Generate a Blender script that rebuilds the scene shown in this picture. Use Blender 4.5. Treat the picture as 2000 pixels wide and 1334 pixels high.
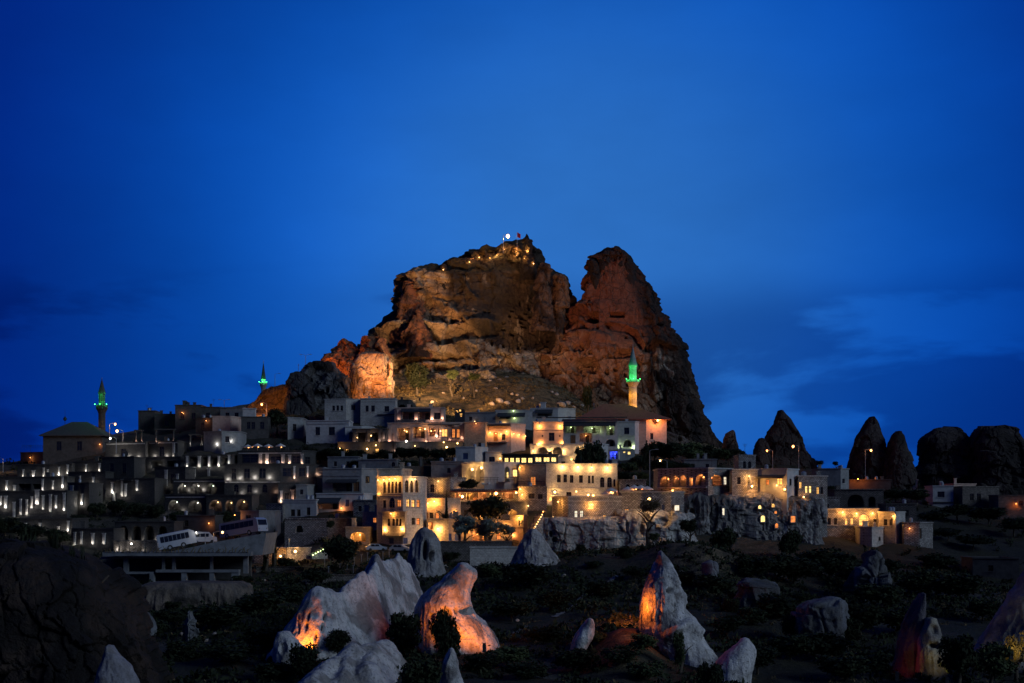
import bpy, math, random
import numpy as np
from mathutils import Vector

random.seed(7)
RS = np.random.RandomState(11)
SC = bpy.context.scene
COL = SC.collection
for o in list(bpy.data.objects):
    bpy.data.objects.remove(o)

# ------------------------------------------------------------------ camera
K = 0.00036            # metres per photo pixel and metre of distance (50 mm lens, 36 mm sensor, 2000 px)
HOR = 1000.0           # photo row of the horizon
CZ = 60.0              # camera height
cam_data = bpy.data.cameras.new('camera')
cam_data.lens = 50.0
cam_data.sensor_width = 36.0
cam_data.sensor_fit = 'HORIZONTAL'
cam_data.shift_y = (HOR - 667.0) / 2000.0
cam_data.clip_start = 0.5
cam_data.clip_end = 40000.0
cam = bpy.data.objects.new('camera', cam_data)
cam.location = (0, 0, CZ)
cam.rotation_euler = (math.radians(90), 0, 0)
COL.objects.link(cam)
SC.camera = cam

# ------------------------------------------------------------------ sky and light
SUN_AZ = math.radians(122)      # compass angle of the last glow, measured from +Y towards +X
SUN_EL = math.radians(24)
world = bpy.data.worlds.new('World')
SC.world = world
world.use_nodes = True
wn = world.node_tree
wn.nodes.clear()


def N(tree, typ, **kw):
    n = tree.nodes.new(typ)
    for k, v in kw.items():
        if k.startswith('i_'):
            key = k[2:]
            n.inputs[int(key) if key.isdigit() else key.replace('_', ' ')].default_value = v
        else:
            setattr(n, k, v)
    return n


def ramp(tree, stops, interp='LINEAR'):
    r = tree.nodes.new('ShaderNodeValToRGB')
    r.color_ramp.interpolation = interp
    e = r.color_ramp.elements
    e[0].position = stops[0][0]
    e[0].color = (*stops[0][1], 1)
    e[1].position = stops[-1][0]
    e[1].color = (*stops[-1][1], 1)
    for p, c in stops[1:-1]:
        q = e.new(p)
        q.color = (*c, 1)
    return r


def make_sky():
    t = wn
    L = t.links.new
    out = N(t, 'ShaderNodeOutputWorld')
    bg = N(t, 'ShaderNodeBackground')
    L(bg.outputs[0], out.inputs[0])
    sky = N(t, 'ShaderNodeTexSky')
    sky.sky_type = 'NISHITA'
    sky.sun_disc = False
    sky.sun_elevation = math.radians(3.0)
    sky.sun_rotation = SUN_AZ
    sky.altitude = 1300
    sky.air_density = 1.0
    sky.dust_density = 0.3
    sky.ozone_density = 6.0
    # twilight: keep the luminance of the sky dome, push it to the blue of the hour after sunset
    bw = N(t, 'ShaderNodeRGBToBW')
    L(sky.outputs[0], bw.inputs[0])
    geo = N(t, 'ShaderNodeTexCoord')
    sep = N(t, 'ShaderNodeSeparateXYZ')
    L(geo.outputs['Generated'], sep.inputs[0])
    # the afterglow: palest round one direction above the town, fading to navy all round
    nv = N(t, 'ShaderNodeVectorMath', operation='NORMALIZE')
    L(geo.outputs['Generated'], nv.inputs[0])
    dt = N(t, 'ShaderNodeVectorMath', operation='DOT_PRODUCT')
    L(nv.outputs[0], dt.inputs[0])
    dt.inputs[1].default_value = Vector((0.05, 1.0, 0.17)).normalized()
    om = N(t, 'ShaderNodeMath', operation='MULTIPLY_ADD', i_1=-0.5, i_2=0.5)
    L(dt.outputs['Value'], om.inputs[0])
    sq = N(t, 'ShaderNodeMath', operation='SQRT')
    L(om.outputs[0], sq.inputs[0])
    el = ramp(t, [(0.0, (0.026, 0.158, 0.535)), (0.035, (0.025, 0.156, 0.53)), (0.07, (0.015, 0.130, 0.52)), (0.10, (0.005, 0.095, 0.48)), (0.13, (0.002, 0.064, 0.39)), (0.16, (0.001, 0.040, 0.29)),
                  (0.20, (0.0003, 0.018, 0.215)), (0.26, (0.0003, 0.013, 0.17)), (0.40, (0.0004, 0.011, 0.11)), (1.0, (0.0004, 0.010, 0.08))], 'B_SPLINE')
    L(sq.outputs[0], el.inputs[0])
    m1 = N(t, 'ShaderNodeMix', data_type='RGBA', blend_type='MULTIPLY')
    m1.inputs[0].default_value = 1.0
    L(el.outputs[0], m1.inputs[6])
    m1.inputs[7].default_value = (1, 1, 1, 1)
    # darker cloud banks low over the horizon, faint lighter streaks higher up
    mp = N(t, 'ShaderNodeMapping')
    mp.inputs['Scale'].default_value = (2.2, 2.2, 7.5)
    L(geo.outputs['Generated'], mp.inputs[0])
    nz = N(t, 'ShaderNodeTexNoise', i_Scale=1.9, i_Detail=9.0, i_Roughness=0.52, i_Distortion=0.25)
    L(mp.outputs[0], nz.inputs['Vector'])
    low = N(t, 'ShaderNodeMapRange', interpolation_type='SMOOTHSTEP')
    low.inputs[1].default_value = 0.175
    low.inputs[2].default_value = 0.125
    L(sep.outputs[2], low.inputs[0])
    cm = N(t, 'ShaderNodeMapRange', interpolation_type='SMOOTHSTEP')
    cm.inputs[1].default_value = 0.46
    cm.inputs[2].default_value = 0.54
    L(nz.outputs[0], cm.inputs[0])
    cl = N(t, 'ShaderNodeMath', operation='MULTIPLY')
    L(low.outputs[0], cl.inputs[0])
    L(cm.outputs[0], cl.inputs[1])
    cl2 = N(t, 'ShaderNodeMath', operation='MULTIPLY', i_1=0.74)
    L(cl.outputs[0], cl2.inputs[0])
    m2 = N(t, 'ShaderNodeMix', data_type='RGBA', blend_type='MULTIPLY')
    L(cl2.outputs[0], m2.inputs[0])
    L(m1.outputs[2], m2.inputs[6])
    m2.inputs[7].default_value = (0.30, 0.42, 0.56, 1)
    # streaks
    mp2 = N(t, 'ShaderNodeMapping')
    mp2.inputs['Scale'].default_value = (1.6, 1.6, 3.4)
    mp2.inputs['Rotation'].default_value = (0, 0.25, 0)
    L(geo.outputs['Generated'], mp2.inputs[0])
    nz2 = N(t, 'ShaderNodeTexNoise', i_Scale=2.1, i_Detail=6.0, i_Roughness=0.55)
    L(mp2.outputs[0], nz2.inputs['Vector'])
    st = N(t, 'ShaderNodeMapRange')
    st.inputs[1].default_value = 0.30
    st.inputs[2].default_value = 0.72
    st.inputs[3].default_value = 0.86
    st.inputs[4].default_value = 1.14
    L(nz2.outputs[0], st.inputs[0])
    m3 = N(t, 'ShaderNodeMix', data_type='RGBA', blend_type='MULTIPLY')
    m3.inputs[0].default_value = 1.0
    L(m2.outputs[2], m3.inputs[6])
    L(st.outputs[0], m3.inputs[7])
    # the physical sky modulates it gently
    k = N(t, 'ShaderNodeMath', operation='MULTIPLY', i_1=0.02)
    L(bw.outputs[0], k.inputs[0])
    k2 = N(t, 'ShaderNodeMath', operation='ADD', i_1=0.98)
    L(k.outputs[0], k2.inputs[0])
    k2.use_clamp = False
    m4 = N(t, 'ShaderNodeMix', data_type='RGBA', blend_type='MULTIPLY')
    m4.inputs[0].default_value = 1.0
    L(m3.outputs[2], m4.inputs[6])
    L(k2.outputs[0], m4.inputs[7])
    L(m4.outputs[2], bg.inputs[0])
    bg.inputs[1].default_value = 1.0


make_sky()

sun_d = bpy.data.lights.new('twilight_glow', 'SUN')
sun_d.energy = 1.0
sun_d.angle = math.radians(25)
sun_d.color = (0.60, 0.78, 1.0)
sun = bpy.data.objects.new('twilight_glow', sun_d)
_d = Vector((math.sin(SUN_AZ) * math.cos(SUN_EL), math.cos(SUN_AZ) * math.cos(SUN_EL), math.sin(SUN_EL)))
sun.rotation_euler = _d.to_track_quat('Z', 'Y').to_euler()
COL.objects.link(sun)

vs = SC.view_settings
vs.view_transform = 'Standard'
vs.look = 'None'
vs.exposure = 0.0
vs.gamma = 1.0
SC.render.engine = 'CYCLES'
cy = SC.cycles
cy.use_denoising = True
try:
    cy.denoiser = 'OPENIMAGEDENOISE'
except Exception:
    pass
cy.max_bounces = 4
cy.diffuse_bounces = 2
cy.glossy_bounces = 2
cy.transmission_bounces = 3
cy.transparent_max_bounces = 6
cy.sample_clamp_indirect = 4.0
cy.use_light_tree = True
cy.caustics_reflective = False
cy.caustics_refractive = False

# ------------------------------------------------------------------ helpers: pixels <-> metres


def P(px, row, Y):
    """point at distance Y that the photograph shows at (px, row)"""
    return Vector(((px - 1000.0) * K * Y, Y, CZ + (HOR - row) * K * Y))


def hash3(ix, iy, iz, seed=0):
    h = (ix * 374761393 + iy * 668265263 + iz * 2147483647 + seed * 974634777) & 0xFFFFFFFF
    h = ((h ^ (h >> 13)) * 1274126177) & 0xFFFFFFFF
    h = ((h ^ (h >> 16)) * 2246822519) & 0xFFFFFFFF
    return ((h ^ (h >> 15)) & 0xFFFFFF).astype(np.float64) / float(0xFFFFFF)


def vnoise(p, seed=0):
    """value noise in -1..1 for points p (N,3)"""
    f = np.floor(p)
    i = f.astype(np.int64)
    t = p - f
    t = t * t * t * (t * (t * 6 - 15) + 10)
    r = 0
    for a in (0, 1):
        wx = t[:, 0] if a else 1 - t[:, 0]
        for b in (0, 1):
            wy = t[:, 1] if b else 1 - t[:, 1]
            for c in (0, 1):
                wz = t[:, 2] if c else 1 - t[:, 2]
                r = r + wx * wy * wz * hash3(i[:, 0] + a, i[:, 1] + b, i[:, 2] + c, seed)
    return r * 2 - 1


def fbm(p, octv=4, seed=0, gain=0.5, lac=2.07):
    r = 0
    a = 1.0
    s = 0.0
    for k in range(octv):
        r = r + a * vnoise(p + 17.3 * k, seed + k)
        s += a
        a *= gain
        p = p * lac
    return r / s


def ridged(p, octv=4, seed=0, gain=0.5):
    r = 0
    a = 1.0
    s = 0.0
    for k in range(octv):
        r = r + a * (1 - np.abs(vnoise(p + 9.1 * k, seed + k)) * 2)
        s += a
        a *= gain
        p = p * 2.11
    return r / s


def worley(p, seed=0):
    """distance to nearest and second nearest feature point"""
    f = np.floor(p)
    i = f.astype(np.int64)
    d1 = np.full(len(p), 9.0)
    d2 = np.full(len(p), 9.0)
    for a in (-1, 0, 1):
        for b in (-1, 0, 1):
            for c in (-1, 0, 1):
                x, y, z = i[:, 0] + a, i[:, 1] + b, i[:, 2] + c
                q = np.stack([x + hash3(x, y, z, seed), y + hash3(x, y, z, seed + 1), z + hash3(x, y, z, seed + 2)], 1)
                d = np.sqrt(((q - p) ** 2).sum(1))
                n = d < d1
                d2 = np.where(n, d1, np.minimum(d2, d))
                d1 = np.where(n, d, d1)
    return d1, d2


def sstep(a, b, x):
    t = np.clip((x - a) / (b - a), 0, 1)
    return t * t * (3 - 2 * t)


def grid_mesh(name, V, nu, nv, closed_u, colors=None, cap=None, smooth=True):
    """V: (nv*nu,3) rows of nu points; returns mesh"""
    V = np.asarray(V, dtype=np.float32)
    iu = np.arange(nu if closed_u else nu - 1)
    iv = np.arange(nv - 1)
    U, W = np.meshgrid(iu, iv)
    U = U.ravel()
    W = W.ravel()
    U2 = (U + 1) % nu
    F = np.stack([W * nu + U, W * nu + U2, (W + 1) * nu + U2, (W + 1) * nu + U], 1)
    loops = F.ravel()
    starts = np.arange(len(F)) * 4
    tot = np.full(len(F), 4)
    if cap is not None:
        V = np.concatenate([V, np.asarray([cap], dtype=np.float32)])
        ci = len(V) - 1
        a = np.arange(nu)
        T = np.stack([np.full(nu, ci), (a + 1) % nu, a], 1)
        starts = np.concatenate([starts, len(loops) + np.arange(nu) * 3])
        loops = np.concatenate([loops, T.ravel()])
        tot = np.concatenate([tot, np.full(nu, 3)])
        if colors is not None:
            colors = np.concatenate([colors, colors[:1]])
    me = bpy.data.meshes.new(name)
    me.vertices.add(len(V))
    me.vertices.foreach_set('co', V.ravel())
    me.loops.add(len(loops))
    me.loops.foreach_set('vertex_index', loops.astype(np.int32))
    me.polygons.add(len(tot))
    me.polygons.foreach_set('loop_start', starts.astype(np.int32))
    me.polygons.foreach_set('loop_total', tot.astype(np.int32))
    me.polygons.foreach_set('use_smooth', np.full(len(tot), smooth))
    me.update(calc_edges=True)
    if colors is not None:
        at = me.color_attributes.new('Col', 'FLOAT_COLOR', 'POINT')
        c4 = np.ones((len(V), 4), dtype=np.float32)
        c4[:, :3] = colors
        at.data.foreach_set('color', c4.ravel())
    return me


def faces_mesh(name, V, F, smooth=False):
    me = bpy.data.meshes.new(name)
    me.from_pydata([tuple(v) for v in V], [], [tuple(f) for f in F])
    if smooth:
        me.polygons.foreach_set('use_smooth', [True] * len(me.polygons))
    me.update()
    return me


def quads_mesh(name, Q, smooth=False):
    """Q: (n,4,3) loose quads"""
    Q = np.asarray(Q, dtype=np.float32)
    n = len(Q)
    me = bpy.data.meshes.new(name)
    me.vertices.add(n * 4)
    me.vertices.foreach_set('co', Q.ravel())
    me.loops.add(n * 4)
    me.loops.foreach_set('vertex_index', np.arange(n * 4, dtype=np.int32))
    me.polygons.add(n)
    me.polygons.foreach_set('loop_start', (np.arange(n) * 4).astype(np.int32))
    me.polygons.foreach_set('loop_total', np.full(n, 4, dtype=np.int32))
    me.update(calc_edges=True)
    return me


def obj(name, me, mat=None, parent=None, loc=None):
    o = bpy.data.objects.new(name, me)
    if mat is not None and me is not None and not me.materials:
        me.materials.append(mat)
    COL.objects.link(o)
    if parent is not None:
        o.parent = parent
    if loc is not None:
        o.location = loc
    return o


def tag(o, label=None, cat=None, group=None, kind=None):
    if label:
        o['label'] = label
    if cat:
        o['category'] = cat
    if group:
        o['group'] = group
    if kind:
        o['kind'] = kind
    return o


def empty(name, loc, label=None, cat=None, group=None):
    o = bpy.data.objects.new(name, None)
    o.empty_display_size = 0.5
    o.location = loc
    COL.objects.link(o)
    return tag(o, label, cat, group)


class MB:
    """collects polygons in world metres, minus an origin"""

    def __init__(self, org=(0, 0, 0)):
        self.v = []
        self.f = []
        self.o = Vector(org)

    def poly(self, *pts):
        b = len(self.v)
        for p in pts:
            self.v.append(Vector(p) - self.o)
        self.f.append(tuple(range(b, b + len(pts))))

    def hexa(self, a):
        """8 corners: 0-3 bottom loop, 4-7 top loop"""
        b = len(self.v)
        for p in a:
            self.v.append(Vector(p) - self.o)
        for f in ((0, 3, 2, 1), (4, 5, 6, 7), (0, 1, 5, 4), (1, 2, 6, 5), (2, 3, 7, 6), (3, 0, 4, 7)):
            self.f.append(tuple(b + i for i in f))

    def box(self, c, ax, ay, hx, hy, z0, z1):
        """box around c=(x,y): half sizes hx along ax, hy along ay"""
        c = Vector((c[0], c[1], 0))
        ax = Vector((ax[0], ax[1], 0))
        ay = Vector((ay[0], ay[1], 0))
        q = [c - ax * hx - ay * hy, c + ax * hx - ay * hy, c + ax * hx + ay * hy, c - ax * hx + ay * hy]
        lo = Vector((0, 0, z0))
        hi = Vector((0, 0, z1))
        self.hexa([p + lo for p in q] + [p + hi for p in q])

    def tube(self, pts, r, n=6):
        pts = [Vector(p) for p in pts]
        rr = r if isinstance(r, (list, tuple)) else [r] * len(pts)
        rings = []
        for i, p in enumerate(pts):
            d = (pts[min(i + 1, len(pts) - 1)] - pts[max(i - 1, 0)]).normalized()
            a = d.cross(Vector((0.13, 0.97, 0.21))).normalized()
            b = d.cross(a)
            base = len(self.v)
            for k in range(n):
                t = 2 * math.pi * k / n
                self.v.append(p + (a * math.cos(t) + b * math.sin(t)) * rr[i] - self.o)
            rings.append(base)
        for i in range(len(rings) - 1):
            for k in range(n):
                k2 = (k + 1) % n
                self.f.append((rings[i] + k, rings[i] + k2, rings[i + 1] + k2, rings[i + 1] + k))
        self.f.append(tuple(rings[0] + k for k in reversed(range(n))))
        self.f.append(tuple(rings[-1] + k for k in range(n)))

    def lathe(self, c, prof, n=12, rot=0.0):
        """prof: (r,z) pairs from bottom to top round c"""
        c = Vector(c)
        rings = []
        for r, z in prof:
            base = len(self.v)
            for k in range(n):
                t = 2 * math.pi * k / n + rot
                self.v.append(c + Vector((math.cos(t) * r, math.sin(t) * r, z)) - self.o)
            rings.append(base)
        for i in range(len(rings) - 1):
            for k in range(n):
                k2 = (k + 1) % n
                self.f.append((rings[i] + k, rings[i] + k2, rings[i + 1] + k2, rings[i + 1] + k))
        self.f.append(tuple(rings[0] + k for k in reversed(range(n))))
        self.f.append(tuple(rings[-1] + k for k in range(n)))

    def build(self, name, mat, parent=None, smooth=False):
        return obj(name, faces_mesh(name, self.v, self.f, smooth), mat, parent)

# ------------------------------------------------------------------ materials
MATS = {}


def base_mat(name):
    m = bpy.data.materials.new(name)
    m.use_nodes = True
    t = m.node_tree
    t.nodes.clear()
    out = N(t, 'ShaderNodeOutputMaterial')
    b = N(t, 'ShaderNodeBsdfPrincipled')
    t.links.new(b.outputs[0], out.inputs[0])
    b.inputs['Specular IOR Level'].default_value = 0.25
    MATS[name] = m
    return m, t, b


def mix_rgb(t, fac, a, b, blend='MIX'):
    m = N(t, 'ShaderNodeMix', data_type='RGBA', blend_type=blend)
    for i, s in ((0, fac), (6, a), (7, b)):
        if hasattr(s, 'links') or hasattr(s, 'is_linked'):
            t.links.new(s, m.inputs[i])
        elif isinstance(s, (int, float)):
            m.inputs[i].default_value = s
        else:
            m.inputs[i].default_value = (*s, 1)
    return m.outputs[2]


def noise_fac(t, vec, scale, lo, hi, detail=5.0, rough=0.55, dist=0.0):
    n = N(t, 'ShaderNodeTexNoise', i_Scale=scale, i_Detail=detail, i_Roughness=rough, i_Distortion=dist)
    t.links.new(vec, n.inputs['Vector'])
    r = N(t, 'ShaderNodeMapRange')
    r.inputs[1].default_value = lo
    r.inputs[2].default_value = hi
    t.links.new(n.outputs[0], r.inputs[0])
    return r.outputs[0], n.outputs[0]


def world_pos(t):
    return N(t, 'ShaderNodeNewGeometry').outputs['Position']


def bump(t, b, height, strength, dist):
    n = N(t, 'ShaderNodeBump')
    n.inputs['Strength'].default_value = strength
    n.inputs['Distance'].default_value = dist
    t.links.new(height, n.inputs['Height'])
    t.links.new(n.outputs[0], b.inputs['Normal'])


def rock_mat(name, tint=(1, 1, 1), dark=(0.045, 0.038, 0.034), fine=0.55, spots=0.5, rel=0.9, streak=0.0, cracks=0.22, crackd=0.75, crackw=0.9, sscale=1.7):
    """tuff: colour attribute x noise, dark lichen patches, pitted relief"""
    m, t, b = base_mat(name)
    L = t.links.new
    at = N(t, 'ShaderNodeVertexColor')
    at.layer_name = 'Col'
    pos = world_pos(t)
    f1, h1 = noise_fac(t, pos, 0.55, 0.25, 0.75, 8, 0.62)
    v = N(t, 'ShaderNodeMapRange')
    v.inputs[3].default_value = 0.62
    v.inputs[4].default_value = 1.30
    L(f1, v.inputs[0])
    c = mix_rgb(t, 1.0, at.outputs[0], v.outputs[0], 'MULTIPLY')
    c = mix_rgb(t, 1.0, c, tint, 'MULTIPLY')
    f2, h2 = noise_fac(t, pos, sscale, 0.55, 0.66, 6, 0.66)
    s = N(t, 'ShaderNodeMath', operation='MULTIPLY', i_1=spots)
    L(f2, s.inputs[0])
    c = mix_rgb(t, s.outputs[0], c, dark)
    if streak > 0:
        mp = N(t, 'ShaderNodeMapping')
        mp.inputs['Scale'].default_value = (1.0, 1.0, 0.09)
        L(pos, mp.inputs[0])
        f3, h3 = noise_fac(t, mp.outputs[0], 0.9, 0.5, 0.68, 5, 0.6)
        s3 = N(t, 'ShaderNodeMath', operation='MULTIPLY', i_1=streak)
        L(f3, s3.inputs[0])
        c = mix_rgb(t, s3.outputs[0], c, dark)
    # fractures
    wn_ = N(t, 'ShaderNodeTexNoise', i_Scale=0.6, i_Detail=4.0)
    L(pos, wn_.inputs['Vector'])
    wv = mix_rgb(t, crackw, pos, wn_.outputs['Color'], 'LINEAR_LIGHT')
    vo = N(t, 'ShaderNodeTexVoronoi', feature='DISTANCE_TO_EDGE', i_Scale=cracks)
    L(wv, vo.inputs['Vector'])
    cr = N(t, 'ShaderNodeMapRange')
    cr.inputs[1].default_value = 0.0
    cr.inputs[2].default_value = 0.045
    cr.inputs[3].default_value = crackd
    cr.inputs[4].default_value = 0.0
    L(vo.outputs['Distance'], cr.inputs[0])
    c = mix_rgb(t, cr.outputs[0], c, dark)
    L(c, b.inputs['Base Color'])
    b.inputs['Roughness'].default_value = 0.95
    n3 = N(t, 'ShaderNodeTexNoise', i_Scale=2.6, i_Detail=8.0, i_Roughness=0.66)
    L(pos, n3.inputs['Vector'])
    ad = N(t, 'ShaderNodeMath', operation='ADD')
    L(n3.outputs[0], ad.inputs[0])
    L(h1, ad.inputs[1])
    bump(t, b, ad.outputs[0], fine, rel)
    return m


def masonry(name, col, col2, mortar, bw=0.62, bh=0.30, rough_stone=0.0, stain=0.35, dark=(0.05, 0.045, 0.04)):
    """cut or rubble stone courses"""
    m, t, b = base_mat(name)
    L = t.links.new
    pos = world_pos(t)
    sep = N(t, 'ShaderNodeSeparateXYZ')
    L(pos, sep.inputs[0])
    u = N(t, 'ShaderNodeMath', operation='MULTIPLY_ADD', i_1=0.83)
    L(sep.outputs[1], u.inputs[0])
    L(sep.outputs[0], u.inputs[2])
    cb = N(t, 'ShaderNodeCombineXYZ')
    L(u.outputs[0], cb.inputs[0])
    L(sep.outputs[2], cb.inputs[1])
    vec = cb.outputs[0]
    if rough_stone > 0:
        n = N(t, 'ShaderNodeTexNoise', i_Scale=1.3, i_Detail=3.0)
        L(pos, n.inputs['Vector'])
        vec = mix_rgb(t, rough_stone, vec, n.outputs['Color'], 'LINEAR_LIGHT')
    br = N(t, 'ShaderNodeTexBrick', i_Scale=1.0)
    br.inputs['Color1'].default_value = (*col, 1)
    br.inputs['Color2'].default_value = (*col2, 1)
    br.inputs['Mortar'].default_value = (*mortar, 1)
    br.inputs['Mortar Size'].default_value = 0.025 if rough_stone == 0 else 0.05
    br.inputs['Mortar Smooth'].default_value = 0.3
    br.inputs['Brick Width'].default_value = bw
    br.inputs['Row Height'].default_value = bh
    L(vec, br.inputs['Vector'])
    f1, h1 = noise_fac(t, pos, 0.5, 0.45, 0.75, 6, 0.62)
    s = N(t, 'ShaderNodeMath', operation='MULTIPLY', i_1=stain)
    L(f1, s.inputs[0])
    c = mix_rgb(t, s.outputs[0], br.outputs[0], dark)
    f2, h2 = noise_fac(t, pos, 3.1, 0.3, 0.7, 4, 0.6)
    v = N(t, 'ShaderNodeMapRange')
    v.inputs[3].default_value = 0.72
    v.inputs[4].default_value = 1.22
    L(f2, v.inputs[0])
    c = mix_rgb(t, 1.0, c, v.outputs[0], 'MULTIPLY')
    L(c, b.inputs['Base Color'])
    b.inputs['Roughness'].default_value = 0.92
    inv = N(t, 'ShaderNodeMath', operation='SUBTRACT', i_0=1.0)
    L(br.outputs['Fac'], inv.inputs[1])
    ad = N(t, 'ShaderNodeMath', operation='ADD')
    L(inv.outputs[0], ad.inputs[0])
    L(h2, ad.inputs[1])
    bump(t, b, ad.outputs[0], 0.6, 0.06 if rough_stone == 0 else 0.12)
    return m


def plain(name, col, rough=0.85, var=0.25, scale=2.0, metal=0.0, spec=0.25, rel=0.02, stain=0.0):
    m, t, b = base_mat(name)
    pos = world_pos(t)
    f, h = noise_fac(t, pos, scale, 0.3, 0.7, 6, 0.6)
    v = N(t, 'ShaderNodeMapRange')
    v.inputs[3].default_value = 1 - var
    v.inputs[4].default_value = 1 + var
    t.links.new(f, v.inputs[0])
    c = mix_rgb(t, 1.0, col, v.outputs[0], 'MULTIPLY')
    if stain > 0:
        f2, h2 = noise_fac(t, pos, 0.6, 0.5, 0.72, 6, 0.65)
        s = N(t, 'ShaderNodeMath', operation='MULTIPLY', i_1=stain)
        t.links.new(f2, s.inputs[0])
        c = mix_rgb(t, s.outputs[0], c, tuple(x * 0.25 for x in col))
    t.links.new(c, b.inputs['Base Color'])
    b.inputs['Roughness'].default_value = rough
    b.inputs['Metallic'].default_value = metal
    b.inputs['Specular IOR Level'].default_value = spec
    if rel > 0:
        bump(t, b, h, 0.5, rel)
    return m


def glow(name, col, strength, var=0.0, scale=1.5):
    m, t, b = base_mat(name)
    b.inputs['Base Color'].default_value = (*[min(1, c * 0.6) for c in col], 1)
    b.inputs['Emission Color'].default_value = (*col, 1)
    b.inputs['Emission Strength'].default_value = strength
    if var > 0:
        pos = world_pos(t)
        f, h = noise_fac(t, pos, scale, 0.3, 0.7, 3, 0.6)
        v = N(t, 'ShaderNodeMapRange')
        v.inputs[3].default_value = strength * (1 - var)
        v.inputs[4].default_value = strength * (1 + var)
        t.links.new(f, v.inputs[0])
        t.links.new(v.outputs[0], b.inputs['Emission Strength'])
    return m


def leaf_mat(name, c1, c2):
    m, t, b = base_mat(name)
    oi = N(t, 'ShaderNodeObjectInfo')
    pos = world_pos(t)
    f, h = noise_fac(t, pos, 1.1, 0.3, 0.7, 3, 0.6)
    c = mix_rgb(t, f, c1, c2)
    v = N(t, 'ShaderNodeMapRange')
    v.inputs[3].default_value = 0.7
    v.inputs[4].default_value = 1.3
    t.links.new(oi.outputs['Random'], v.inputs[0])
    c = mix_rgb(t, 1.0, c, v.outputs[0], 'MULTIPLY')
    t.links.new(c, b.inputs['Base Color'])
    b.inputs['Roughness'].default_value = 0.8
    b.inputs['Specular IOR Level'].default_value = 0.15
    return m


def ground_mat():
    m, t, b = base_mat('dry_ground')
    L = t.links.new
    at = N(t, 'ShaderNodeVertexColor')
    at.layer_name = 'Col'
    pos = world_pos(t)
    f1, h1 = noise_fac(t, pos, 0.35, 0.42, 0.62, 8, 0.65)
    f2, h2 = noise_fac(t, pos, 1.9, 0.40, 0.66, 7, 0.66)
    c = mix_rgb(t, f1, at.outputs[0], (0.030, 0.030, 0.018))
    v = N(t, 'ShaderNodeMapRange')
    v.inputs[3].default_value = 0.55
    v.inputs[4].default_value = 1.35
    L(f2, v.inputs[0])
    c = mix_rgb(t, 1.0, c, v.outputs[0], 'MULTIPLY')
    L(c, b.inputs['Base Color'])
    b.inputs['Roughness'].default_value = 1.0
    bump(t, b, h2, 0.8, 0.5)
    return m


rock_mat('castle_tuff', dark=(0.040, 0.030, 0.026), fine=1.0, spots=0.40, rel=1.4, streak=0.35)
rock_mat('cone_tuff', dark=(0.11, 0.10, 0.09), fine=0.8, spots=0.75, rel=0.45, streak=0.45, cracks=0.33, crackd=0.35, sscale=3.4)
rock_mat('dark_tuff', dark=(0.02, 0.018, 0.016), fine=0.8, spots=0.7, rel=0.8, streak=0.5)
ground_mat()
masonry('ashlar_pale', (0.50, 0.47, 0.42), (0.40, 0.375, 0.34), (0.26, 0.24, 0.22), 0.62, 0.30)
masonry('ashlar_warm', (0.48, 0.39, 0.29), (0.38, 0.30, 0.22), (0.24, 0.19, 0.14), 0.62, 0.30)
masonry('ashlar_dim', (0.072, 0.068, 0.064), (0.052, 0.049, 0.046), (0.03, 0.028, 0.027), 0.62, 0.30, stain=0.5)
masonry('rubble', (0.50, 0.46, 0.42), (0.24, 0.215, 0.195), (0.08, 0.072, 0.066), 0.46, 0.26, rough_stone=0.07, stain=0.5)
masonry('rubble_dark', (0.23, 0.20, 0.18), (0.12, 0.105, 0.095), (0.05, 0.045, 0.04), 0.46, 0.26, rough_stone=0.07, stain=0.6)
masonry('brick_buff', (0.42, 0.29, 0.19), (0.35, 0.23, 0.15), (0.23, 0.17, 0.12), 0.45, 0.22, stain=0.25)
plain('plaster_white', (0.42, 0.41, 0.395), 0.9, 0.16, 1.4, stain=0.35)
plain('plaster_grey', (0.22, 0.22, 0.215), 0.9, 0.2, 1.4, stain=0.45)
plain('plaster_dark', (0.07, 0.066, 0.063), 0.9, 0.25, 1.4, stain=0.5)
plain('plaster_pink', (0.48, 0.34, 0.27), 0.9, 0.16, 1.4, stain=0.3)
plain('concrete', (0.16, 0.165, 0.17), 0.9, 0.25, 1.0, stain=0.5)
plain('roof_dark', (0.055, 0.05, 0.05), 0.85, 0.3, 2.5)
plain('roof_red', (0.28, 0.085, 0.055), 0.85, 0.3, 2.5, stain=0.4)
plain('wood_dark', (0.045, 0.032, 0.024), 0.7, 0.3, 4.0)
plain('wood_brown', (0.20, 0.095, 0.045), 0.7, 0.3, 4.0)
plain('canvas_dark', (0.030, 0.032, 0.040), 0.9, 0.2, 3.0)
plain('canvas_pale', (0.55, 0.52, 0.47), 0.9, 0.15, 3.0)
plain('metal_dark', (0.05, 0.05, 0.055), 0.5, 0.2, 3.0, metal=0.6, rel=0)
plain('metal_grey', (0.30, 0.31, 0.33), 0.45, 0.15, 3.0, metal=0.5, rel=0)
plain('lead_grey', (0.20, 0.22, 0.24), 0.6, 0.2, 2.0, rel=0)
plain('bus_white', (0.30, 0.32, 0.36), 0.35, 0.05, 1.0, spec=0.5, rel=0)
plain('rubber', (0.02, 0.02, 0.02), 0.8, 0.2, 3.0, rel=0)
plain('flag_red', (0.42, 0.02, 0.025), 0.9, 0.1, 3.0, rel=0)
plain('shutter_blue', (0.05, 0.075, 0.17), 0.7, 0.2, 3.0)
plain('soil_dark', (0.05, 0.04, 0.03), 1.0, 0.3, 2.0)
plain('bark', (0.07, 0.055, 0.04), 0.95, 0.3, 6.0)
plain('glass_dark', (0.012, 0.014, 0.02), 0.12, 0.2, 1.0, spec=0.6, rel=0)
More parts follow.
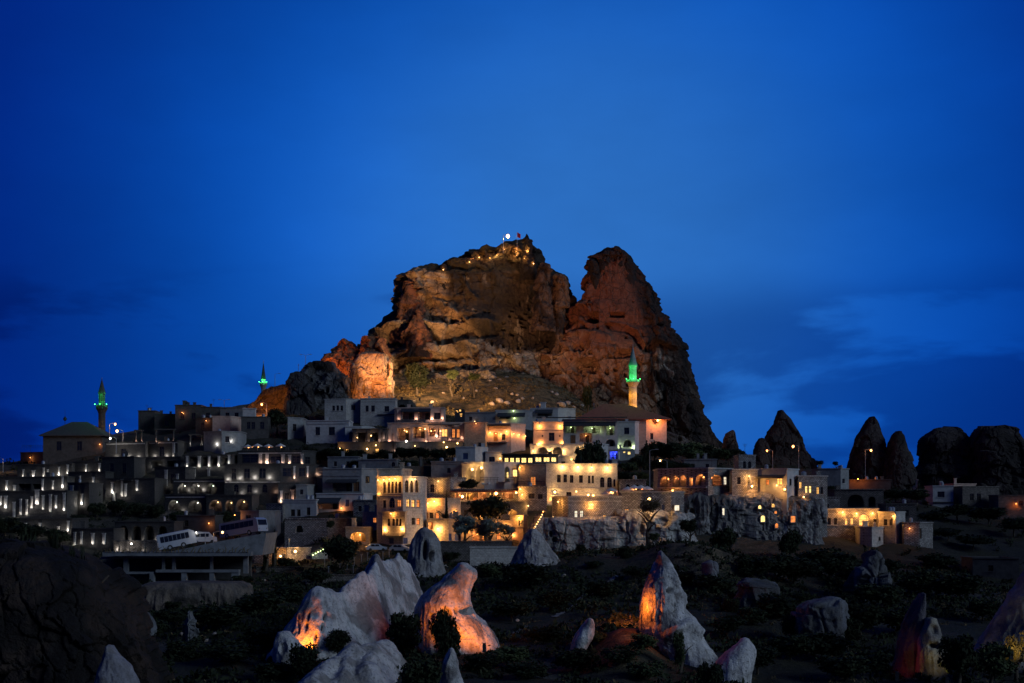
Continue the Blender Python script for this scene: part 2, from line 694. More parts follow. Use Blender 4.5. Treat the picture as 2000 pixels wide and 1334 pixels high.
glow('pane_amber', (1.0, 0.50, 0.13), 1.5, 0.6, 2.2)
glow('pane_orange', (1.0, 0.30, 0.07), 0.9, 0.6, 2.2)
glow('pane_yellow', (1.0, 0.68, 0.22), 1.9, 0.45, 2.2)
glow('pane_white', (1.0, 0.86, 0.62), 1.1, 0.5, 2.2)
glow('bulb_warm', (1.0, 0.60, 0.22), 7.0)
glow('bulb_orange', (1.0, 0.36, 0.10), 7.0)
glow('bulb_white', (1.0, 0.92, 0.80), 6.0)
glow('bulb_green', (0.08, 1.0, 0.22), 6.0)
glow('bulb_blue', (0.05, 0.08, 1.0), 8.0)
glow('bulb_lime', (0.75, 1.0, 0.35), 7.0)
leaf_mat('leaf_dark', (0.012, 0.017, 0.008), (0.026, 0.032, 0.014))
leaf_mat('leaf_olive', (0.085, 0.11, 0.085), (0.16, 0.19, 0.16))
leaf_mat('leaf_dry', (0.10, 0.075, 0.035), (0.17, 0.12, 0.055))
leaf_mat('leaf_mid', (0.035, 0.05, 0.02), (0.075, 0.09, 0.035))

# ------------------------------------------------------------------ terrain
TY = [40, 100, 130, 160, 200, 240, 268, 285, 300, 330, 360, 400, 440, 480, 520, 600]
TPX = [-800, 0, 300, 500, 700, 1000, 1300, 1500, 1750, 2000, 2800]
TR = [
    [2300, 1700, 1440, 1340, 1250, 1180, 1130, 1100, 1080, 1040, 1010, 990, 985, 985, 985, 995],
    [2300, 1700, 1420, 1300, 1205, 1140, 1105, 1085, 1062, 1012, 965, 918, 902, 905, 912, 940],
    [2300, 1700, 1420, 1310, 1215, 1150, 1118, 1098, 1072, 1010, 945, 880, 850, 838, 845, 890],
    [2300, 1700, 1410, 1300, 1210, 1148, 1112, 1088, 1062, 1000, 935, 860, 818, 795, 790, 840],
    [2300, 1700, 1390, 1290, 1200, 1135, 1095, 1064, 1040, 985, 920, 862, 818, 745, 712, 780],
    [2300, 1700, 1385, 1285, 1195, 1125, 1092, 1062, 1030, 970, 912, 864, 822, 742, 700, 770],
    [2300, 1700, 1385, 1285, 1195, 1115, 1078, 1048, 1012, 962, 922, 890, 872, 856, 842, 870],
    [2300, 1700, 1400, 1295, 1205, 1130, 1092, 1060, 1030, 980, 945, 918, 904, 897, 902, 940],
    [2300, 1700, 1400, 1305, 1218, 1152, 1112, 1085, 1064, 1020, 985, 957, 942, 945, 950, 965],
    [2300, 1700, 1400, 1312, 1228, 1166, 1132, 1106, 1085, 1042, 1006, 980, 966, 962, 966, 980],
    [2300, 1700, 1420, 1330, 1250, 1190, 1150, 1125, 1100, 1060, 1030, 1010, 1000, 995, 995, 1000]]
TR = np.array(TR, dtype=float)
TYA = np.array(TY, dtype=float)
TPA = np.array(TPX, dtype=float)


BUMPS = [(1375, 240, 95, 16, 4.6), (1130, 246, 80, 12, 2.0), (1290, 250, 60, 12, 2.2), (1228, 161, 62, 12, 3.0)]


def ground_z(px, Y):
    """terrain height (no small relief) for arrays px, Y"""
    px = np.atleast_1d(np.asarray(px, dtype=float))
    Y = np.atleast_1d(np.asarray(Y, dtype=float))
    Yc = np.clip(Y, TYA[0], TYA[-1])
    j = np.clip(np.searchsorted(TYA, Yc) - 1, 0, len(TYA) - 2)
    ty = (Yc - TYA[j]) / (TYA[j + 1] - TYA[j])
    pc = np.clip(px, TPA[0], TPA[-1])
    i = np.clip(np.searchsorted(TPA, pc) - 1, 0, len(TPA) - 2)
    tx = (pc - TPA[i]) / (TPA[i + 1] - TPA[i])
    tx = tx * tx * (3 - 2 * tx)
    r = (TR[i, j] * (1 - tx) + TR[i + 1, j] * tx) * (1 - ty) + (TR[i, j + 1] * (1 - tx) + TR[i + 1, j + 1] * tx) * ty
    z = (HOR - r) * K * Yc
    for bx, by, sx, sy, dz in BUMPS:
        z = z + dz * np.exp(-((px - bx) / sx) ** 2 - ((Y - by) / sy) ** 2)
    far = sstep(600, 1100, Y)
    return CZ + z * (1 - far) + (-38.0) * far


def Yof(px, row):
    """distance at which the ground shows at (px,row)"""
    ys = np.linspace(100, 520, 421)
    z = ground_z(np.full_like(ys, px), ys)
    rr = HOR - (z - CZ) / (K * ys)
    k = np.nonzero(rr <= row)[0]
    return float(ys[k[0]]) if len(k) else 500.0


def G(px, Y):
    """ground point"""
    return Vector(((px - 1000) * K * Y, Y, float(ground_z(px, Y)[0])))


def make_terrain():
    ys = np.concatenate([np.linspace(40, 120, 24), np.linspace(121, 560, 300), np.geomspace(565, 14000, 46)])
    ps = np.concatenate([np.linspace(-3000, -60, 34), np.linspace(-50, 2050, 380), np.linspace(2080, 5000, 34)])
    A, B = np.meshgrid(ps, ys)
    a, y = A.ravel(), B.ravel()
    z = ground_z(a, y)
    x = (a - 1000) * K * y
    p = np.stack([x, y, np.zeros_like(x)], 1)
    amp = 1.2 * sstep(40, 200, y)
    z = z + amp * 0.9 * fbm(p / 14, 4, 3) + 0.35 * fbm(p / 2.6, 3, 5)
    g = fbm(p / 22, 4, 8)
    # dry grass below the castle, grey tuff dust and dark scrub soil lower down
    grass = np.array([0.22, 0.15, 0.075])
    dust = np.array([0.10, 0.09, 0.08])
    scrub = np.array([0.026, 0.024, 0.016])
    w = sstep(430, 480, y)[:, None]
    wd = sstep(0.12, 0.42, g)[:, None] * (1 - w)
    c = scrub * (1 - w) + grass * w
    c = c * (1 - wd * 0.55) + dust * wd * 0.55
    # knoll of dry grass on the front slope
    kn = (np.exp(-((a - 1380) / 120) ** 2 - ((y - 238) / 16) ** 2) + 0.9 * np.exp(-((a - 1228) / 52) ** 2 - ((y - 157) / 11) ** 2))[:, None]
    c = c * (1 - kn) + np.array([0.17, 0.125, 0.065]) * kn
    V = np.stack([x, y, z], 1)
    me = grid_mesh('ground', V, len(ps), len(ys), False, c)
    o = obj('ground', me, MATS['dry_ground'])
    tag(o, kind='structure')


make_terrain()

# ------------------------------------------------------------------ rock bodies


def catmull(rows, n):
    """rows: (row, l, r[, depth]) -> n interpolated rows"""
    R = np.array([list(r) + [np.nan] * (4 - len(r)) for r in rows], dtype=float)
    v = np.linspace(R[0, 0], R[-1, 0], n)
    return v, np.interp(v, R[:, 0], R[:, 1]), np.interp(v, R[:, 0], R[:, 2]), (
        np.interp(v, R[:, 0], R[:, 3]) if not np.isnan(R[0, 3]) else None)


def rock(name, rows, Yc, dep, n=2.6, nu=200, nv=150, disp=None, color=None, mat='castle_tuff', parent=None, back=36, org=None, smooth_rows=0, flat=None, topk=0.06):
    """closed rock body: stack of superellipse sections whose left and right ends follow rows=(row,pxl,pxr[,depth factor])"""
    skirt = 9.0 / (K * Yc)
    wl = (rows[-1][2] - rows[-1][1]) * 0.10
    rows = list(rows) + [(rows[-1][0] + skirt, rows[-1][1] - wl, rows[-1][2] + wl) + tuple(rows[-1][3:])]
    nv = int(nv * 1.12)
    v, l, r, df = catmull(rows, nv)
    if smooth_rows:
        k = np.ones(smooth_rows) / smooth_rows
        pad = smooth_rows // 2
        l = np.convolve(np.pad(l, pad, mode='edge'), k, 'valid')[:nv]
        r = np.convolve(np.pad(r, pad, mode='edge'), k, 'valid')[:nv]
    cx = (l + r) / 2
    rx = np.maximum((r - l) / 2, 0.3) * K * Yc
    cxm = (cx - 1000) * K * Yc
    z = CZ + (HOR - v) * K * Yc
    ry = dep * (df if df is not None else np.minimum(1.0, 0.25 + 0.75 * rx / rx.max()))
    a1 = np.linspace(0, math.pi, nu)
    a2 = np.linspace(math.pi, 2 * math.pi, back + 2)[1:-1]
    a = np.concatenate([a1, a2])
    ca, sa = -np.cos(a), -np.sin(a)
    e = 2.0 / n
    ux = np.sign(ca) * np.abs(ca) ** e
    uy = np.sign(sa) * np.abs(sa) ** e
    X = cxm[:, None] + rx[:, None] * ux[None]
    Yv = Yc + ry[:, None] * uy[None]
    Z = np.repeat(z[:, None], len(a), 1)
    V = np.stack([X, Yv, Z], 2)
    du = np.roll(V, -1, 1) - np.roll(V, 1, 1)
    dv = np.gradient(V, axis=0)
    nr = np.cross(du, dv)
    ln = np.linalg.norm(nr, axis=2, keepdims=True)
    nr = nr / np.maximum(ln, 1e-9)
    # outward
    out = np.stack([ux, uy], 1)[None]
    s = np.sign((nr[:, :, :2] * out).sum(2))
    s[s == 0] = 1
    nr = nr * s[:, :, None]
    V = V.reshape(-1, 3)
    nr = nr.reshape(-1, 3)
    px = 1000 + V[:, 0] / (K * V[:, 1])
    row = HOR - (V[:, 2] - CZ) / (K * V[:, 1])
    # the drawing coordinates: section position within the silhouette
    dx = np.repeat(cx[:, None], len(a), 1) + np.repeat(((r - l) / 2)[:, None], len(a), 1) * ux[None]
    drow = np.repeat(v[:, None], len(a), 1)
    front = np.tile(sstep(0.02, 0.25, sa * -1), (nv, 1)).ravel()
    d = disp(V, dx.ravel(), drow.ravel(), nr, front) if disp else 0
    if isinstance(d, tuple):
        d, off = d
        V = V + off
    topf = np.repeat(sstep(0, topk, np.linspace(0, 1, nv))[:, None], len(a), 1).ravel()
    V = V + nr * (np.asarray(d) * (0.3 + 0.7 * topf))[:, None]
    C = color(V, dx.ravel(), drow.ravel(), nr, front) if color else np.full((len(V), 3), 0.4)
    W = V.reshape(nv, len(a), 3)
    cap = W[0].mean(0) + np.array([0, 0, 0.2])
    o_ = np.array(org) if org is not None else (np.array(parent.location) if parent is not None else np.zeros(3))
    me = grid_mesh(name, V - o_, len(a), nv, True, C, cap=cap - o_, smooth=(mat == 'cone_tuff') if flat is None else not flat)
    return obj(name, me, MATS[mat], parent)


def ell(px, row, cx, cy, rx, ry):
    return np.sqrt(((px - cx) / rx) ** 2 + ((row - cy) / ry) ** 2)


def hole(px, row, cx, cy, rx, ry, soft=0.25):
    return 1 - sstep(1 - soft, 1 + soft, ell(px, row, cx, cy, rx, ry))


def rect(px, row, x0, x1, y0, y1, s=1.5):
    return sstep(x0 - s, x0 + s, px) * (1 - sstep(x1 - s, x1 + s, px)) * sstep(y0 - s, y0 + s, row) * (1 - sstep(y1 - s, y1 + s, row))


def polyd(px, row, pts):
    """distance to a polyline (drawing units) and signed row offset (positive below)"""
    best = np.full(len(px), 1e9)
    sg = np.zeros(len(px))
    for (x0, y0), (x1, y1) in zip(pts[:-1], pts[1:]):
        vx, vy = x1 - x0, y1 - y0
        t = np.clip(((px - x0) * vx + (row - y0) * vy) / (vx * vx + vy * vy), 0, 1)
        qx, qy = x0 + t * vx, y0 + t * vy
        d = np.hypot(px - qx, row - qy)
        m = d < best
        best = np.where(m, d, best)
        sg = np.where(m, row - qy, sg)
    return best, sg


def mixc(c, col, w):
    return c * (1 - w[:, None]) + np.asarray(col)[None] * w[:, None]


# --- the castle rock -------------------------------------------------------
CASTLE = empty('castle_rock', P(1000, 780, 505), 'huge brown castle rock with two summits rising above the town', 'rock formation')
CY = 515.0
M_TAN = (0.42, 0.28, 0.165)
M_RED = (0.25, 0.098, 0.058)
M_DARK = (0.040, 0.031, 0.029)
M_BLACK = (0.030, 0.026, 0.024)
M_PALE = (0.58, 0.46, 0.33)


def blocky(V, s, seed, amp):
    """broken rock: every cell of a warped Voronoi pattern is a tilted, stepped facet"""
    w = V + 0.45 * s * np.stack([fbm(V / s, 3, seed), fbm(V / s, 3, seed + 3), fbm(V / s, 3, seed + 6)], 1)
    p = w / s * np.array([1.0, 1.0, 0.72])
    f = np.floor(p)
    i = f.astype(np.int64)
    d1 = np.full(len(p), 9.0)
    d2 = np.full(len(p), 9.0)
    val = np.zeros(len(p))
    for a in (-1, 0, 1):
        for b in (-1, 0, 1):
            for c in (-1, 0, 1):
                x, y, z = i[:, 0] + a, i[:, 1] + b, i[:, 2] + c
                h1, h2, h3 = hash3(x, y, z, seed), hash3(x, y, z, seed + 1), hash3(x, y, z, seed + 2)
                q = np.stack([x + h1, y + h2, z + h3], 1) - p
                d = np.sqrt((q ** 2).sum(1))
                n = d < d1
                h4 = hash3(x, y, z, seed + 5)
                t = (q[:, 0] * (h2 - 0.5) + q[:, 1] * (h3 - 0.5) + q[:, 2] * (h1 - 0.35)) * 1.6 + (h4 - 0.5) * 0.9
                val = np.where(n, t, val)
                d2 = np.where(n, d1, np.minimum(d2, d))
                d1 = np.where(n, d, d1)
    return amp * val - amp * 0.22 * (1 - sstep(0.0, 0.10, d2 - d1))


def main_disp(V, px, row, nr, front):
    face = np.exp(-(ell(px, row, 1000, 600, 95, 75)) ** 4)        # the broad bare cliff
    left = 1 - sstep(870, 950, px)
    big = 4.0 * fbm(V / 38, 3, 21)
    d = big + blocky(V, 9.0, 31, 3.4) * (1 - 0.75 * face) + blocky(V, 3.6, 41, 1.2) * (1 - 0.6 * face) + 0.55 * fbm(V / 1.6, 3, 51)
    # strata steps on the western shoulder
    zz = V[:, 2] / 6.5 + 0.55 * fbm(V * np.array([0.03, 0.03, 0.02]), 3, 61)
    fr = zz - np.floor(zz)
    d += 1.5 * ridged(V * np.array([0.16, 0.16, 0.05]), 4, 65) * (1 - 0.4 * face)
    d += (0.35 + 0.65 * front) * left * 1.3 * (sstep(0.0, 0.18, fr) * (1 - fr) * 1.6 - 0.5)
    # long overhanging band with hollows beneath
    bd, bs = polyd(px, row, [(735, 672), (770, 655), (820, 648), (868, 660), (915, 650), (958, 648)])
    d += 4.5 * np.exp(-(bd / 9) ** 2) * front
    d -= 5.0 * np.exp(-((bd - 14) / 9) ** 2) * (bs > 0) * front
    bd, bs = polyd(px, row, [(765, 722), (815, 705), (860, 698), (915, 694)])
    d += 4.6 * np.exp(-(bd / 10) ** 2) * front
    d -= 5.0 * np.exp(-((bd - 15) / 8) ** 2) * (bs > 0) * front
    # slanting rib across the cliff
    bd, bs = polyd(px, row, [(850, 600), (880, 615), (905, 640)])
    d += 2.2 * np.exp(-(bd / 5) ** 2) * front
    bd, bs = polyd(px, row, [(908, 560), (918, 585), (935, 602)])
    d += 1.6 * np.exp(-(bd / 3) ** 2) * front
    for cx, cy, rx, ry, dep in [(782, 680, 15, 9, 6), (834, 678, 9, 6, 6), (862, 677, 5, 6, 5), (880, 676, 13, 8, 6), (856, 718, 10, 6, 4),
                                (1020, 632, 6, 6, 4), (963, 683, 3, 5, 5), (1041, 512, 5, 7, 4), (1031, 491, 4, 7, 4),
                                (968, 497, 6, 4, 3), (1008, 492, 5, 4, 3), (1024, 504, 5, 3, 3), (985, 486, 5, 3, 3),
                                (935, 503, 7, 3, 3), (957, 503, 6, 3, 3), (915, 512, 6, 4, 3), (1065, 640, 8, 5, 4), (1005, 665, 7, 4, 3)]:
        d -= dep * hole(px, row, cx, cy, rx, ry) * front
    rh = np.random.RandomState(5)
    for q in range(46):
        cx, cy = rh.uniform(760, 960), rh.uniform(610, 735)
        r_ = rh.uniform(1.2, 3.2)
        d -= rh.uniform(1.0, 2.5) * hole(px, row, cx, cy, r_ * rh.uniform(0.8, 1.6), r_, 0.3) * front
    for q in range(34):
        cx, cy = rh.uniform(985, 1100), rh.uniform(600, 705)
        w_ = rh.uniform(1.6, 4.0)
        h_ = rh.uniform(1.5, 3.4)
        d -= 5.0 * rect(px, row, cx - w_, cx + w_, cy - h_, cy + h_, 0.8) * front
    # broken summit rim
    rim = (1 - sstep(505, 535, row))
    d += rim * blocky(V, 4.0, 71, 1.8)
    return d * (1 - 0.6 * np.clip(nr[:, 2], 0, 1)) - 1.2


def main_col(V, px, row, nr, front):
    n1 = fbm(V / 9, 4, 81)
    n2 = fbm(V * np.array([0.12, 0.12, 0.3]), 4, 91)
    c = np.tile(np.array(M_TAN), (len(V), 1))
    c = mixc(c, M_PALE, sstep(-0.05, 0.3, n1) * 0.8)
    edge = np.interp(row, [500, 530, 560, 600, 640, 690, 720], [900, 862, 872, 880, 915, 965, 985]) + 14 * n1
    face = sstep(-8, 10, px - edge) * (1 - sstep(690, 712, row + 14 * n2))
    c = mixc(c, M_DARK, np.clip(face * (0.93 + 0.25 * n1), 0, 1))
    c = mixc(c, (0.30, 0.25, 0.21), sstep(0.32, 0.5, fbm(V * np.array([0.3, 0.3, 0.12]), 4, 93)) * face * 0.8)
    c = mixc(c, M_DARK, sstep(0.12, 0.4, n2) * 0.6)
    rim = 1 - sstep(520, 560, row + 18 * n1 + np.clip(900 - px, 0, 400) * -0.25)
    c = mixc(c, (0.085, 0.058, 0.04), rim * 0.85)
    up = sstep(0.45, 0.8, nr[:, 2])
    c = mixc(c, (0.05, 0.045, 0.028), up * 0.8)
    return c


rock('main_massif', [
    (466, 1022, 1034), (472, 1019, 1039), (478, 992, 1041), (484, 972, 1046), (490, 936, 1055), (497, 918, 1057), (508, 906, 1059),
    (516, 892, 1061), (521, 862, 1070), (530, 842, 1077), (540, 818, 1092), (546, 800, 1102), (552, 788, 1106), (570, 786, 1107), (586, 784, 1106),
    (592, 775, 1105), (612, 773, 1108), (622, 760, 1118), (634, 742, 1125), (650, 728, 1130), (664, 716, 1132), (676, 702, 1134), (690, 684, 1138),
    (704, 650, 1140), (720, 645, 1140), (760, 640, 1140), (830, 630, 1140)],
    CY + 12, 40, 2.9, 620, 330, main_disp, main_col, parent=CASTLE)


def peak_disp(V, px, row, nr, front):
    face = rect(px, row, 1150, 1247, 520, 690, 8)
    flank = sstep(1238, 1258, px + (row - 640) * -0.12)
    d = 2.4 * fbm(V / 30, 3, 121) + blocky(V, 7.0, 131, 3.0) * (1 - 0.92 * face) * (1 - 0.3 * flank) + blocky(V, 2.8, 141, 1.0) * (1 - 0.8 * face)
    d += 0.35 * fbm(V / 1.6, 3, 151) + 0.25 * fbm(V * np.array([1.2, 1.2, 0.05]), 3, 152) * face
    # vertical runnels down the east flank
    run = ridged(V * np.array([0.30, 0.30, 0.035]), 3, 161)
    d += flank * 2.2 * run
    # crown teeth
    d += (1 - sstep(515, 535, row)) * blocky(V, 3.4, 171, 1.6)
    d -= 6.0 * rect(px, row, 1137, 1161, 622, 643, 2) * front
    d -= 3.0 * rect(px, row, 1184, 1212, 623, 634, 1.2) * front
    bd, bs = polyd(px, row, [(1187, 645), (1215, 648), (1235, 660), (1248, 690)])
    d -= 3.0 * np.exp(-((bd - 6) / 6) ** 2) * (bs > 0) * front
    d += 1.2 * np.exp(-(bd / 3) ** 2) * front
    bd, bs = polyd(px, row, [(1085, 668), (1130, 662), (1180, 675)])
    d += 2.4 * np.exp(-(bd / 8) ** 2) * front
    for cx, cy, rx, ry, dep in [(1071, 690, 19, 12, 5), (1061, 714, 9, 8, 5), (1120, 690, 13, 11, 4), (1136, 728, 24, 14, 7), (1145, 636, 4, 6, 4),
                                (1204, 705, 22, 9, 4), (1160, 652, 3, 5, 2.5), (1128, 655, 2, 3, 2), (1090, 700, 3, 4, 2.5), (1050, 735, 3, 4, 2), (1110, 715, 2.5, 3, 2), (1176, 740, 4, 6, 2.5), (1152, 715, 3, 3, 2), (1100, 620, 2.5, 4, 2), (1230, 600, 1.5, 2, 1.5), (1335, 807, 9, 9, 5), (1262, 690, 9, 14, 2.5), (1080, 742, 12, 4, 3), (1092, 640, 7, 5, 3)]:
        d -= dep * hole(px, row, cx, cy, rx, ry, 0.18) * front
    rh = np.random.RandomState(8)
    for q in range(30):
        cx, cy = rh.uniform(1040, 1240), rh.uniform(645, 770)
        w_ = rh.uniform(1.5, 4.2)
        h_ = rh.uniform(1.5, 4.0)
        d -= 5.0 * rect(px, row, cx - w_, cx + w_, cy - h_, cy + h_, 0.8) * front
    return d * (1 - 0.6 * np.clip(nr[:, 2], 0, 1)) - 0.9


def peak_col(V, px, row, nr, front):
    n1 = fbm(V / 8, 4, 181)
    n2 = fbm(V * np.array([0.25, 0.25, 0.05]), 4, 191)
    c = np.tile(np.array(M_RED), (len(V), 1))
    c = mixc(c, M_TAN, sstep(640, 720, row + 30 * n1) * 0.55)
    c = mixc(c, M_PALE, sstep(0.25, 0.5, n1) * sstep(640, 700, row) * 0.6)
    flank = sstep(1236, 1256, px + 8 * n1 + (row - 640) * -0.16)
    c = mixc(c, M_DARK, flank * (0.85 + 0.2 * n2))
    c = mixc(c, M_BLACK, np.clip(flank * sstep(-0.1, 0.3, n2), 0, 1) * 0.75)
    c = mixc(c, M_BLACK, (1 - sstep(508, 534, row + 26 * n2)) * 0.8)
    c = mixc(c, M_PALE, sstep(0.2, 0.45, fbm(V / 5, 4, 201)) * rect(px, row, 1235, 1300, 690, 830, 12) * 0.6)
    bd, bs = polyd(px, row, [(1279, 702), (1290, 722), (1298, 748)])
    c = mixc(c, (0.5, 0.42, 0.34), np.exp(-(bd / 3.2) ** 2))
    return c


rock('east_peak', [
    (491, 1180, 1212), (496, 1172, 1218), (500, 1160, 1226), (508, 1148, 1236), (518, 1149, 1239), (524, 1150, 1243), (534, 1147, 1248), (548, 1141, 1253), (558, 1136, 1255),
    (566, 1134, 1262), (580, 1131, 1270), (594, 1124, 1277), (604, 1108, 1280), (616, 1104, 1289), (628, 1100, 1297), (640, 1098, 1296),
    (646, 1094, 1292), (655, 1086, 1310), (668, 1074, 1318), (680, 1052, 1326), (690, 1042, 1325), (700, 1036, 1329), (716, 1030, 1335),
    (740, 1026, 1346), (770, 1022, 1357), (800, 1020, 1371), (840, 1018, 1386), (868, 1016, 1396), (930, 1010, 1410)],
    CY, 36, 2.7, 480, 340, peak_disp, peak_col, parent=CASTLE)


def crag_disp(seed, big, mid, fine, holes=()):
    def f(V, px, row, nr, front):
        d = big * fbm(V / 16, 3, seed) + blocky(V, 5.0, seed + 10, mid) + blocky(V, 2.0, seed + 20, mid * 0.35) + fine * fbm(V / 0.8, 3, seed + 30)
        for cx, cy, rx, ry, dep in holes:
            d = d - dep * hole(px, row, cx, cy, rx, ry, 0.2) * front
        return d
    return f


def crag_col(c1, c2, seed, cut=0.1, c3=None):
    def f(V, px, row, nr, front):
        n = fbm(V / 6, 4, seed)
        c = np.tile(np.array(c1, dtype=float), (len(V), 1))
        c = mixc(c, c2, sstep(cut - 0.15, cut + 0.2, n))
        if c3 is not None:
            c = mixc(c, c3, sstep(0.1, 0.4, fbm(V / 2.5, 4, seed + 5)) * 0.7)
        return c
    return f


for rr in ([(489, 1180, 1184), (494, 1176, 1190), (502, 1170, 1195), (520, 1164, 1200)], [(490, 1207, 1211), (495, 1202, 1218), (503, 1198, 1224), (520, 1192, 1232)], [(508, 1150, 1162), (513, 1147, 1168), (520, 1150, 1172), (532, 1150, 1175)], [(497, 1219, 1226), (503, 1215, 1232), (520, 1210, 1240)]):
    rock('crown_tooth', rr, CY - 8, 6, 2.4, 50, 40, crag_disp(int(rr[0][1]), 0.5, 0.7, 0.2), crag_col(M_DARK, M_BLACK, 207), parent=CASTLE)
rock('summit_fin', [(536, 1088, 1096), (542, 1084, 1104), (556, 1083, 1107), (580, 1081, 1106), (600, 1080, 1105), (650, 1076, 1102)], CY - 14, 7, 2.4, 80, 80, crag_disp(217, 1.0, 1.6, 0.25), crag_col((0.20, 0.13, 0.085), M_DARK, 219, 0.05), parent=CASTLE)
rock('summit_fin', [(514, 1056, 1064), (520, 1052, 1072), (534, 1050, 1078), (560, 1046, 1080), (600, 1040, 1082)], CY - 18, 7, 2.4, 80, 80, crag_disp(227, 1.0, 1.6, 0.25), crag_col((0.16, 0.11, 0.08), M_DARK, 229, 0.0), parent=CASTLE)
# horn between the summits, outcrops on the rim and the western shoulder
rock('horn', [(578, 1117, 1121), (586, 1113, 1127), (598, 1108, 1131), (625, 1100, 1140)], CY - 4, 5, 2.4, 60, 50,
     crag_disp(211, 0.6, 0.8, 0.2), crag_col(M_DARK, M_BLACK, 213), parent=CASTLE)
rock('summit_crag', [(466, 1022, 1032), (470, 1020, 1037), (480, 1021, 1040), (488, 1020, 1041), (500, 1018, 1045)], CY - 10, 4, 2.4, 70, 50,
     crag_disp(221, 0.8, 1.0, 0.25, [(1030, 490, 4, 7, 2.5)]), crag_col(M_DARK, M_BLACK, 223), parent=CASTLE)
rock('rim_boulder', [(517, 862, 872), (524, 860, 874), (534, 862, 873)], CY - 8, 2.6, 2.2, 40, 30,
     crag_disp(231, 0.4, 0.5, 0.15), crag_col(M_DARK, M_BLACK, 233), parent=CASTLE)
rock('shoulder_crag', [(552, 787, 806), (562, 786, 822), (580, 785, 826), (600, 776, 830), (625, 770, 835)], CY - 8, 8, 3.0, 110, 80,
     crag_disp(241, 1.2, 1.8, 0.3), crag_col((0.27, 0.12, 0.07), M_DARK, 243), parent=CASTLE)
rock('shoulder_crag', [(606, 812, 822), (618, 800, 828), (632, 796, 832), (650, 790, 836)], CY - 18, 7, 2.8, 80, 60,
     crag_disp(251, 1.0, 1.6, 0.3), crag_col((0.27, 0.12, 0.07), M_DARK, 253), parent=CASTLE)
rock('orange_buttress', [(690, 712, 740), (693, 706, 750), (698, 701, 755), (708, 698, 757), (724, 694, 758), (745, 691, 760), (765, 688, 762), (800, 682, 768)],
     468, 9, 4.2, 190, 130,
     crag_disp(261, 1.6, 0.9, 0.25, [(742, 752, 9, 3, 1.6), (730, 735, 1.6, 2.2, 1.2), (726, 715, 1.5, 2, 1.2), (741, 722, 1.5, 2, 1.2), (750, 727, 1.5, 2.4, 1.2), (715, 765, 3, 9, 1.2), (703, 740, 2, 16, 1.4), (733, 760, 2, 12, 0.9)]),
     crag_col((0.50, 0.33, 0.20), M_PALE, 263, 0.1), parent=CASTLE)
rock('orange_pillar', [(707, 760, 765), (713, 757, 769), (725, 756, 770), (735, 757, 768), (748, 755, 772), (762, 756, 772), (800, 752, 776)],
     464, 4, 2.6, 70, 80, crag_disp(265, 0.6, 0.9, 0.2), crag_col((0.50, 0.33, 0.20), M_PALE, 267, 0.1), parent=CASTLE)
rock('orange_crag', [(662, 668, 674), (676, 660, 690), (690, 650, 700), (702, 636, 706), (716, 628, 712), (745, 620, 716)], 486, 8, 2.6, 150, 100,
     crag_disp(271, 1.2, 1.8, 0.3), crag_col((0.42, 0.19, 0.09), (0.26, 0.11, 0.06), 273), parent=CASTLE)
rock('orange_crag', [(660, 722, 738), (668, 712, 752), (680, 704, 756), (700, 700, 760)], 482, 5, 2.6, 100, 60,
     crag_disp(281, 1.0, 1.6, 0.3), crag_col((0.42, 0.19, 0.09), (0.26, 0.11, 0.06), 283), parent=CASTLE)
rock('grey_crag', [(707, 612, 634), (712, 608, 640), (722, 604, 652), (735, 590, 670), (745, 580, 684), (760, 574, 690), (800, 560, 696)], 460, 10, 2.6, 170, 110,
     crag_disp(291, 1.4, 2.0, 0.3, [(645, 765, 4, 5, 1.5)]), crag_col((0.17, 0.165, 0.16), M_BLACK, 293, 0.05), parent=CASTLE)
rock('grey_crag', [(728, 578, 592), (736, 574, 600), (752, 568, 606), (800, 556, 612)], 452, 6, 2.6, 90, 70,
     crag_disp(301, 1.0, 1.4, 0.3), crag_col((0.09, 0.085, 0.085), M_BLACK, 303, 0.0), parent=CASTLE)
# tuff shelf at the foot of the cliff, and the ruined cave front below the east flank
rock('foot_shelf', [(722, 900, 930), (728, 872, 948), (736, 855, 962), (746, 848, 974), (775, 836, 985)], 486, 7, 2.6, 160, 80,
     crag_disp(311, 2.2, 2.6, 0.4), crag_col((0.26, 0.20, 0.15), (0.40, 0.33, 0.27), 313, 0.1), parent=CASTLE)
rock('cave_front', [(837, 1262, 1284), (842, 1256, 1310), (850, 1254, 1338), (862, 1253, 1346), (905, 1250, 1350)], 440, 6, 3.2, 150, 70,
     crag_disp(321, 0.8, 0.7, 0.2, [(1298, 862, 3, 5, 2), (1283, 849, 4, 3, 1.5), (1327, 858, 4, 4, 2)]), crag_col((0.23, 0.18, 0.15), (0.13, 0.10, 0.09), 323, 0.1), parent=CASTLE)


# knoll with the grass slope west of the town
KNOLL = rock('hill_knoll', [(752, 548, 560), (757, 528, 580), (764, 512, 596), (772, 502, 610), (782, 494, 618), (800, 470, 640), (830, 420, 660)], 470, 9, 2.2, 160, 80,
             crag_disp(331, 1.0, 0.8, 0.25), crag_col((0.34, 0.22, 0.10), (0.2, 0.12, 0.06), 333, 0.0), org=P(555, 790, 470))
KNOLL.location = P(555, 790, 470)
tag(KNOLL, 'grassy orange knoll beside the slim green minaret on the western ridge', 'hill')

# --- the free-standing cones east of the town --------------------------------


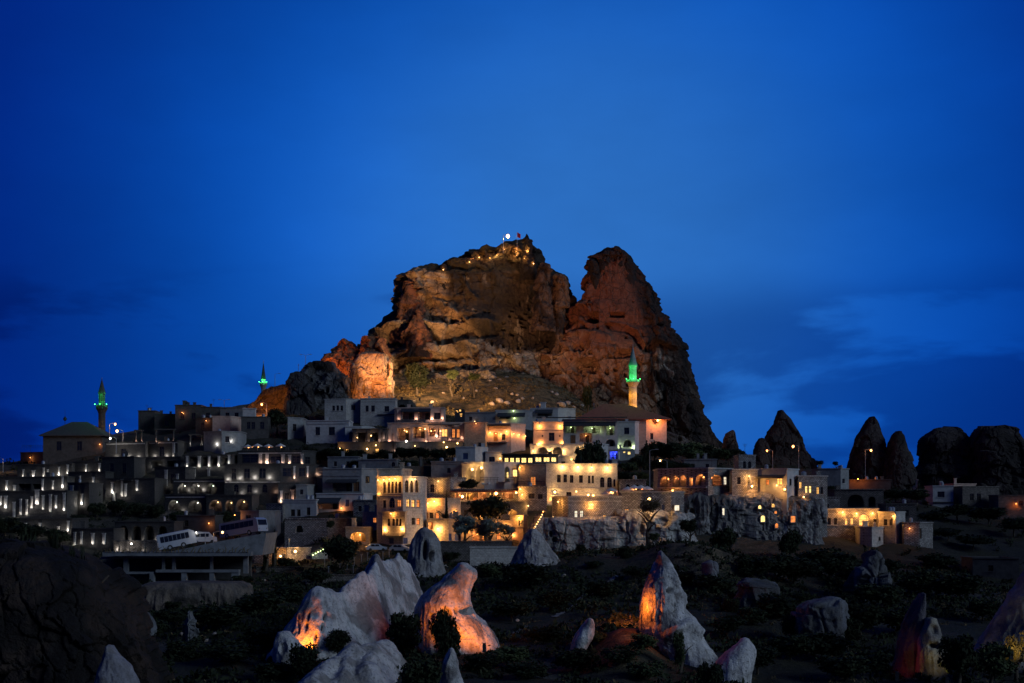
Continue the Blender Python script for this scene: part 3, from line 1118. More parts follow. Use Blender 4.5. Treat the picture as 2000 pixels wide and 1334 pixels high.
def cone_thing(name, label, rows, Y, dep, seed, c1, c2, mat='dark_tuff', n=2.4, nu=120, nv=90, big=0.8, mid=1.15, fine=0.25, cat='rock cone', holes=(), c3=None, cut=0.1, sm=0):
    org = P((rows[-1][1] + rows[-1][2]) / 2, rows[-1][0], Y)
    o = rock(name, rows, Y, dep, n, nu, nv, crag_disp(seed, big, mid, fine, holes), crag_col(c1, c2, seed + 3, cut, c3), mat, org=org, smooth_rows=sm, topk=0.45)
    o.location = org
    return tag(o, label, cat)


DK1, DK2 = (0.055, 0.046, 0.042), (0.026, 0.022, 0.02)
cone_thing('rock_cone', 'pointed dark rock cone behind two orange street lamps', [(802, 1520, 1528), (808, 1517, 1533), (820, 1512, 1543), (838, 1504, 1553), (856, 1495, 1562), (872, 1488, 1570), (888, 1480, 1579), (905, 1474, 1588), (940, 1466, 1596)], 430, 9, 401, DK1, DK2)
cone_thing('rock_cone', 'small rock shoulder leaning on the pointed dark cone', [(856, 1482, 1492), (864, 1476, 1498), (880, 1472, 1502), (920, 1468, 1508)], 424, 4, 411, DK1, DK2, nu=60, nv=50)
cone_thing('rock_stump', 'short rock stump standing alone between castle and cone', [(841, 1428, 1433), (848, 1417, 1436), (860, 1412, 1438), (876, 1408, 1442), (905, 1404, 1446)], 420, 4, 421, (0.12, 0.09, 0.07), DK2, nu=70, nv=60, cat='rock')
cone_thing('rock_cone', 'tall black rock cone behind the orange lamp post', [(814, 1698, 1706), (822, 1690, 1711), (840, 1682, 1719), (858, 1672, 1726), (872, 1668, 1732), (890, 1664, 1734), (910, 1658, 1736), (935, 1652, 1740), (970, 1646, 1746)], 420, 8, 431, DK1, DK2)
cone_thing('rock_cone', 'slim black rock cone next to the tall one', [(843, 1751, 1759), (850, 1744, 1764), (862, 1738, 1767), (885, 1734, 1774), (910, 1731, 1780), (930, 1728, 1786), (970, 1722, 1794)], 414, 6, 441, DK1, DK2, nu=90, nv=70)
cone_thing('rock_dome', 'broad black rock dome with flat top', [(836, 1848, 1864), (839, 1826, 1872), (846, 1812, 1882), (858, 1798, 1890), (868, 1797, 1896), (890, 1801, 1902), (908, 1802, 1906), (920, 1794, 1910), (935, 1788, 1912), (985, 1780, 1920)], 424, 11, 451, DK1, DK2, n=3.4, nu=190, nv=130, big=1.6, mid=1.9)
cone_thing('rock_dome', 'rounded black rock dome at the far right edge', [(833, 1915, 1960), (838, 1908, 1978), (850, 1902, 1990), (868, 1896, 2000), (900, 1900, 2012), (940, 1896, 2024), (1010, 1890, 2040)], 416, 12, 461, DK1, DK2, n=3.4, nu=190, nv=130, big=1.6, mid=1.9)

# ------------------------------------------------------------------ pale tuff cones of the valley in front


def soft_disp(seed, big, fine, holes=(), ribs=()):
    def f(V, px, row, nr, front):
        d = big * fbm(V / 5.0, 3, seed) + fine * fbm(V / 0.9, 4, seed + 9) + (0.10 + big * 0.45) * ridged(V * np.array([0.75, 0.75, 0.13]), 3, seed + 15) + 0.05 * fbm(V / 0.3, 3, seed + 19)
        for cx, cy, rx, ry, dep in holes:
            d = d - dep * hole(px, row, cx, cy, rx, ry, 0.2) * front
        for pts, wdt, hgt in ribs:
            bd, bs = polyd(px, row, pts)
            d = d + hgt * np.exp(-(bd / wdt) ** 2) * front
        return d
    return f


def soft_col(seed, c1=(0.54, 0.52, 0.49), c2=(0.22, 0.20, 0.185), cut=0.12, warm=None):
    def f(V, px, row, nr, front):
        n = fbm(V / 2.2, 5, seed)
        c = np.tile(np.array(c1, dtype=float), (len(V), 1))
        c = mixc(c, c2, sstep(cut - 0.08, cut + 0.2, n) * 0.9)
        if warm is not None:
            c = mixc(c, warm, sstep(-0.1, 0.4, fbm(V / 4.0, 3, seed + 7)) * 0.6)
        return c
    return f


def tuff(name, label, parts, Y, cat='rock cone', group=None):
    """a rock of one or several merged bodies; parts: (part name, rows, dY, depth, kwargs)"""
    rows = parts[0][1]
    org = P((rows[-1][1] + rows[-1][2]) / 2, rows[-1][0], Y)
    if len(parts) == 1:
        nm, rw, dY, dep, kw = parts[0]
        o = rock(name, rw, Y + dY, dep, kw.get('n', 2.2), kw.get('nu', 110), kw.get('nv', 90),
                 kw.get('disp') or soft_disp(kw.get('seed', 1), kw.get('big', 0.35), kw.get('fine', 0.10), kw.get('holes', ()), kw.get('ribs', ())),
                 kw.get('col') or soft_col(kw.get('seed', 1) + 5, kw.get('c1', (0.54, 0.52, 0.49)), kw.get('c2', (0.22, 0.20, 0.185)), kw.get('cut', 0.12)),
                 kw.get('mat', 'cone_tuff'), org=org, smooth_rows=kw.get('sm', 9), flat=kw.get('flat'))
        o.location = org
        return tag(o, label, cat, group)
    e = empty(name, org, label, cat, group)
    for nm, rw, dY, dep, kw in parts:
        rock(nm, rw, Y + dY, dep, kw.get('n', 2.2), kw.get('nu', 110), kw.get('nv', 90),
             kw.get('disp') or soft_disp(kw.get('seed', 1), kw.get('big', 0.35), kw.get('fine', 0.10), kw.get('holes', ()), kw.get('ribs', ())),
             kw.get('col') or soft_col(kw.get('seed', 1) + 5, kw.get('c1', (0.54, 0.52, 0.49)), kw.get('c2', (0.22, 0.20, 0.185)), kw.get('cut', 0.12)),
             kw.get('mat', 'cone_tuff'), parent=e, smooth_rows=kw.get('sm', 9), flat=kw.get('flat'))
    return e


def field_rock(name, label, segs, res, disp, col, mat='cone_tuff', cat='rock cone', k=1.1, margin=6.5):
    """rock whose crest lines are segs=(A,B,slope left,slope right,rounding), A=(px,row,Y); flanks fall away from the crest"""
    S = []
    for A, B, sl, sr, rd in segs:
        S.append((np.array(P(*A)), np.array(P(*B)), sl, sr, rd))
    pts = np.array([q for s_ in S for q in s_[:2]])
    x0, y0 = pts[:, 0].min() - margin, pts[:, 1].min() - margin
    x1, y1 = pts[:, 0].max() + margin, pts[:, 1].max() + margin
    nx, ny = int((x1 - x0) / res) + 2, int((y1 - y0) / res) + 2
    X, Yg = np.meshgrid(np.linspace(x0, x1, nx), np.linspace(y0, y1, ny))
    x, y = X.ravel(), Yg.ravel()
    w2 = np.stack([x, y, np.zeros_like(x)], 1)
    wx = x + 0.5 * fbm(w2 / 3.0, 3, 71)
    wy = y + 0.5 * fbm(w2 / 3.0, 3, 75)
    acc = 0
    for A, B, sl, sr, rd in S:
        v = B[:2] - A[:2]
        L2 = max((v ** 2).sum(), 1e-6)
        t = np.clip(((wx - A[0]) * v[0] + (wy - A[1]) * v[1]) / L2, 0, 1)
        dx, dy = wx - (A[0] + t * v[0]), wy - (A[1] + t * v[1])
        d = np.hypot(dx, dy)
        side = sstep(-0.6, 0.6, dx / np.maximum(d, 0.05))
        sl_ = sl * (1 - side) + sr * side
        h = A[2] + t * (B[2] - A[2]) - sl_ * (np.sqrt(d * d + rd * rd) - rd)
        acc = acc + np.exp(np.clip(h - CZ + 30, -60, 60) * k * 2)
    z = np.log(acc) / (k * 2) + CZ - 30
    px = 1000 + x / (K * y)
    z = np.maximum(z, ground_z(px, y) - 2.5)
    V = np.stack([x, y, z], 1).reshape(ny, nx, 3)
    du = np.gradient(V, axis=1)
    dv = np.gradient(V, axis=0)
    nr = np.cross(du, dv)
    nr /= np.linalg.norm(nr, axis=2, keepdims=True)
    V, nr = V.reshape(-1, 3), nr.reshape(-1, 3)
    px = 1000 + V[:, 0] / (K * V[:, 1])
    row = HOR - (V[:, 2] - CZ) / (K * V[:, 1])
    front = sstep(0.1, 0.4, -nr[:, 1])
    V = V + nr * disp(V, px, row, nr, front)[:, None]
    C = col(V, px, row, nr, front)
    org = pts.mean(0)
    org[2] = pts[:, 2].min() - 4
    o = obj(name, grid_mesh(name, V - org, nx, ny, False, C), MATS[mat], None, org)
    return tag(o, label, cat)


# long ridge of smooth peaks, glowing orange at its lower left
R_H = [(603, 1204, 3.0, 6, 0.9), (598, 1222, 2.6, 8, 0.9), (634, 1206, 2.6, 8, 0.9), (630, 1226, 2.6, 8, 0.9), (584, 1222, 1.4, 16, 0.6), (617, 1245, 2.2, 9, 0.6), (728, 1102, 1.2, 1.2, 0.4), (741, 1103, 1.2, 1.2, 0.4)]
field_rock('tuff_ridge', 'long smooth pale tuff ridge of several peaks glowing orange at its lower end', [
    ((621, 1146, 166), (640, 1154, 167), 1.5, 1.7, 0.5), ((640, 1154, 167), (664, 1163, 169), 1.7, 1.9, 0.5), ((664, 1163, 169), (688, 1138, 171), 1.7, 2.2, 0.5),
    ((688, 1138, 171), (708, 1122, 173), 1.7, 2.4, 0.5), ((708, 1122, 173), (718, 1124, 175), 1.8, 2.6, 0.4), ((718, 1124, 175), (733, 1088, 181), 1.9, 2.6, 0.4),
    ((733, 1088, 181), (754, 1098, 186), 2.0, 2.6, 0.4), ((754, 1098, 186), (784, 1084, 192), 2.2, 2.8, 0.4), ((784, 1084, 192), (796, 1098, 195), 2.2, 2.8, 0.5)],
    0.14, soft_disp(601, 0.22, 0.10, R_H), soft_col(606, (0.56, 0.54, 0.51), (0.22, 0.20, 0.185), 0.12))

tuff('tuff_cone', 'hunched pale tuff cone with orange-lit caves, beside the dark fig tree', [
    ('body', [(1101, 898, 906), (1106, 890, 926), (1114, 882, 929), (1128, 872, 929), (1140, 860, 922), (1150, 840, 918), (1164, 824, 916), (1180, 815, 918), (1195, 811, 928), (1215, 810, 945), (1235, 812, 962), (1255, 814, 972), (1300, 818, 984)], 0, 6.5,
     dict(seed=641, n=1.9, big=0.4, fine=0.14, nu=170, nv=140, holes=[(872, 1195, 12, 11, 2.2), (892, 1188, 3, 5, 1.2), (918, 1190, 18, 6, 2.0), (921, 1104, 5, 4, 1.2), (906, 1240, 20, 2.0, 0.7), (848, 1200, 5, 6, 0.8)]))], 168)

tuff('tuff_stub', 'small pale tuff stub below the orange end of the ridge', [
    ('body', [(1235, 546, 560), (1244, 538, 575), (1258, 535, 590), (1275, 536, 602), (1310, 538, 615)], -8, 3.5, dict(seed=651, nu=90, nv=60, holes=[(560, 1262, 8, 9, 0.5)]))], 166, cat='rock')
field_rock('tuff_slab', 'low pale tuff slab with furrowed back sloping through bushes at the bottom', [
    ((752, 1252, 152), (716, 1266, 148), 1.2, 1.6, 0.6), ((716, 1266, 148), (690, 1270, 146), 1.2, 1.6, 0.5), ((690, 1270, 146), (640, 1296, 142), 1.2, 1.6, 0.5), ((640, 1296, 142), (612, 1322, 138), 1.2, 1.6, 0.5),
    ((690, 1270, 146), (668, 1310, 140), 1.3, 1.3, 0.4), ((730, 1262, 149), (720, 1300, 142), 1.3, 1.3, 0.4)],
    0.14, soft_disp(661, 0.30, 0.12), soft_col(665, (0.52, 0.49, 0.46), (0.24, 0.22, 0.20), 0.15), cat='rock')
tuff('tuff_stub', 'tiny pale rock tooth standing alone at the bottom', [
    ('body', [(1268, 881, 884), (1276, 874, 889), (1290, 866, 893), (1304, 863, 892), (1318, 868, 896), (1335, 860, 905)], 0, 1.6, dict(seed=671, nu=60, nv=60, big=0.2, ribs=[([(882, 1275), (872, 1310)], 1.5, 0.2)]))], 140, cat='rock')
tuff('tuff_stub', 'pale slanted rock blade on the dark slope', [
    ('body', [(1210, 1150, 1156), (1222, 1138, 1163), (1236, 1124, 1161), (1252, 1116, 1154), (1268, 1114, 1142), (1290, 1112, 1132)], 0, 1.6, dict(seed=681, nu=70, nv=60, big=0.2))], 158, cat='rock')

# big leaning cone with the brightest orange glow at its foot
tuff('tuff_cone', 'large leaning tuff cone with orange glow on its left foot', [
    ('body', [(1078, 1288, 1291), (1086, 1284, 1296), (1098, 1279, 1302), (1112, 1274, 1314), (1130, 1267, 1318), (1146, 1260, 1321), (1165, 1256, 1326), (1185, 1253, 1332), (1200, 1251, 1345), (1214, 1250, 1357), (1226, 1252, 1364), (1240, 1256, 1370), (1262, 1266, 1384), (1290, 1280, 1404), (1320, 1292, 1424), (1360, 1300, 1446)], 0, 5.0,
     dict(seed=691, n=1.7, big=0.5, fine=0.2, nu=170, nv=170, holes=[(1302, 1152, 7, 5, 1.2), (1314, 1182, 2.5, 5, 0.8), (1312, 1190, 6, 2.5, 0.8)],
          ribs=[([(1292, 1085), (1310, 1130), (1330, 1180)], 5, 0.6), ([(1300, 1235), (1330, 1215), (1360, 1235)], 8, 0.7)]))], 160)
tuff('tuff_stub', 'pale rock fragment beside the leaning cone', [
    ('body', [(1248, 1452, 1458), (1258, 1440, 1470), (1275, 1418, 1474), (1295, 1400, 1470), (1325, 1390, 1462)], 0, 2.5, dict(seed=701, nu=80, nv=60))], 152, cat='rock')

# cliff and cones right under the lit hotels


def cliff_disp(V, px, row, nr, front):
    d = 1.3 * fbm(V / 7, 4, 732) + 0.9 * ridged(V * np.array([0.22, 0.22, 0.06]), 3, 733) + blocky(V, 3.2, 734, 0.9) + 0.25 * fbm(V / 0.7, 3, 735)
    zz = V[:, 2] / 1.7 + 0.6 * fbm(V / 6, 3, 736)
    fr = zz - np.floor(zz)
    d = d + 0.12 * (sstep(0, 0.2, fr) * (1 - fr) * 1.6 - 0.5)
    for cx, cy, rx, ry, dep in [(1076, 1043, 3, 5, 1.6), (1083, 1053, 5, 5, 1.4), (1208, 1014, 4, 6, 1.6), (1197, 1015, 3, 4, 1.6), (1222, 1030, 4, 12, 0.9), (1180, 1055, 14, 3, 0.6), (1290, 1020, 12, 8, 1.2), (1250, 1035, 5, 10, 0.8)]:
        d = d - dep * hole(px, row, cx, cy, rx, ry, 0.25) * front
    return d


def cliff_col(V, px, row, nr, front):
    n = fbm(V / 3, 5, 737)
    st = fbm(V * np.array([0.5, 0.5, 0.08]), 4, 738)
    c = np.tile(np.array([0.44, 0.415, 0.375]), (len(V), 1))
    c = mixc(c, (0.24, 0.22, 0.20), sstep(0.15, 0.4, n) * 0.7)
    c = mixc(c, (0.19, 0.175, 0.16), sstep(0.15, 0.4, st) * 0.7)
    return c


CL1 = (0.50, 0.47, 0.43)
tuff('tuff_cone', 'pale broken cone standing against the cliff beside the stone terrace wall', [
    ('body', [(1034, 1036, 1044), (1042, 1028, 1056), (1055, 1018, 1066), (1070, 1010, 1076), (1085, 1004, 1086), (1100, 998, 1096), (1120, 990, 1106)], 0, 5, dict(seed=711, nu=140, nv=90, big=0.6, fine=0.25, c1=(0.42, 0.39, 0.36), holes=[(1060, 1085, 6, 2, 0.5)]))], 246)
tuff('tuff_cone', 'grey tuff cone with a tall carved doorway, below the main hotel', [
    ('body', [(1032, 826, 832), (1040, 818, 842), (1052, 812, 852), (1066, 806, 858), (1085, 800, 860), (1110, 794, 864), (1125, 790, 868)], 0, 4.5, dict(seed=721, nu=130, nv=90, big=0.5, fine=0.2, c1=(0.30, 0.29, 0.28), holes=[(832, 1074, 6, 17, 2.0), (846, 1085, 6, 10, 2.0)]))], 246)
tuff('cliff', 'wide pale tuff cliff below the terraces of the lit hotels', [
    ('face', [(1012, 1090, 1300), (1015, 1062, 1330), (1022, 1052, 1334), (1040, 1046, 1336), (1060, 1044, 1336), (1090, 1042, 1338)], 0, 5,
     dict(disp=cliff_disp, col=cliff_col, seed=731, n=3.4, flat=True, nu=340, nv=150, big=1.5, fine=0.4, c1=(0.47, 0.44, 0.40), sm=5, holes=[(1078, 1044, 3, 5, 1.2), (1083, 1052, 5, 5, 1.0), (1208, 1013, 4, 6, 1.2), (1197, 1014, 3, 4, 1.2)])),
    ('brow', [(996, 1235, 1290), (1000, 1215, 1335), (1008, 1206, 1345), (1030, 1200, 1356), (1055, 1198, 1360)], 0, 5.5, dict(disp=cliff_disp, col=cliff_col, seed=741, n=3.0, nu=150, nv=70, big=1.0, fine=0.35, c1=(0.33, 0.31, 0.29), sm=5, flat=True))], 281, cat='cliff')


def cave_cliff():
    cells = crag_disp(751, 1.2, 1.1, 0.35, [(1347, 1000, 5, 6, 1.2), (1440, 1010, 4, 6, 1.0), (1575, 1010, 4, 7, 1.0)])
    return cells


tuff('cave_cliff', 'grey cave-riddled cliff with small glowing windows under the arcaded house', [
    ('face', [(962, 1440, 1545), (968, 1390, 1588), (978, 1335, 1600), (992, 1320, 1604), (1005, 1318, 1602), (1030, 1322, 1598), (1050, 1322, 1600), (1085, 1320, 1606)], 0, 6,
     dict(disp=lambda V, px, row, nr, front: cave_cliff()(V, px, row, nr, front) + 1.1 * ridged(V * np.array([0.28, 0.28, 0.07]), 4, 757), col=crag_col((0.24, 0.225, 0.21), (0.11, 0.105, 0.10), 753, 0.05, (0.40, 0.38, 0.36)), n=3.6, nu=340, nv=170, mat='cone_tuff', sm=3, flat=True))], 292, cat='cliff')

# pale patches of rock showing through the scrub on the right
for k, (lab, rows, Y, dep) in enumerate([
    ('pale rock outcrop with ragged top on the dark right slope', [(1133, 1440, 1470), (1140, 1432, 1520), (1155, 1432, 1524), (1172, 1428, 1526), (1188, 1426, 1530)], 205, 5),
    ('wide bluish rock face between dark bushes on the right', [(1166, 1610, 1640), (1178, 1556, 1654), (1195, 1550, 1656), (1215, 1546, 1658), (1250, 1540, 1662)], 180, 5),
    ('small pale scar of rock high on the right slope', [(1075, 1702, 1716), (1085, 1690, 1728), (1100, 1684, 1732), (1125, 1676, 1736)], 225, 4),
    ('pale rock chip on the brown grassy knoll', [(1096, 1382, 1388), (1106, 1380, 1400), (1120, 1378, 1404)], 220, 2),
    ('pale rounded rock beside the brown bank at left', [(1192, 366, 376), (1202, 360, 383), (1215, 357, 386)], 185, 2),
    ('thin pale rock peeping from bushes below the car park', [(1178, 250, 258), (1190, 252, 272), (1205, 262, 278), (1225, 268, 284)], 185, 2),
]):
    tuff('rock_outcrop', lab, [('body', rows, 0, dep, dict(seed=801 + k * 9, nu=110, nv=80, sm=3, disp=crag_disp(801 + k * 9, 2.2, 1.6, 0.2), col=crag_col((0.17, 0.175, 0.185), (0.07, 0.07, 0.07), 803 + k * 9, 0.1)))], Y, cat='rock')

tuff('tuff_cone', 'smooth tuff cone at the right edge lit yellow at its foot', [
    ('body', [(1095, 2030, 2060), (1120, 2002, 2080), (1150, 1982, 2095), (1190, 1958, 2110), (1230, 1930, 2125), (1262, 1908, 2140), (1300, 1890, 2160)], 0, 7, dict(seed=861, nu=140, nv=100, c1=(0.34, 0.32, 0.28)))], 165)
tuff('tuff_cone', 'narrow dark tuff cone with red glow at its foot', [
    ('body', [(1160, 1800, 1806), (1180, 1788, 1806), (1210, 1774, 1804), (1240, 1762, 1800), (1262, 1756, 1796), (1300, 1748, 1790), (1345, 1738, 1792)], 0, 3, dict(seed=871, nu=90, nv=90, c1=(0.10, 0.09, 0.10), c2=(0.06, 0.05, 0.05)))], 158)
tuff('tuff_stub', 'yellow-lit rock with a small niche beside the red glow', [
    ('body', [(1208, 1808, 1826), (1222, 1802, 1832), (1245, 1798, 1838), (1270, 1795, 1846), (1300, 1792, 1852), (1340, 1790, 1862)], 0, 2.5, dict(seed=881, nu=90, nv=80, c1=(0.34, 0.30, 0.22), holes=[(1818, 1228, 8, 9, 0.6), (1815, 1258, 8, 5, 1.0)]))], 156, cat='rock')

# the huge dark rock at the left edge
cone_thing('rock_dome', 'huge near-black rock filling the lower left corner', [
    (1060, 20, 90), (1075, -40, 140), (1090, -80, 180), (1110, -110, 205), (1135, -130, 225), (1160, -140, 242), (1200, -150, 262), (1250, -160, 282), (1300, -170, 300), (1360, -180, 318)], 148, 14, 901,
    (0.046, 0.030, 0.022), (0.013, 0.010, 0.009), n=2.6, nu=320, nv=200, big=1.4, mid=1.5, fine=0.25, cat='rock')
tuff('tuff_cone', 'small smooth grey cone in front of the dark left rock', [
    ('body', [(1262, 208, 216), (1275, 203, 228), (1295, 198, 242), (1320, 192, 258), (1360, 186, 276)], 0, 3, dict(seed=911, nu=90, nv=70, c1=(0.26, 0.25, 0.26)))], 130)
# brown bank under the car deck
tuff('earth_bank', 'flat-topped brown earth bank under the concrete car park', [
    ('body', [(1137, 300, 470), (1142, 290, 482), (1152, 262, 486), (1162, 246, 488), (1180, 244, 490), (1220, 240, 496)], 0, 7, dict(seed=921, n=3.4, nu=180, nv=50, big=0.8, fine=0.35, c1=(0.16, 0.125, 0.095), c2=(0.07, 0.06, 0.05), cut=0.05, sm=3))], 222, cat='bank')

# ------------------------------------------------------------------ building kit
LIGHTS = {}
LIGHT_COL = {'warm': (1.0, 0.52, 0.15), 'amber': (1.0, 0.42, 0.085), 'orange': (1.0, 0.33, 0.09), 'white': (1.0, 0.95, 0.88), 'pink': (1.0, 0.62, 0.46),
             'green': (0.05, 1.0, 0.20), 'blue': (0.04, 0.07, 1.0), 'lime': (0.75, 1.0, 0.45), 'gold': (1.0, 0.40, 0.03), 'red': (1.0, 0.21, 0.018)}
BULB = {'warm': 'bulb_warm', 'amber': 'bulb_warm', 'orange': 'bulb_orange', 'white': 'bulb_white', 'pink': 'bulb_warm', 'green': 'bulb_green', 'blue': 'bulb_blue', 'lime': 'bulb_lime', 'red': 'bulb_orange'}


LM = 6.5      # lamps are bright against the dusk
FOOT = []


def light_data(col, watts, rad=0.12):
    key = (col, watts, rad)
    if key not in LIGHTS:
        d = bpy.data.lights.new('lamp_light', 'POINT')
        d.energy = watts * LM
        d.color = LIGHT_COL[col]
        d.shadow_soft_size = rad
        LIGHTS[key] = d
    return LIGHTS[key]


def point(pos, col, watts, parent=None, rad=0.12):
    o = bpy.data.objects.new('lamp_light', light_data(col, watts, rad))
    COL.objects.link(o)
    if parent is not None:
        o.parent = parent
        o.location = Vector(pos) - Vector(parent.location)
    else:
        o.location = pos
    return o


def spot(pos, target, col, watts, deg, blend=0.5, parent=None, rad=0.3):
    key = ('spot', col, watts, deg, blend)
    if key not in LIGHTS:
        d = bpy.data.lights.new('flood_light', 'SPOT')
        d.energy = watts
        d.color = LIGHT_COL[col] if isinstance(col, str) else col
        d.spot_size = math.radians(deg)
        d.spot_blend = blend
        d.shadow_soft_size = rad
        LIGHTS[key] = d
    o = bpy.data.objects.new('flood_light', LIGHTS[key])
    COL.objects.link(o)
    dr = Vector(pos) - Vector(target)
    o.rotation_euler = dr.to_track_quat('Z', 'Y').to_euler()
    if parent is not None:
        o.parent = parent
        o.location = Vector(pos) - Vector(parent.location)
    else:
        o.location = pos
    return o


def small_ball(name, pos, r, mat, parent):
    b = MB(parent.location)
    b.lathe(pos, [(r * 0.25, -r), (r * 0.85, -r * 0.5), (r, 0), (r * 0.85, r * 0.5), (r * 0.25, r)], 8)
    return b.build(name, MATS[mat], parent, True)


ARCH = {'arch', 'alit', 'awin', 'alog', 'alogd', 'niche', 'parch'}
SILL_MAT = 'ashlar_pale'


def arch_curve(s0, s1, za, zb, pointed, n=10):
    w = (s1 - s0) / 2
    rise = min(w * (1.25 if pointed else 1.0), (zb - za) * 0.55)
    zs = zb - rise
    pts = []
    for k in range(n + 1):
        u = -1 + 2 * k / n
        if pointed:
            h = (1 - abs(u) ** 1.7) ** 0.75
        else:
            h = math.sqrt(max(0, 1 - u * u))
        pts.append(((s0 + s1) / 2 + u * w, zs + rise * h))
    return pts


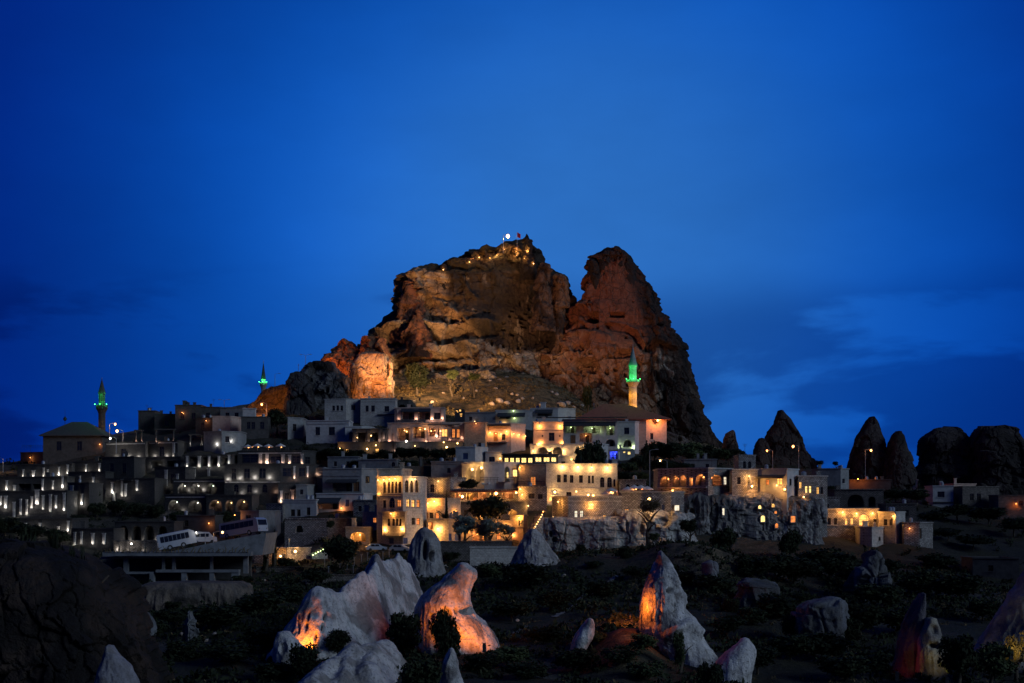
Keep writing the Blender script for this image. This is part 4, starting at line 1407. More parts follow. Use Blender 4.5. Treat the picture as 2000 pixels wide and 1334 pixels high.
class Building:
    """walls along a chain of plan points (px, dY) seen left to right; openings are given where the photograph shows them"""

    def __init__(self, name, label, chain, top, bot, mat='ashlar_pale', cat='house', group=None, ops=(), Y=None, deep=7.0, foot=6.0, parapet=0.25, pmat=None, roof='flat', ref=None, group_mat=None):
        pxs = [c[0] for c in chain]
        if Y is None:
            Y = Yof(sum(pxs) / len(pxs), bot)
        self.Y = Y
        self.mat = mat
        self.pl = [Vector(((px - 1000) * K * (Y + dy), Y + dy, 0)) for px, dy in chain]
        self.px = pxs
        ys = [p.y for p in self.pl]
        self.ry = min(ys) if ref is None else ys[ref]
        self.z1 = CZ + (HOR - top) * K * self.ry
        self.zb = CZ + (HOR - bot) * K * self.ry
        self.z0 = self.zb - foot
        self.deep = deep
        c0 = (self.pl[0] + self.pl[-1]) / 2
        self.root = empty(name, (c0.x, c0.y, self.zb), label, cat, group)
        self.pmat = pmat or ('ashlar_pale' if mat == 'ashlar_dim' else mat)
        FOOT.append((min(pxs) - 4, max(pxs) + 4, min(p.y for p in self.pl) - 1.2, max(p.y for p in self.pl) + deep + 0.5))
        self.wall = MB(self.root.location)
        self.n_open = 0
        self.edges(ops)
        self.shell(parapet, roof)
        self.wobj = self.wall.build('wall', MATS[mat], self.root)

    # plan helpers
    def edge_of(self, px):
        for i in range(len(self.px) - 1):
            if self.px[i] <= px <= self.px[i + 1]:
                return i
        return 0 if px < self.px[0] else len(self.px) - 2

    def on_edge(self, i, px):
        """distance along edge i where the sight line of px meets it, and that point"""
        a, b = self.pl[i], self.pl[i + 1]
        d = b - a
        k = (px - 1000) * K
        den = d.x - k * d.y
        t = (k * a.y - a.x) / den if abs(den) > 1e-6 else 0.5
        return t * d.length, a + d * t

    def at(self, px, row, off=0.0):
        """point on the facade, off metres proud of it"""
        i = self.edge_of(px)
        s, p = self.on_edge(i, px)
        d = (self.pl[i + 1] - self.pl[i]).normalized()
        out = Vector((d.y, -d.x, 0))
        q = p + out * off
        return Vector((q.x, q.y, CZ + (HOR - row) * K * p.y)), d, out

    def edges(self, ops):
        by = {}
        later = []
        for op in ops:
            if op[0] in ('up', 'dn', 'pil', 'awn', 'bal', 'band', 'rail', 'sign', 'gl', 'slab', 'lp', 'chim'):
                later.append(op)
                continue
            i = self.edge_of((op[1] + op[3]) / 2)
            by.setdefault(i, []).append(op)
        for i in range(len(self.pl) - 1):
            self.panel(i, by.get(i, []))
        self.later = later

    def panel(self, i, ops):
        a, b = self.pl[i], self.pl[i + 1]
        d = b - a
        Ln = d.length
        d = d.normalized()
        inn = Vector((-d.y, d.x, 0))
        W = self.wall

        def pt(s, z, dep=0.0):
            q = a + d * s + inn * dep
            return Vector((q.x, q.y, z))
        opn = []
        for op in ops:
            kind, x0, r0, x1, r1 = op[:5]
            s0, p0 = self.on_edge(i, x0)
            s1, p1 = self.on_edge(i, x1)
            if s1 < s0:
                s0, s1 = s1, s0
            s0 = max(0.08, s0)
            s1 = min(Ln - 0.08, s1)
            if s1 - s0 < 0.15:
                continue
            yy = (p0.y + p1.y) / 2
            zb = min(CZ + (HOR - r0) * K * yy, self.z1 - 0.12)
            za = max(CZ + (HOR - r1) * K * yy, self.z0 + 0.1)
            if zb - za < 0.2:
                continue
            opn.append((kind, s0, s1, za, zb, op[5:] if len(op) > 5 else ()))
        S = sorted({0.0, Ln} | {o[1] for o in opn} | {o[2] for o in opn})
        Z = sorted({self.z0, self.z1} | {o[3] for o in opn} | {o[4] for o in opn})
        for j in range(len(S) - 1):
            sm = (S[j] + S[j + 1]) / 2
            for k in range(len(Z) - 1):
                zm = (Z[k] + Z[k + 1]) / 2
                if any(o[1] < sm < o[2] and o[3] < zm < o[4] for o in opn):
                    continue
                W.poly(pt(S[j], Z[k]), pt(S[j + 1], Z[k]), pt(S[j + 1], Z[k + 1]), pt(S[j], Z[k + 1]))
        for kind, s0, s1, za, zb, ex in opn:
            dep = {'win': 0.22, 'lit': 0.22, 'or': 0.22, 'yel': 0.22, 'wht': 0.22, 'door': 0.25, 'arch': 2.6, 'alit': 0.25, 'awin': 0.25, 'alog': 2.4, 'alogd': 2.4, 'log': 2.6,
                   'logd': 2.6, 'niche': 0.45, 'parch': 1.6, 'blue': 0.2, 'gap': 0.22}.get(kind, 0.25)
            dep = min(dep, self.deep * 0.6)
            if kind in ARCH:
                cv = arch_curve(s0, s1, za, zb, kind == 'parch')
                zs = cv[0][1]
                for q in range(len(cv) - 1):
                    (sa, ha), (sb, hb) = cv[q], cv[q + 1]
                    W.poly(pt(sa, ha), pt(sb, hb), pt(sb, zb), pt(sa, zb))
                    W.poly(pt(sa, ha), pt(sa, ha, dep), pt(sb, hb, dep), pt(sb, hb))
                outline = [(s0, za), (s1, za)] + [(s, z) for s, z in reversed(cv)]
            else:
                zs = zb
                outline = [(s0, za), (s1, za), (s1, zb), (s0, zb)]
                W.poly(pt(s0, zb), pt(s0, zb, dep), pt(s1, zb, dep), pt(s1, zb))
            W.poly(pt(s0, za), pt(s1, za), pt(s1, za, dep), pt(s0, za, dep))
            W.poly(pt(s0, za), pt(s0, za, dep), pt(s0, zs, dep), pt(s0, zs))
            W.poly(pt(s1, za), pt(s1, zs), pt(s1, zs, dep), pt(s1, za, dep))
            deepk = kind in ('arch', 'alog', 'alogd', 'log', 'logd', 'niche', 'parch')
            if deepk:
                W.poly(*[pt(s, z, dep) for s, z in outline])
                if kind in ('alog', 'log'):
                    c = pt((s0 + s1) / 2, zb - min(0.5, (zb - za) * 0.25), dep * 0.5)
                    wt = ex[0] if ex else 30
                    point(c, ex[1] if len(ex) > 1 else 'orange', wt, self.root)
                    if zb - za > 1.6:
                        small_ball('hanging_lamp', c + Vector((0, 0, -0.1)), 0.13, BULB[ex[1] if len(ex) > 1 else 'orange'], self.root)
                if kind in ('alog', 'alogd', 'log', 'logd', 'parch') and s1 - s0 > 1.6:
                    m = MB(self.root.location)
                    sc = s0 + (s1 - s0) * 0.62
                    hh = min(zb - za - 0.3, 2.1)
                    q0, q1 = sc - 0.45, sc + 0.45
                    c = a + d * sc + inn * (dep - 0.05)
                    m.box((c.x, c.y), d, inn, 0.45, 0.04, za + 0.02, za + hh)
                    m.build('door', MATS['wood_dark'], self.root)
                if zb - za > 1.9 and kind in ('log', 'logd') and s1 - s0 > 2:
                    self.rail(pt(s0, za, 0.15), pt(s1, za, 0.15))
                continue
            # framed windows and doors
            fm = MB(self.root.location)
            fd = dep * 0.62
            th = min(0.09, (s1 - s0) * 0.12)

            def bar(x0_, x1_, h0, h1, dd=0.0):
                m0 = (x0_ + x1_) / 2
                c = a + d * m0 + inn * (fd + dd)
                fm.box((c.x, c.y), d, inn, (x1_ - x0_) / 2, 0.04, h0, h1)
            bar(s0, s0 + th, za, zs)
            bar(s1 - th, s1, za, zs)
            bar(s0 + th, s1 - th, za, za + th)
            if kind not in ARCH:
                bar(s0 + th, s1 - th, zb - th, zb)
            else:
                bar(s0 + th, s1 - th, zs - th, zs)
            if kind in ('door', 'blue'):
                bar((s0 + s1) / 2 - 0.03, (s0 + s1) / 2 + 0.03, za + th, zs - th)
            elif s1 - s0 > 0.5:
                bar((s0 + s1) / 2 - th * 0.4, (s0 + s1) / 2 + th * 0.4, za + th, zs - th, 0.003)
                hz = za + (zs - za) * 0.62
                bar(s0 + th, s1 - th, hz - th * 0.4, hz + th * 0.4, -0.003)
            isdoor = kind in ('door', 'blue')
            f = fm.build('door' if isdoor else 'window', MATS['shutter_blue' if kind == 'blue' else 'wood_dark'], self.root)
            pm = MB(self.root.location)
            pm.poly(*[pt(s, z, fd + 0.03) for s, z in outline])
            mt = {'lit': 'pane_amber', 'alit': 'pane_amber', 'or': 'pane_orange', 'yel': 'pane_yellow', 'wht': 'pane_white', 'door': 'wood_brown', 'blue': 'shutter_blue'}.get(kind, 'glass_dark')
            po = pm.build('leaf' if isdoor else 'pane', MATS[mt], None)
            po.parent = f
            # sill
            if not isdoor and zb - za > 0.8:
                sm_ = MB(self.root.location)
                c = a + d * ((s0 + s1) / 2) - inn * 0.06
                sm_.box((c.x, c.y), d, inn, (s1 - s0) / 2 + 0.12, 0.09, za - 0.16, za - 0.004)
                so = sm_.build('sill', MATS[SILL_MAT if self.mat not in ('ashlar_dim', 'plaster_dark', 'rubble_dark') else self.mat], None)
                so.parent = f

    def rail(self, p0, p1, h=1.0, parent=None):
        m = MB(self.root.location)
        n = max(2, int((p1 - p0).length / 0.8))
        for k in range(n + 1):
            q = p0.lerp(p1, k / n)
            m.tube([q, q + Vector((0, 0, h))], 0.03, 4)
        m.tube([p0 + Vector((0, 0, h)), p1 + Vector((0, 0, h))], 0.04, 4)
        m.tube([p0 + Vector((0, 0, h * 0.5)), p1 + Vector((0, 0, h * 0.5))], 0.025, 4)
        return m.build('railing', MATS['metal_dark'], self.root)

    def shell(self, parapet, roof):
        W = self.wall
        f = self.pl
        bk = [p + Vector((0.0, self.deep, 0)) for p in (f[-1], f[0])]
        yb = max(p.y for p in f) + self.deep
        bk = [Vector((f[-1].x, yb, 0)), Vector((f[0].x, yb, 0))]
        ring = f + bk
        n = len(ring)
        for i in range(len(f) - 1, n):
            a, b = ring[i], ring[(i + 1) % n]
            W.poly((a.x, a.y, self.z0), (b.x, b.y, self.z0), (b.x, b.y, self.z1), (a.x, a.y, self.z1))
        if roof == 'flat':
            zr = self.z1 - 0.02
            W.poly(*[(p.x, p.y, zr) for p in ring])
        if parapet > 0:
            m = MB(self.root.location)
            for i in range(n):
                a, b = ring[i], ring[(i + 1) % n]
                d = (b - a)
                if d.length < 0.2:
                    continue
                d.normalize()
                out = Vector((d.y, -d.x, 0))
                c = (a + b) / 2 + out * 0.02
                m.box((c.x, c.y), d, out, (b - a).length / 2 + 0.12 - (i % 2) * 0.004, 0.16, self.z1 + 0.003 + (i % 2) * 0.002, self.z1 + parapet - (i % 2) * 0.003)
            m.build('parapet', MATS[self.mat if self.mat == 'ashlar_dim' else self.pmat], self.root)

    def clutter(self):
        """tanks, pipes and aerials on the flat roof"""
        rr = random.Random(int(self.px[0] * 7 + self.Y))
        f = self.pl
        for k in range(rr.randint(0, 3)):
            u = rr.uniform(0.12, 0.88)
            c = f[0].lerp(f[-1], u) + Vector((0, rr.uniform(1.2, self.deep * 0.6), 0))
            m = MB(self.root.location)
            t = rr.random()
            if t < 0.35:
                r_ = rr.uniform(0.35, 0.55)
                m.lathe((c.x, c.y, self.z1 - 0.05), [(r_ * 0.9, 0), (r_, 0.15), (r_, 1.0), (r_ * 0.6, 1.2), (0.08, 1.25)], 10)
                m.build('water_tank', MATS['metal_grey'], self.root)
            elif t < 0.7:
                h_ = rr.uniform(1.4, 2.8)
                m.tube([(c.x, c.y, self.z1 - 0.1), (c.x, c.y, self.z1 + h_)], 0.03, 4)
                for q in range(3):
                    m.tube([(c.x - 0.5 + q * 0.1, c.y, self.z1 + h_ - 0.15 - q * 0.22), (c.x + 0.5 - q * 0.1, c.y, self.z1 + h_ - 0.15 - q * 0.22)], 0.02, 4)
                m.build('aerial', MATS['metal_dark'], self.root)
            else:
                w_ = rr.uniform(0.3, 0.5)
                h_ = rr.uniform(0.9, 1.6)
                m.box((c.x, c.y), (1, 0), (0, 1), w_, w_, self.z1 - 0.1, self.z1 + h_)
                m.box((c.x, c.y), (1, 0), (0, 1), w_ * 1.25, w_ * 1.25, self.z1 + h_ + 0.003, self.z1 + h_ + 0.15)
                m.build('chimney', MATS[self.mat], self.root)

    def finish(self):
        if self.deep > 3:
            self.clutter()
        for op in self.later:
            k = op[0]
            if k == 'up':          # small ground spotlight grazing the wall: px,row[,watts,col]
                wt = op[3] if len(op) > 3 else 9
                cl = op[4] if len(op) > 4 else 'white'
                p, d, out = self.at(op[1], op[2], 0.42)
                m = MB(self.root.location)
                m.lathe((p.x, p.y, p.z - 0.28), [(0.09, 0), (0.12, 0.16), (0.07, 0.2)], 6)
                m.build('uplight', MATS['metal_dark'], self.root)
                point(p, cl, wt, self.root, 0.08)
            elif k == 'dn':        # wall lantern: px,row[,watts,col,off]
                wt = op[3] if len(op) > 3 else 14
                cl = op[4] if len(op) > 4 else 'warm'
                off = (op[5] if len(op) > 5 else 0.45) * 1.45
                p, d, out = self.at(op[1], op[2], off)
                q, _, _ = self.at(op[1], op[2], 0.0)
                m = MB(self.root.location)
                m.tube([q + Vector((0, 0, 0.22)), p + Vector((0, 0, 0.22)), p + Vector((0, 0, 0.12))], 0.03, 4)
                m.lathe((p.x, p.y, p.z + 0.10), [(0.16, 0), (0.10, 0.08), (0.03, 0.12)], 6)
                f = m.build('wall_lamp', MATS['metal_dark'], self.root)
                s = small_ball('bulb', p, 0.11, BULB[cl], self.root)
                s.parent = f
                point(p - Vector((0, 0, 0.20)), cl, wt * 1.8, self.root, 0.10)
            elif k == 'gl':        # bare bulb: px,row,watts,col,off,radius
                p, d, out = self.at(op[1], op[2], op[5] if len(op) > 5 else 0.4)
                r_ = op[6] if len(op) > 6 else 0.16
                small_ball('lamp_globe', p, r_, BULB[op[4]], self.root)
                point(p + out * (r_ + 0.12), op[4], op[3], self.root, 0.12)
            elif k == 'pil':       # pilaster: px,row0,row1,width px[,watts,col]
                _, px, r0, r1, wpx = op[:5]
                p, d, out = self.at(px, r1, 0.0)
                q, _, _ = self.at(px, r0, 0.0)
                w = wpx * K * p.y / 2
                m = MB(self.root.location)
                m.box((p.x + out.x * 0.12, p.y + out.y * 0.12), d, out, w, 0.14, p.z - 0.2, q.z)
                m.box((p.x + out.x * 0.14, p.y + out.y * 0.14), d, out, w * 1.35, 0.19, q.z + 0.003, q.z + 0.22)
                m.build('pilaster', MATS[self.pmat], self.root)
                wt = op[5] if len(op) > 5 else 8
                wt = round(wt * (0.35, 0.6, 0.9, 1.3, 1.9, 2.6)[int(px * 7.3 + r0 * 3.1) % 6], 1)
                if wt > 0:
                    cl = op[6] if len(op) > 6 else 'white'
                    u = Vector((p.x, p.y, p.z)) + out * 0.62
                    mm = MB(self.root.location)
                    mm.lathe((u.x, u.y, u.z - 0.22), [(0.08, 0), (0.11, 0.14), (0.06, 0.18)], 6)
                    mm.build('uplight', MATS['metal_dark'], self.root)
                    point(u + Vector((0, 0, 0.05)), cl, wt, self.root, 0.08)
            elif k == 'awn':       # awning: px0,row0,px1,row1,proj[,mat]
                _, x0, r0, x1, r1, pr = op[:6]
                mt = op[6] if len(op) > 6 else 'canvas_dark'
                i = self.edge_of((x0 + x1) / 2)
                a0, d, out = self.at(x0, r0, 0.05)
                a1, _, _ = self.at(x1, r0, 0.05)
                zz = self.at((x0 + x1) / 2, r1, 0)[0].z
                za = (a0.z + a1.z) / 2
                m = MB(self.root.location)
                o3 = Vector((out.x, out.y, 0)) * pr
                A0, A1 = Vector((a0.x, a0.y, za)), Vector((a1.x, a1.y, za))
                B0, B1 = Vector((a0.x, a0.y, zz)) + o3, Vector((a1.x, a1.y, zz)) + o3
                dn = Vector((0, 0, -0.08))
                m.hexa([B0 + dn, B1 + dn, A1 + dn, A0 + dn, B0, B1, A1, A0])
                v = Vector((0, 0, -0.35))
                ou = Vector((out.x, out.y, 0)) * 0.03
                m.hexa([B0 + v + ou, B1 + v + ou, B1 + v, B0 + v, B0 + dn + ou, B1 + dn + ou, B1 + dn, B0 + dn])
                m.build('awning', MATS[mt], self.root)
            elif k == 'bal' or k == 'slab':     # balcony: px0,px1,row,proj
                _, x0, x1, r, pr = op[:5]
                a0, d, out = self.at(x0, r, 0.01)
                a1, _, _ = self.at(x1, r, 0.01)
                z = (a0.z + a1.z) / 2
                c = (a0 + a1) / 2 + Vector((out.x, out.y, 0)) * (pr / 2)
                m = MB(self.root.location)
                m.box((c.x, c.y), d, out, (a1 - a0).length / 2, pr / 2, z - 0.22, z)
                if k == 'bal':
                    nb = max(2, int((a1 - a0).length / 1.4))
                    for q in range(nb + 1):
                        e = a0.lerp(a1, q / nb) + Vector((out.x, out.y, 0)) * (pr * 0.4)
                        m.box((e.x, e.y), d, out, 0.09, pr * 0.38, z - 0.62, z - 0.225)
                m.build('balcony' if k == 'bal' else 'canopy_slab', MATS[self.pmat if k == 'bal' else (op[5] if len(op) > 5 else 'roof_dark')], self.root)
                if k == 'bal':
                    o3 = Vector((out.x, out.y, 0)) * (pr - 0.06)
                    self.rail(Vector((a0.x, a0.y, z)) + o3, Vector((a1.x, a1.y, z)) + o3)
            elif k == 'band':      # string course: px0,px1,row,height rows
                _, x0, x1, r, hr = op[:5]
                a0, d, out = self.at(x0, r, 0.0)
                a1, _, _ = self.at(x1, r, 0.0)
                z = (a0.z + a1.z) / 2
                c = (a0 + a1) / 2 + Vector((out.x, out.y, 0)) * 0.05
                m = MB(self.root.location)
                m.box((c.x, c.y), d, out, (a1 - a0).length / 2 - 0.01, 0.09, z - hr * K * self.Y, z)
                m.build('cornice', MATS[self.pmat], self.root)
            elif k == 'rail':      # roof railing: px0,px1,row
                a0, d, out = self.at(op[1], op[3], -0.2)
                a1, _, _ = self.at(op[2], op[3], -0.2)
                self.rail(a0, a1)
            elif k == 'chim':      # chimney: px,row top,width px
                p, d, out = self.at(op[1], op[2], -1.5)
                w = op[3] * K * self.Y / 2
                m = MB(self.root.location)
                m.box((p.x, p.y), d, out, w, w, self.z1 - 0.1, p.z)
                m.box((p.x, p.y), d, out, w * 1.3, w * 1.3, p.z + 0.003, p.z + 0.15)
                m.build('chimney', MATS[self.mat], self.root)
            elif k == 'sign':
                pass
        return self


def bld(*a, **k):
    return Building(*a, **k).finish()


def hip_roof(B, eave_row, ridge_row, px0, px1, mat='roof_dark', over=0.9, ridge=(0.38, 0.62)):
    """hipped roof over the building's plan"""
    f = B.pl
    yb = max(p.y for p in f) + B.deep
    x0, x1 = f[0].x - over, f[-1].x + over
    y0 = min(p.y for p in f) - over
    y1 = yb + over
    ze = B.z1
    zr = CZ + (HOR - ridge_row) * K * ((y0 + y1) / 2)
    ym = (y0 + y1) / 2
    ra = x0 + (x1 - x0) * ridge[0]
    rb = x0 + (x1 - x0) * ridge[1]
    m = MB(B.root.location)
    A, Bq, Cq, D = Vector((x0, y0, ze)), Vector((x1, y0, ze)), Vector((x1, y1, ze)), Vector((x0, y1, ze))
    R0, R1 = Vector((ra, ym, zr)), Vector((rb, ym, zr))
    m.poly(A, Bq, R1, R0)
    m.poly(Bq, Cq, R1)
    m.poly(Cq, D, R0, R1)
    m.poly(D, A, R0)
    v = Vector((0, 0, -0.25))
    m.poly(A + v, D + v, Cq + v, Bq + v)
    for p, q in ((A, Bq), (Bq, Cq), (Cq, D), (D, A)):
        m.poly(p + v, q + v, q, p)
    m.build('roof', MATS[mat], B.root)


def minaret(name, label, px, Y, rows, rpx, shaft_mat, green=60.0, amber=0.0, cap='roof_dark'):
    """rows: base, shaft top, balcony floor, balcony top, lantern top, tip"""
    rb, rs, rf, rt, rl, tip = rows
    p = P(px, rb, Y)
    e = empty(name, p, label, 'minaret')
    h = lambda r: (rb - r) * K * Y
    r = rpx * K * Y
    m = MB(p)
    m.lathe(p, [(r * 1.15, -8), (r * 1.15, 0.0), (r, 0.4), (r * 0.97, h(rs))], 12)
    m.build('shaft', MATS[shaft_mat], e)
    m = MB(p)
    m.lathe(p, [(r * 0.97, h(rs) + 0.002), (r * 1.2, h(rs) + (h(rf) - h(rs)) * 0.5), (r * 1.55, h(rf))], 12)
    m.build('corbel', MATS[shaft_mat], e)
    m = MB(p)
    n = 16
    R = r * 1.52
    for k in range(n):
        t = 2 * math.pi * k / n
        c = p + Vector((math.cos(t) * R, math.sin(t) * R, 0))
        m.box((c.x, c.y), (-math.sin(t), math.cos(t)), (math.cos(t), math.sin(t)), R * 0.15, 0.06, p.z + h(rf) + 0.003, p.z + h(rt) - 0.1)
    m.lathe(p, [(R * 0.985, h(rt) - 0.1), (R * 1.04, h(rt) - 0.098), (R * 1.04, h(rt)), (R * 0.985, h(rt) + 0.002)], 16)
    m.build('balcony', MATS[shaft_mat], e)
    m = MB(p)
    m.lathe(p, [(r * 0.92, h(rf)), (r * 0.90, h(rl) - 0.35), (r * 1.02, h(rl) - 0.3), (r * 1.02, h(rl))], 12)
    m.build('upper_shaft', MATS[shaft_mat], e)
    m = MB(p)
    hl = h(tip) - h(rl)
    m.lathe(p, [(r * 1.10, h(rl) + 0.003), (r * 0.62, h(rl) + hl * 0.38), (r * 0.26, h(rl) + hl * 0.72), (r * 0.06, h(rl) + hl * 0.88)], 12)
    m.build('spire', MATS[cap], e)
    m = MB(p)
    m.lathe(p, [(0.05, h(rl) + hl * 0.86), (0.16, h(rl) + hl * 0.90), (0.05, h(rl) + hl * 0.93), (0.10, h(rl) + hl * 0.955), (0.02, h(tip))], 8)
    m.build('finial', MATS['metal_grey'], e)
    if green:
        for t in (-0.95, 0.95, 0.0):
            q = p + Vector((math.sin(t) * r * 2.0, -math.cos(t) * r * 2.0, h(rt) + 0.15))
            m = MB(p)
            m.tube([p + Vector((math.sin(t) * R, -math.cos(t) * R, h(rt))), q], 0.03, 4)
            m.build('lamp_arm', MATS['metal_dark'], e)
            small_ball('balcony_lamp', q, 0.13, 'bulb_green', e)
            point(q + Vector((0, 0, 0.3)), 'green', green, e, 0.06)
            q = p + Vector((math.sin(t) * r * 1.9, -math.cos(t) * r * 1.9, h(rl) - 0.7))
            point(q, 'green', green * 0.45, e, 0.06)
    if amber:
        for t in (-0.9, 0.25, 1.1):
            for hh in (0.5, h(rs) * 0.62):
                q = p + Vector((math.sin(t) * (r + 1.3), -math.cos(t) * (r + 1.3), hh))
                point(q, 'gold', amber, e, 0.08)
            m = MB(p)
            q = p + Vector((math.sin(t) * (r + 1.3), -math.cos(t) * (r + 1.3), 0.2))
            m.lathe(q, [(0.1, -0.8), (0.14, 0), (0.08, 0.1)], 6)
            m.build('flood_lamp', MATS['metal_dark'], e)
    return e

# ------------------------------------------------------------------ the town, upper rows first


def pils(spec, w=4, watts=7, col='white'):
    return [('pil', s[0], s[1], s[2], s[3] if len(s) > 3 else w, s[4] if len(s) > 4 else watts, col) for s in spec]


def row_ops(kind, xs, r0, r1, *ex):
    return [(kind, a, r0, b, r1) + ex for a, b in xs]


# mosque with the hipped roof at the left end of the skyline
B = bld('mosque', 'dark square mosque hall with hipped roof at left skyline', [(84, 0), (200, 0)], 850, 896, 'plaster_dark', 'mosque', deep=13, parapet=0,
        roof='none', ops=[('win', 110, 862, 120, 880), ('win', 150, 862, 160, 880), ('dn', 196, 868, 5, 'orange')])
hip_roof(B, 850, 824, 78, 205)
m = MB(B.root.location)
c = Vector(((127 - 1000) * K * (B.Y + 5), B.Y + 5, CZ + (HOR - 826) * K * (B.Y + 5)))
m.lathe(c, [(0.06, -0.5), (0.06, 0.5), (0.5, 0.9), (0.55, 1.3), (0.2, 1.7), (0.04, 2.0), (0.03, 4.0)], 8)
m.build('roof_finial', MATS['metal_dark'], B.root)
minaret('minaret', 'dark minaret with green-lit top beside the hip-roofed mosque', 199, 420, (868, 808, 799, 791, 768, 737), 7.0, 'ashlar_dim', 26.0, 3.0)
minaret('minaret', 'slim distant minaret with green ring behind the orange knoll', 514.5, 500, (800, 760, 752, 747, 741, 704), 4.6, 'ashlar_pale', 16.0, 0.0)
minaret('minaret', 'tall minaret lit green above and amber below at the castle foot', 1236, 428, (800, 756, 747, 742, 714, 672), 8.2, 'ashlar_pale', 30.0, 34.0, cap='lead_grey')

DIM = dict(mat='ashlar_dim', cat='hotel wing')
# western terrace hotel, tier by tier
bld('terrace_house', 'low terrace wall with open railing left of the mosque', [(40, 3), (84, 0)], 884, 906, 'plaster_dark', 'house', ops=[('rail', 42, 82, 876), ('dn', 62, 894, 6, 'orange')])
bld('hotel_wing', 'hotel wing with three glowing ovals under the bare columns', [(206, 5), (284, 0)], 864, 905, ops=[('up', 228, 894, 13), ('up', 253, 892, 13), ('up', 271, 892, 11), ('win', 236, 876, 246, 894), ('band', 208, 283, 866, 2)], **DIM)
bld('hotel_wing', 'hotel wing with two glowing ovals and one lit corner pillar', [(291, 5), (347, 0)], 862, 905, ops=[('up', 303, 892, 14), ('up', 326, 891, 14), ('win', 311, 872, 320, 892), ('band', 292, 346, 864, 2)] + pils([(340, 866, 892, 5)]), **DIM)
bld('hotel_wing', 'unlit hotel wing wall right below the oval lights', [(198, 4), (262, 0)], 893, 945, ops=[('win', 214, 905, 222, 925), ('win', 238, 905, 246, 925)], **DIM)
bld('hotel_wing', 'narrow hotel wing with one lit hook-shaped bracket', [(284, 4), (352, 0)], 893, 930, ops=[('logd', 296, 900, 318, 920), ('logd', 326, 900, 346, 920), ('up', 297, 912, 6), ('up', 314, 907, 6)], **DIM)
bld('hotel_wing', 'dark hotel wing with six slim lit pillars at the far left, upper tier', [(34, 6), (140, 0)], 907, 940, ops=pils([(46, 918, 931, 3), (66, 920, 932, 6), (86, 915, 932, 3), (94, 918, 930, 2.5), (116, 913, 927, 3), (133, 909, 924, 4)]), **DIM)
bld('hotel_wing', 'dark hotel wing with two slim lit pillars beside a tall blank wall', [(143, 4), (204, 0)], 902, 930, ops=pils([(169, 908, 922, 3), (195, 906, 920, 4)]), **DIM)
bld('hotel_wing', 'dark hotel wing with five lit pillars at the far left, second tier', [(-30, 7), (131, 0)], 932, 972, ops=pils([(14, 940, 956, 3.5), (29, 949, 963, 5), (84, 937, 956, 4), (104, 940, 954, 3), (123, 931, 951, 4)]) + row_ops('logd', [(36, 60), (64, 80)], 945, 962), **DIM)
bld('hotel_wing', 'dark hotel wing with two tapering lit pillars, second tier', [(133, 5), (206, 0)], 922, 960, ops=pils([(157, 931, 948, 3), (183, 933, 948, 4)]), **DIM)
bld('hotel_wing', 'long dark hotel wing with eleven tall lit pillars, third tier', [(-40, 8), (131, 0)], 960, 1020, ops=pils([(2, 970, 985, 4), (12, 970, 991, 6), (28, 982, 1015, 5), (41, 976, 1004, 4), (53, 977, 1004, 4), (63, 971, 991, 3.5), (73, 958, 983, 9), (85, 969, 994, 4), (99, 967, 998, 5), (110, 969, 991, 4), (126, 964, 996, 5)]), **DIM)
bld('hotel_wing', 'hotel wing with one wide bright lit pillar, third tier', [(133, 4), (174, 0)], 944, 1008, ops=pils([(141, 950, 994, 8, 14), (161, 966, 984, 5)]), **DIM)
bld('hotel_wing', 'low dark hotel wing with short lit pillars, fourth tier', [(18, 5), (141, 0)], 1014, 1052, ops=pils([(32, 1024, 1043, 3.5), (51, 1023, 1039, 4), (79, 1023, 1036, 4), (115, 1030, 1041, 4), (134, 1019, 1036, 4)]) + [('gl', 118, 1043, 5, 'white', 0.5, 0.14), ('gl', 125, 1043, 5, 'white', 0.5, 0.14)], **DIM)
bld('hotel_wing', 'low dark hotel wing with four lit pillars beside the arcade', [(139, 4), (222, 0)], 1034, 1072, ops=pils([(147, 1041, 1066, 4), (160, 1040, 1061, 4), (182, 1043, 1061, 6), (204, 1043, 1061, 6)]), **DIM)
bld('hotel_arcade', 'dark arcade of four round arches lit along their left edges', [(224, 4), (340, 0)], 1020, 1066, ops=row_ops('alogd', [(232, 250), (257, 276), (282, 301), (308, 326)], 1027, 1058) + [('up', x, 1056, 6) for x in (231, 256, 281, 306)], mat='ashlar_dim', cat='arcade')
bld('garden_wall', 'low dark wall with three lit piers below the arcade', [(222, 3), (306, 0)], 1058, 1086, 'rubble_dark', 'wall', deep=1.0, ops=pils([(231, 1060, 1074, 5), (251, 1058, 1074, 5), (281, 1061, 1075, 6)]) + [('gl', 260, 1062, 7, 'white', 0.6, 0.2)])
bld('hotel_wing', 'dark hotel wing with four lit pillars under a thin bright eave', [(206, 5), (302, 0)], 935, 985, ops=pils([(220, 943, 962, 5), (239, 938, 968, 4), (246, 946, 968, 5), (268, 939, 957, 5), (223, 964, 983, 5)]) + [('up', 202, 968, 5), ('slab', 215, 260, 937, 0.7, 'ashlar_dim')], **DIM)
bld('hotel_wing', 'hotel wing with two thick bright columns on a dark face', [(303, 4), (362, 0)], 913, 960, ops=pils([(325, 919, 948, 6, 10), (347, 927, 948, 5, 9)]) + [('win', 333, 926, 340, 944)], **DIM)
bld('hotel_wing', 'hotel wing with five glowing columns forming an open gallery', [(360, 4), (452, 0)], 889, 935, ops=row_ops('logd', [(370, 385), (395, 405), (412, 425), (432, 445)], 893, 910) + pils([(366, 892, 911, 4), (390, 892, 911, 6), (409, 892, 910, 4), (428, 892, 910, 4), (448, 890, 909, 4)]) + pils([(380, 914, 934, 5), (408, 916, 934, 5)]), **DIM)
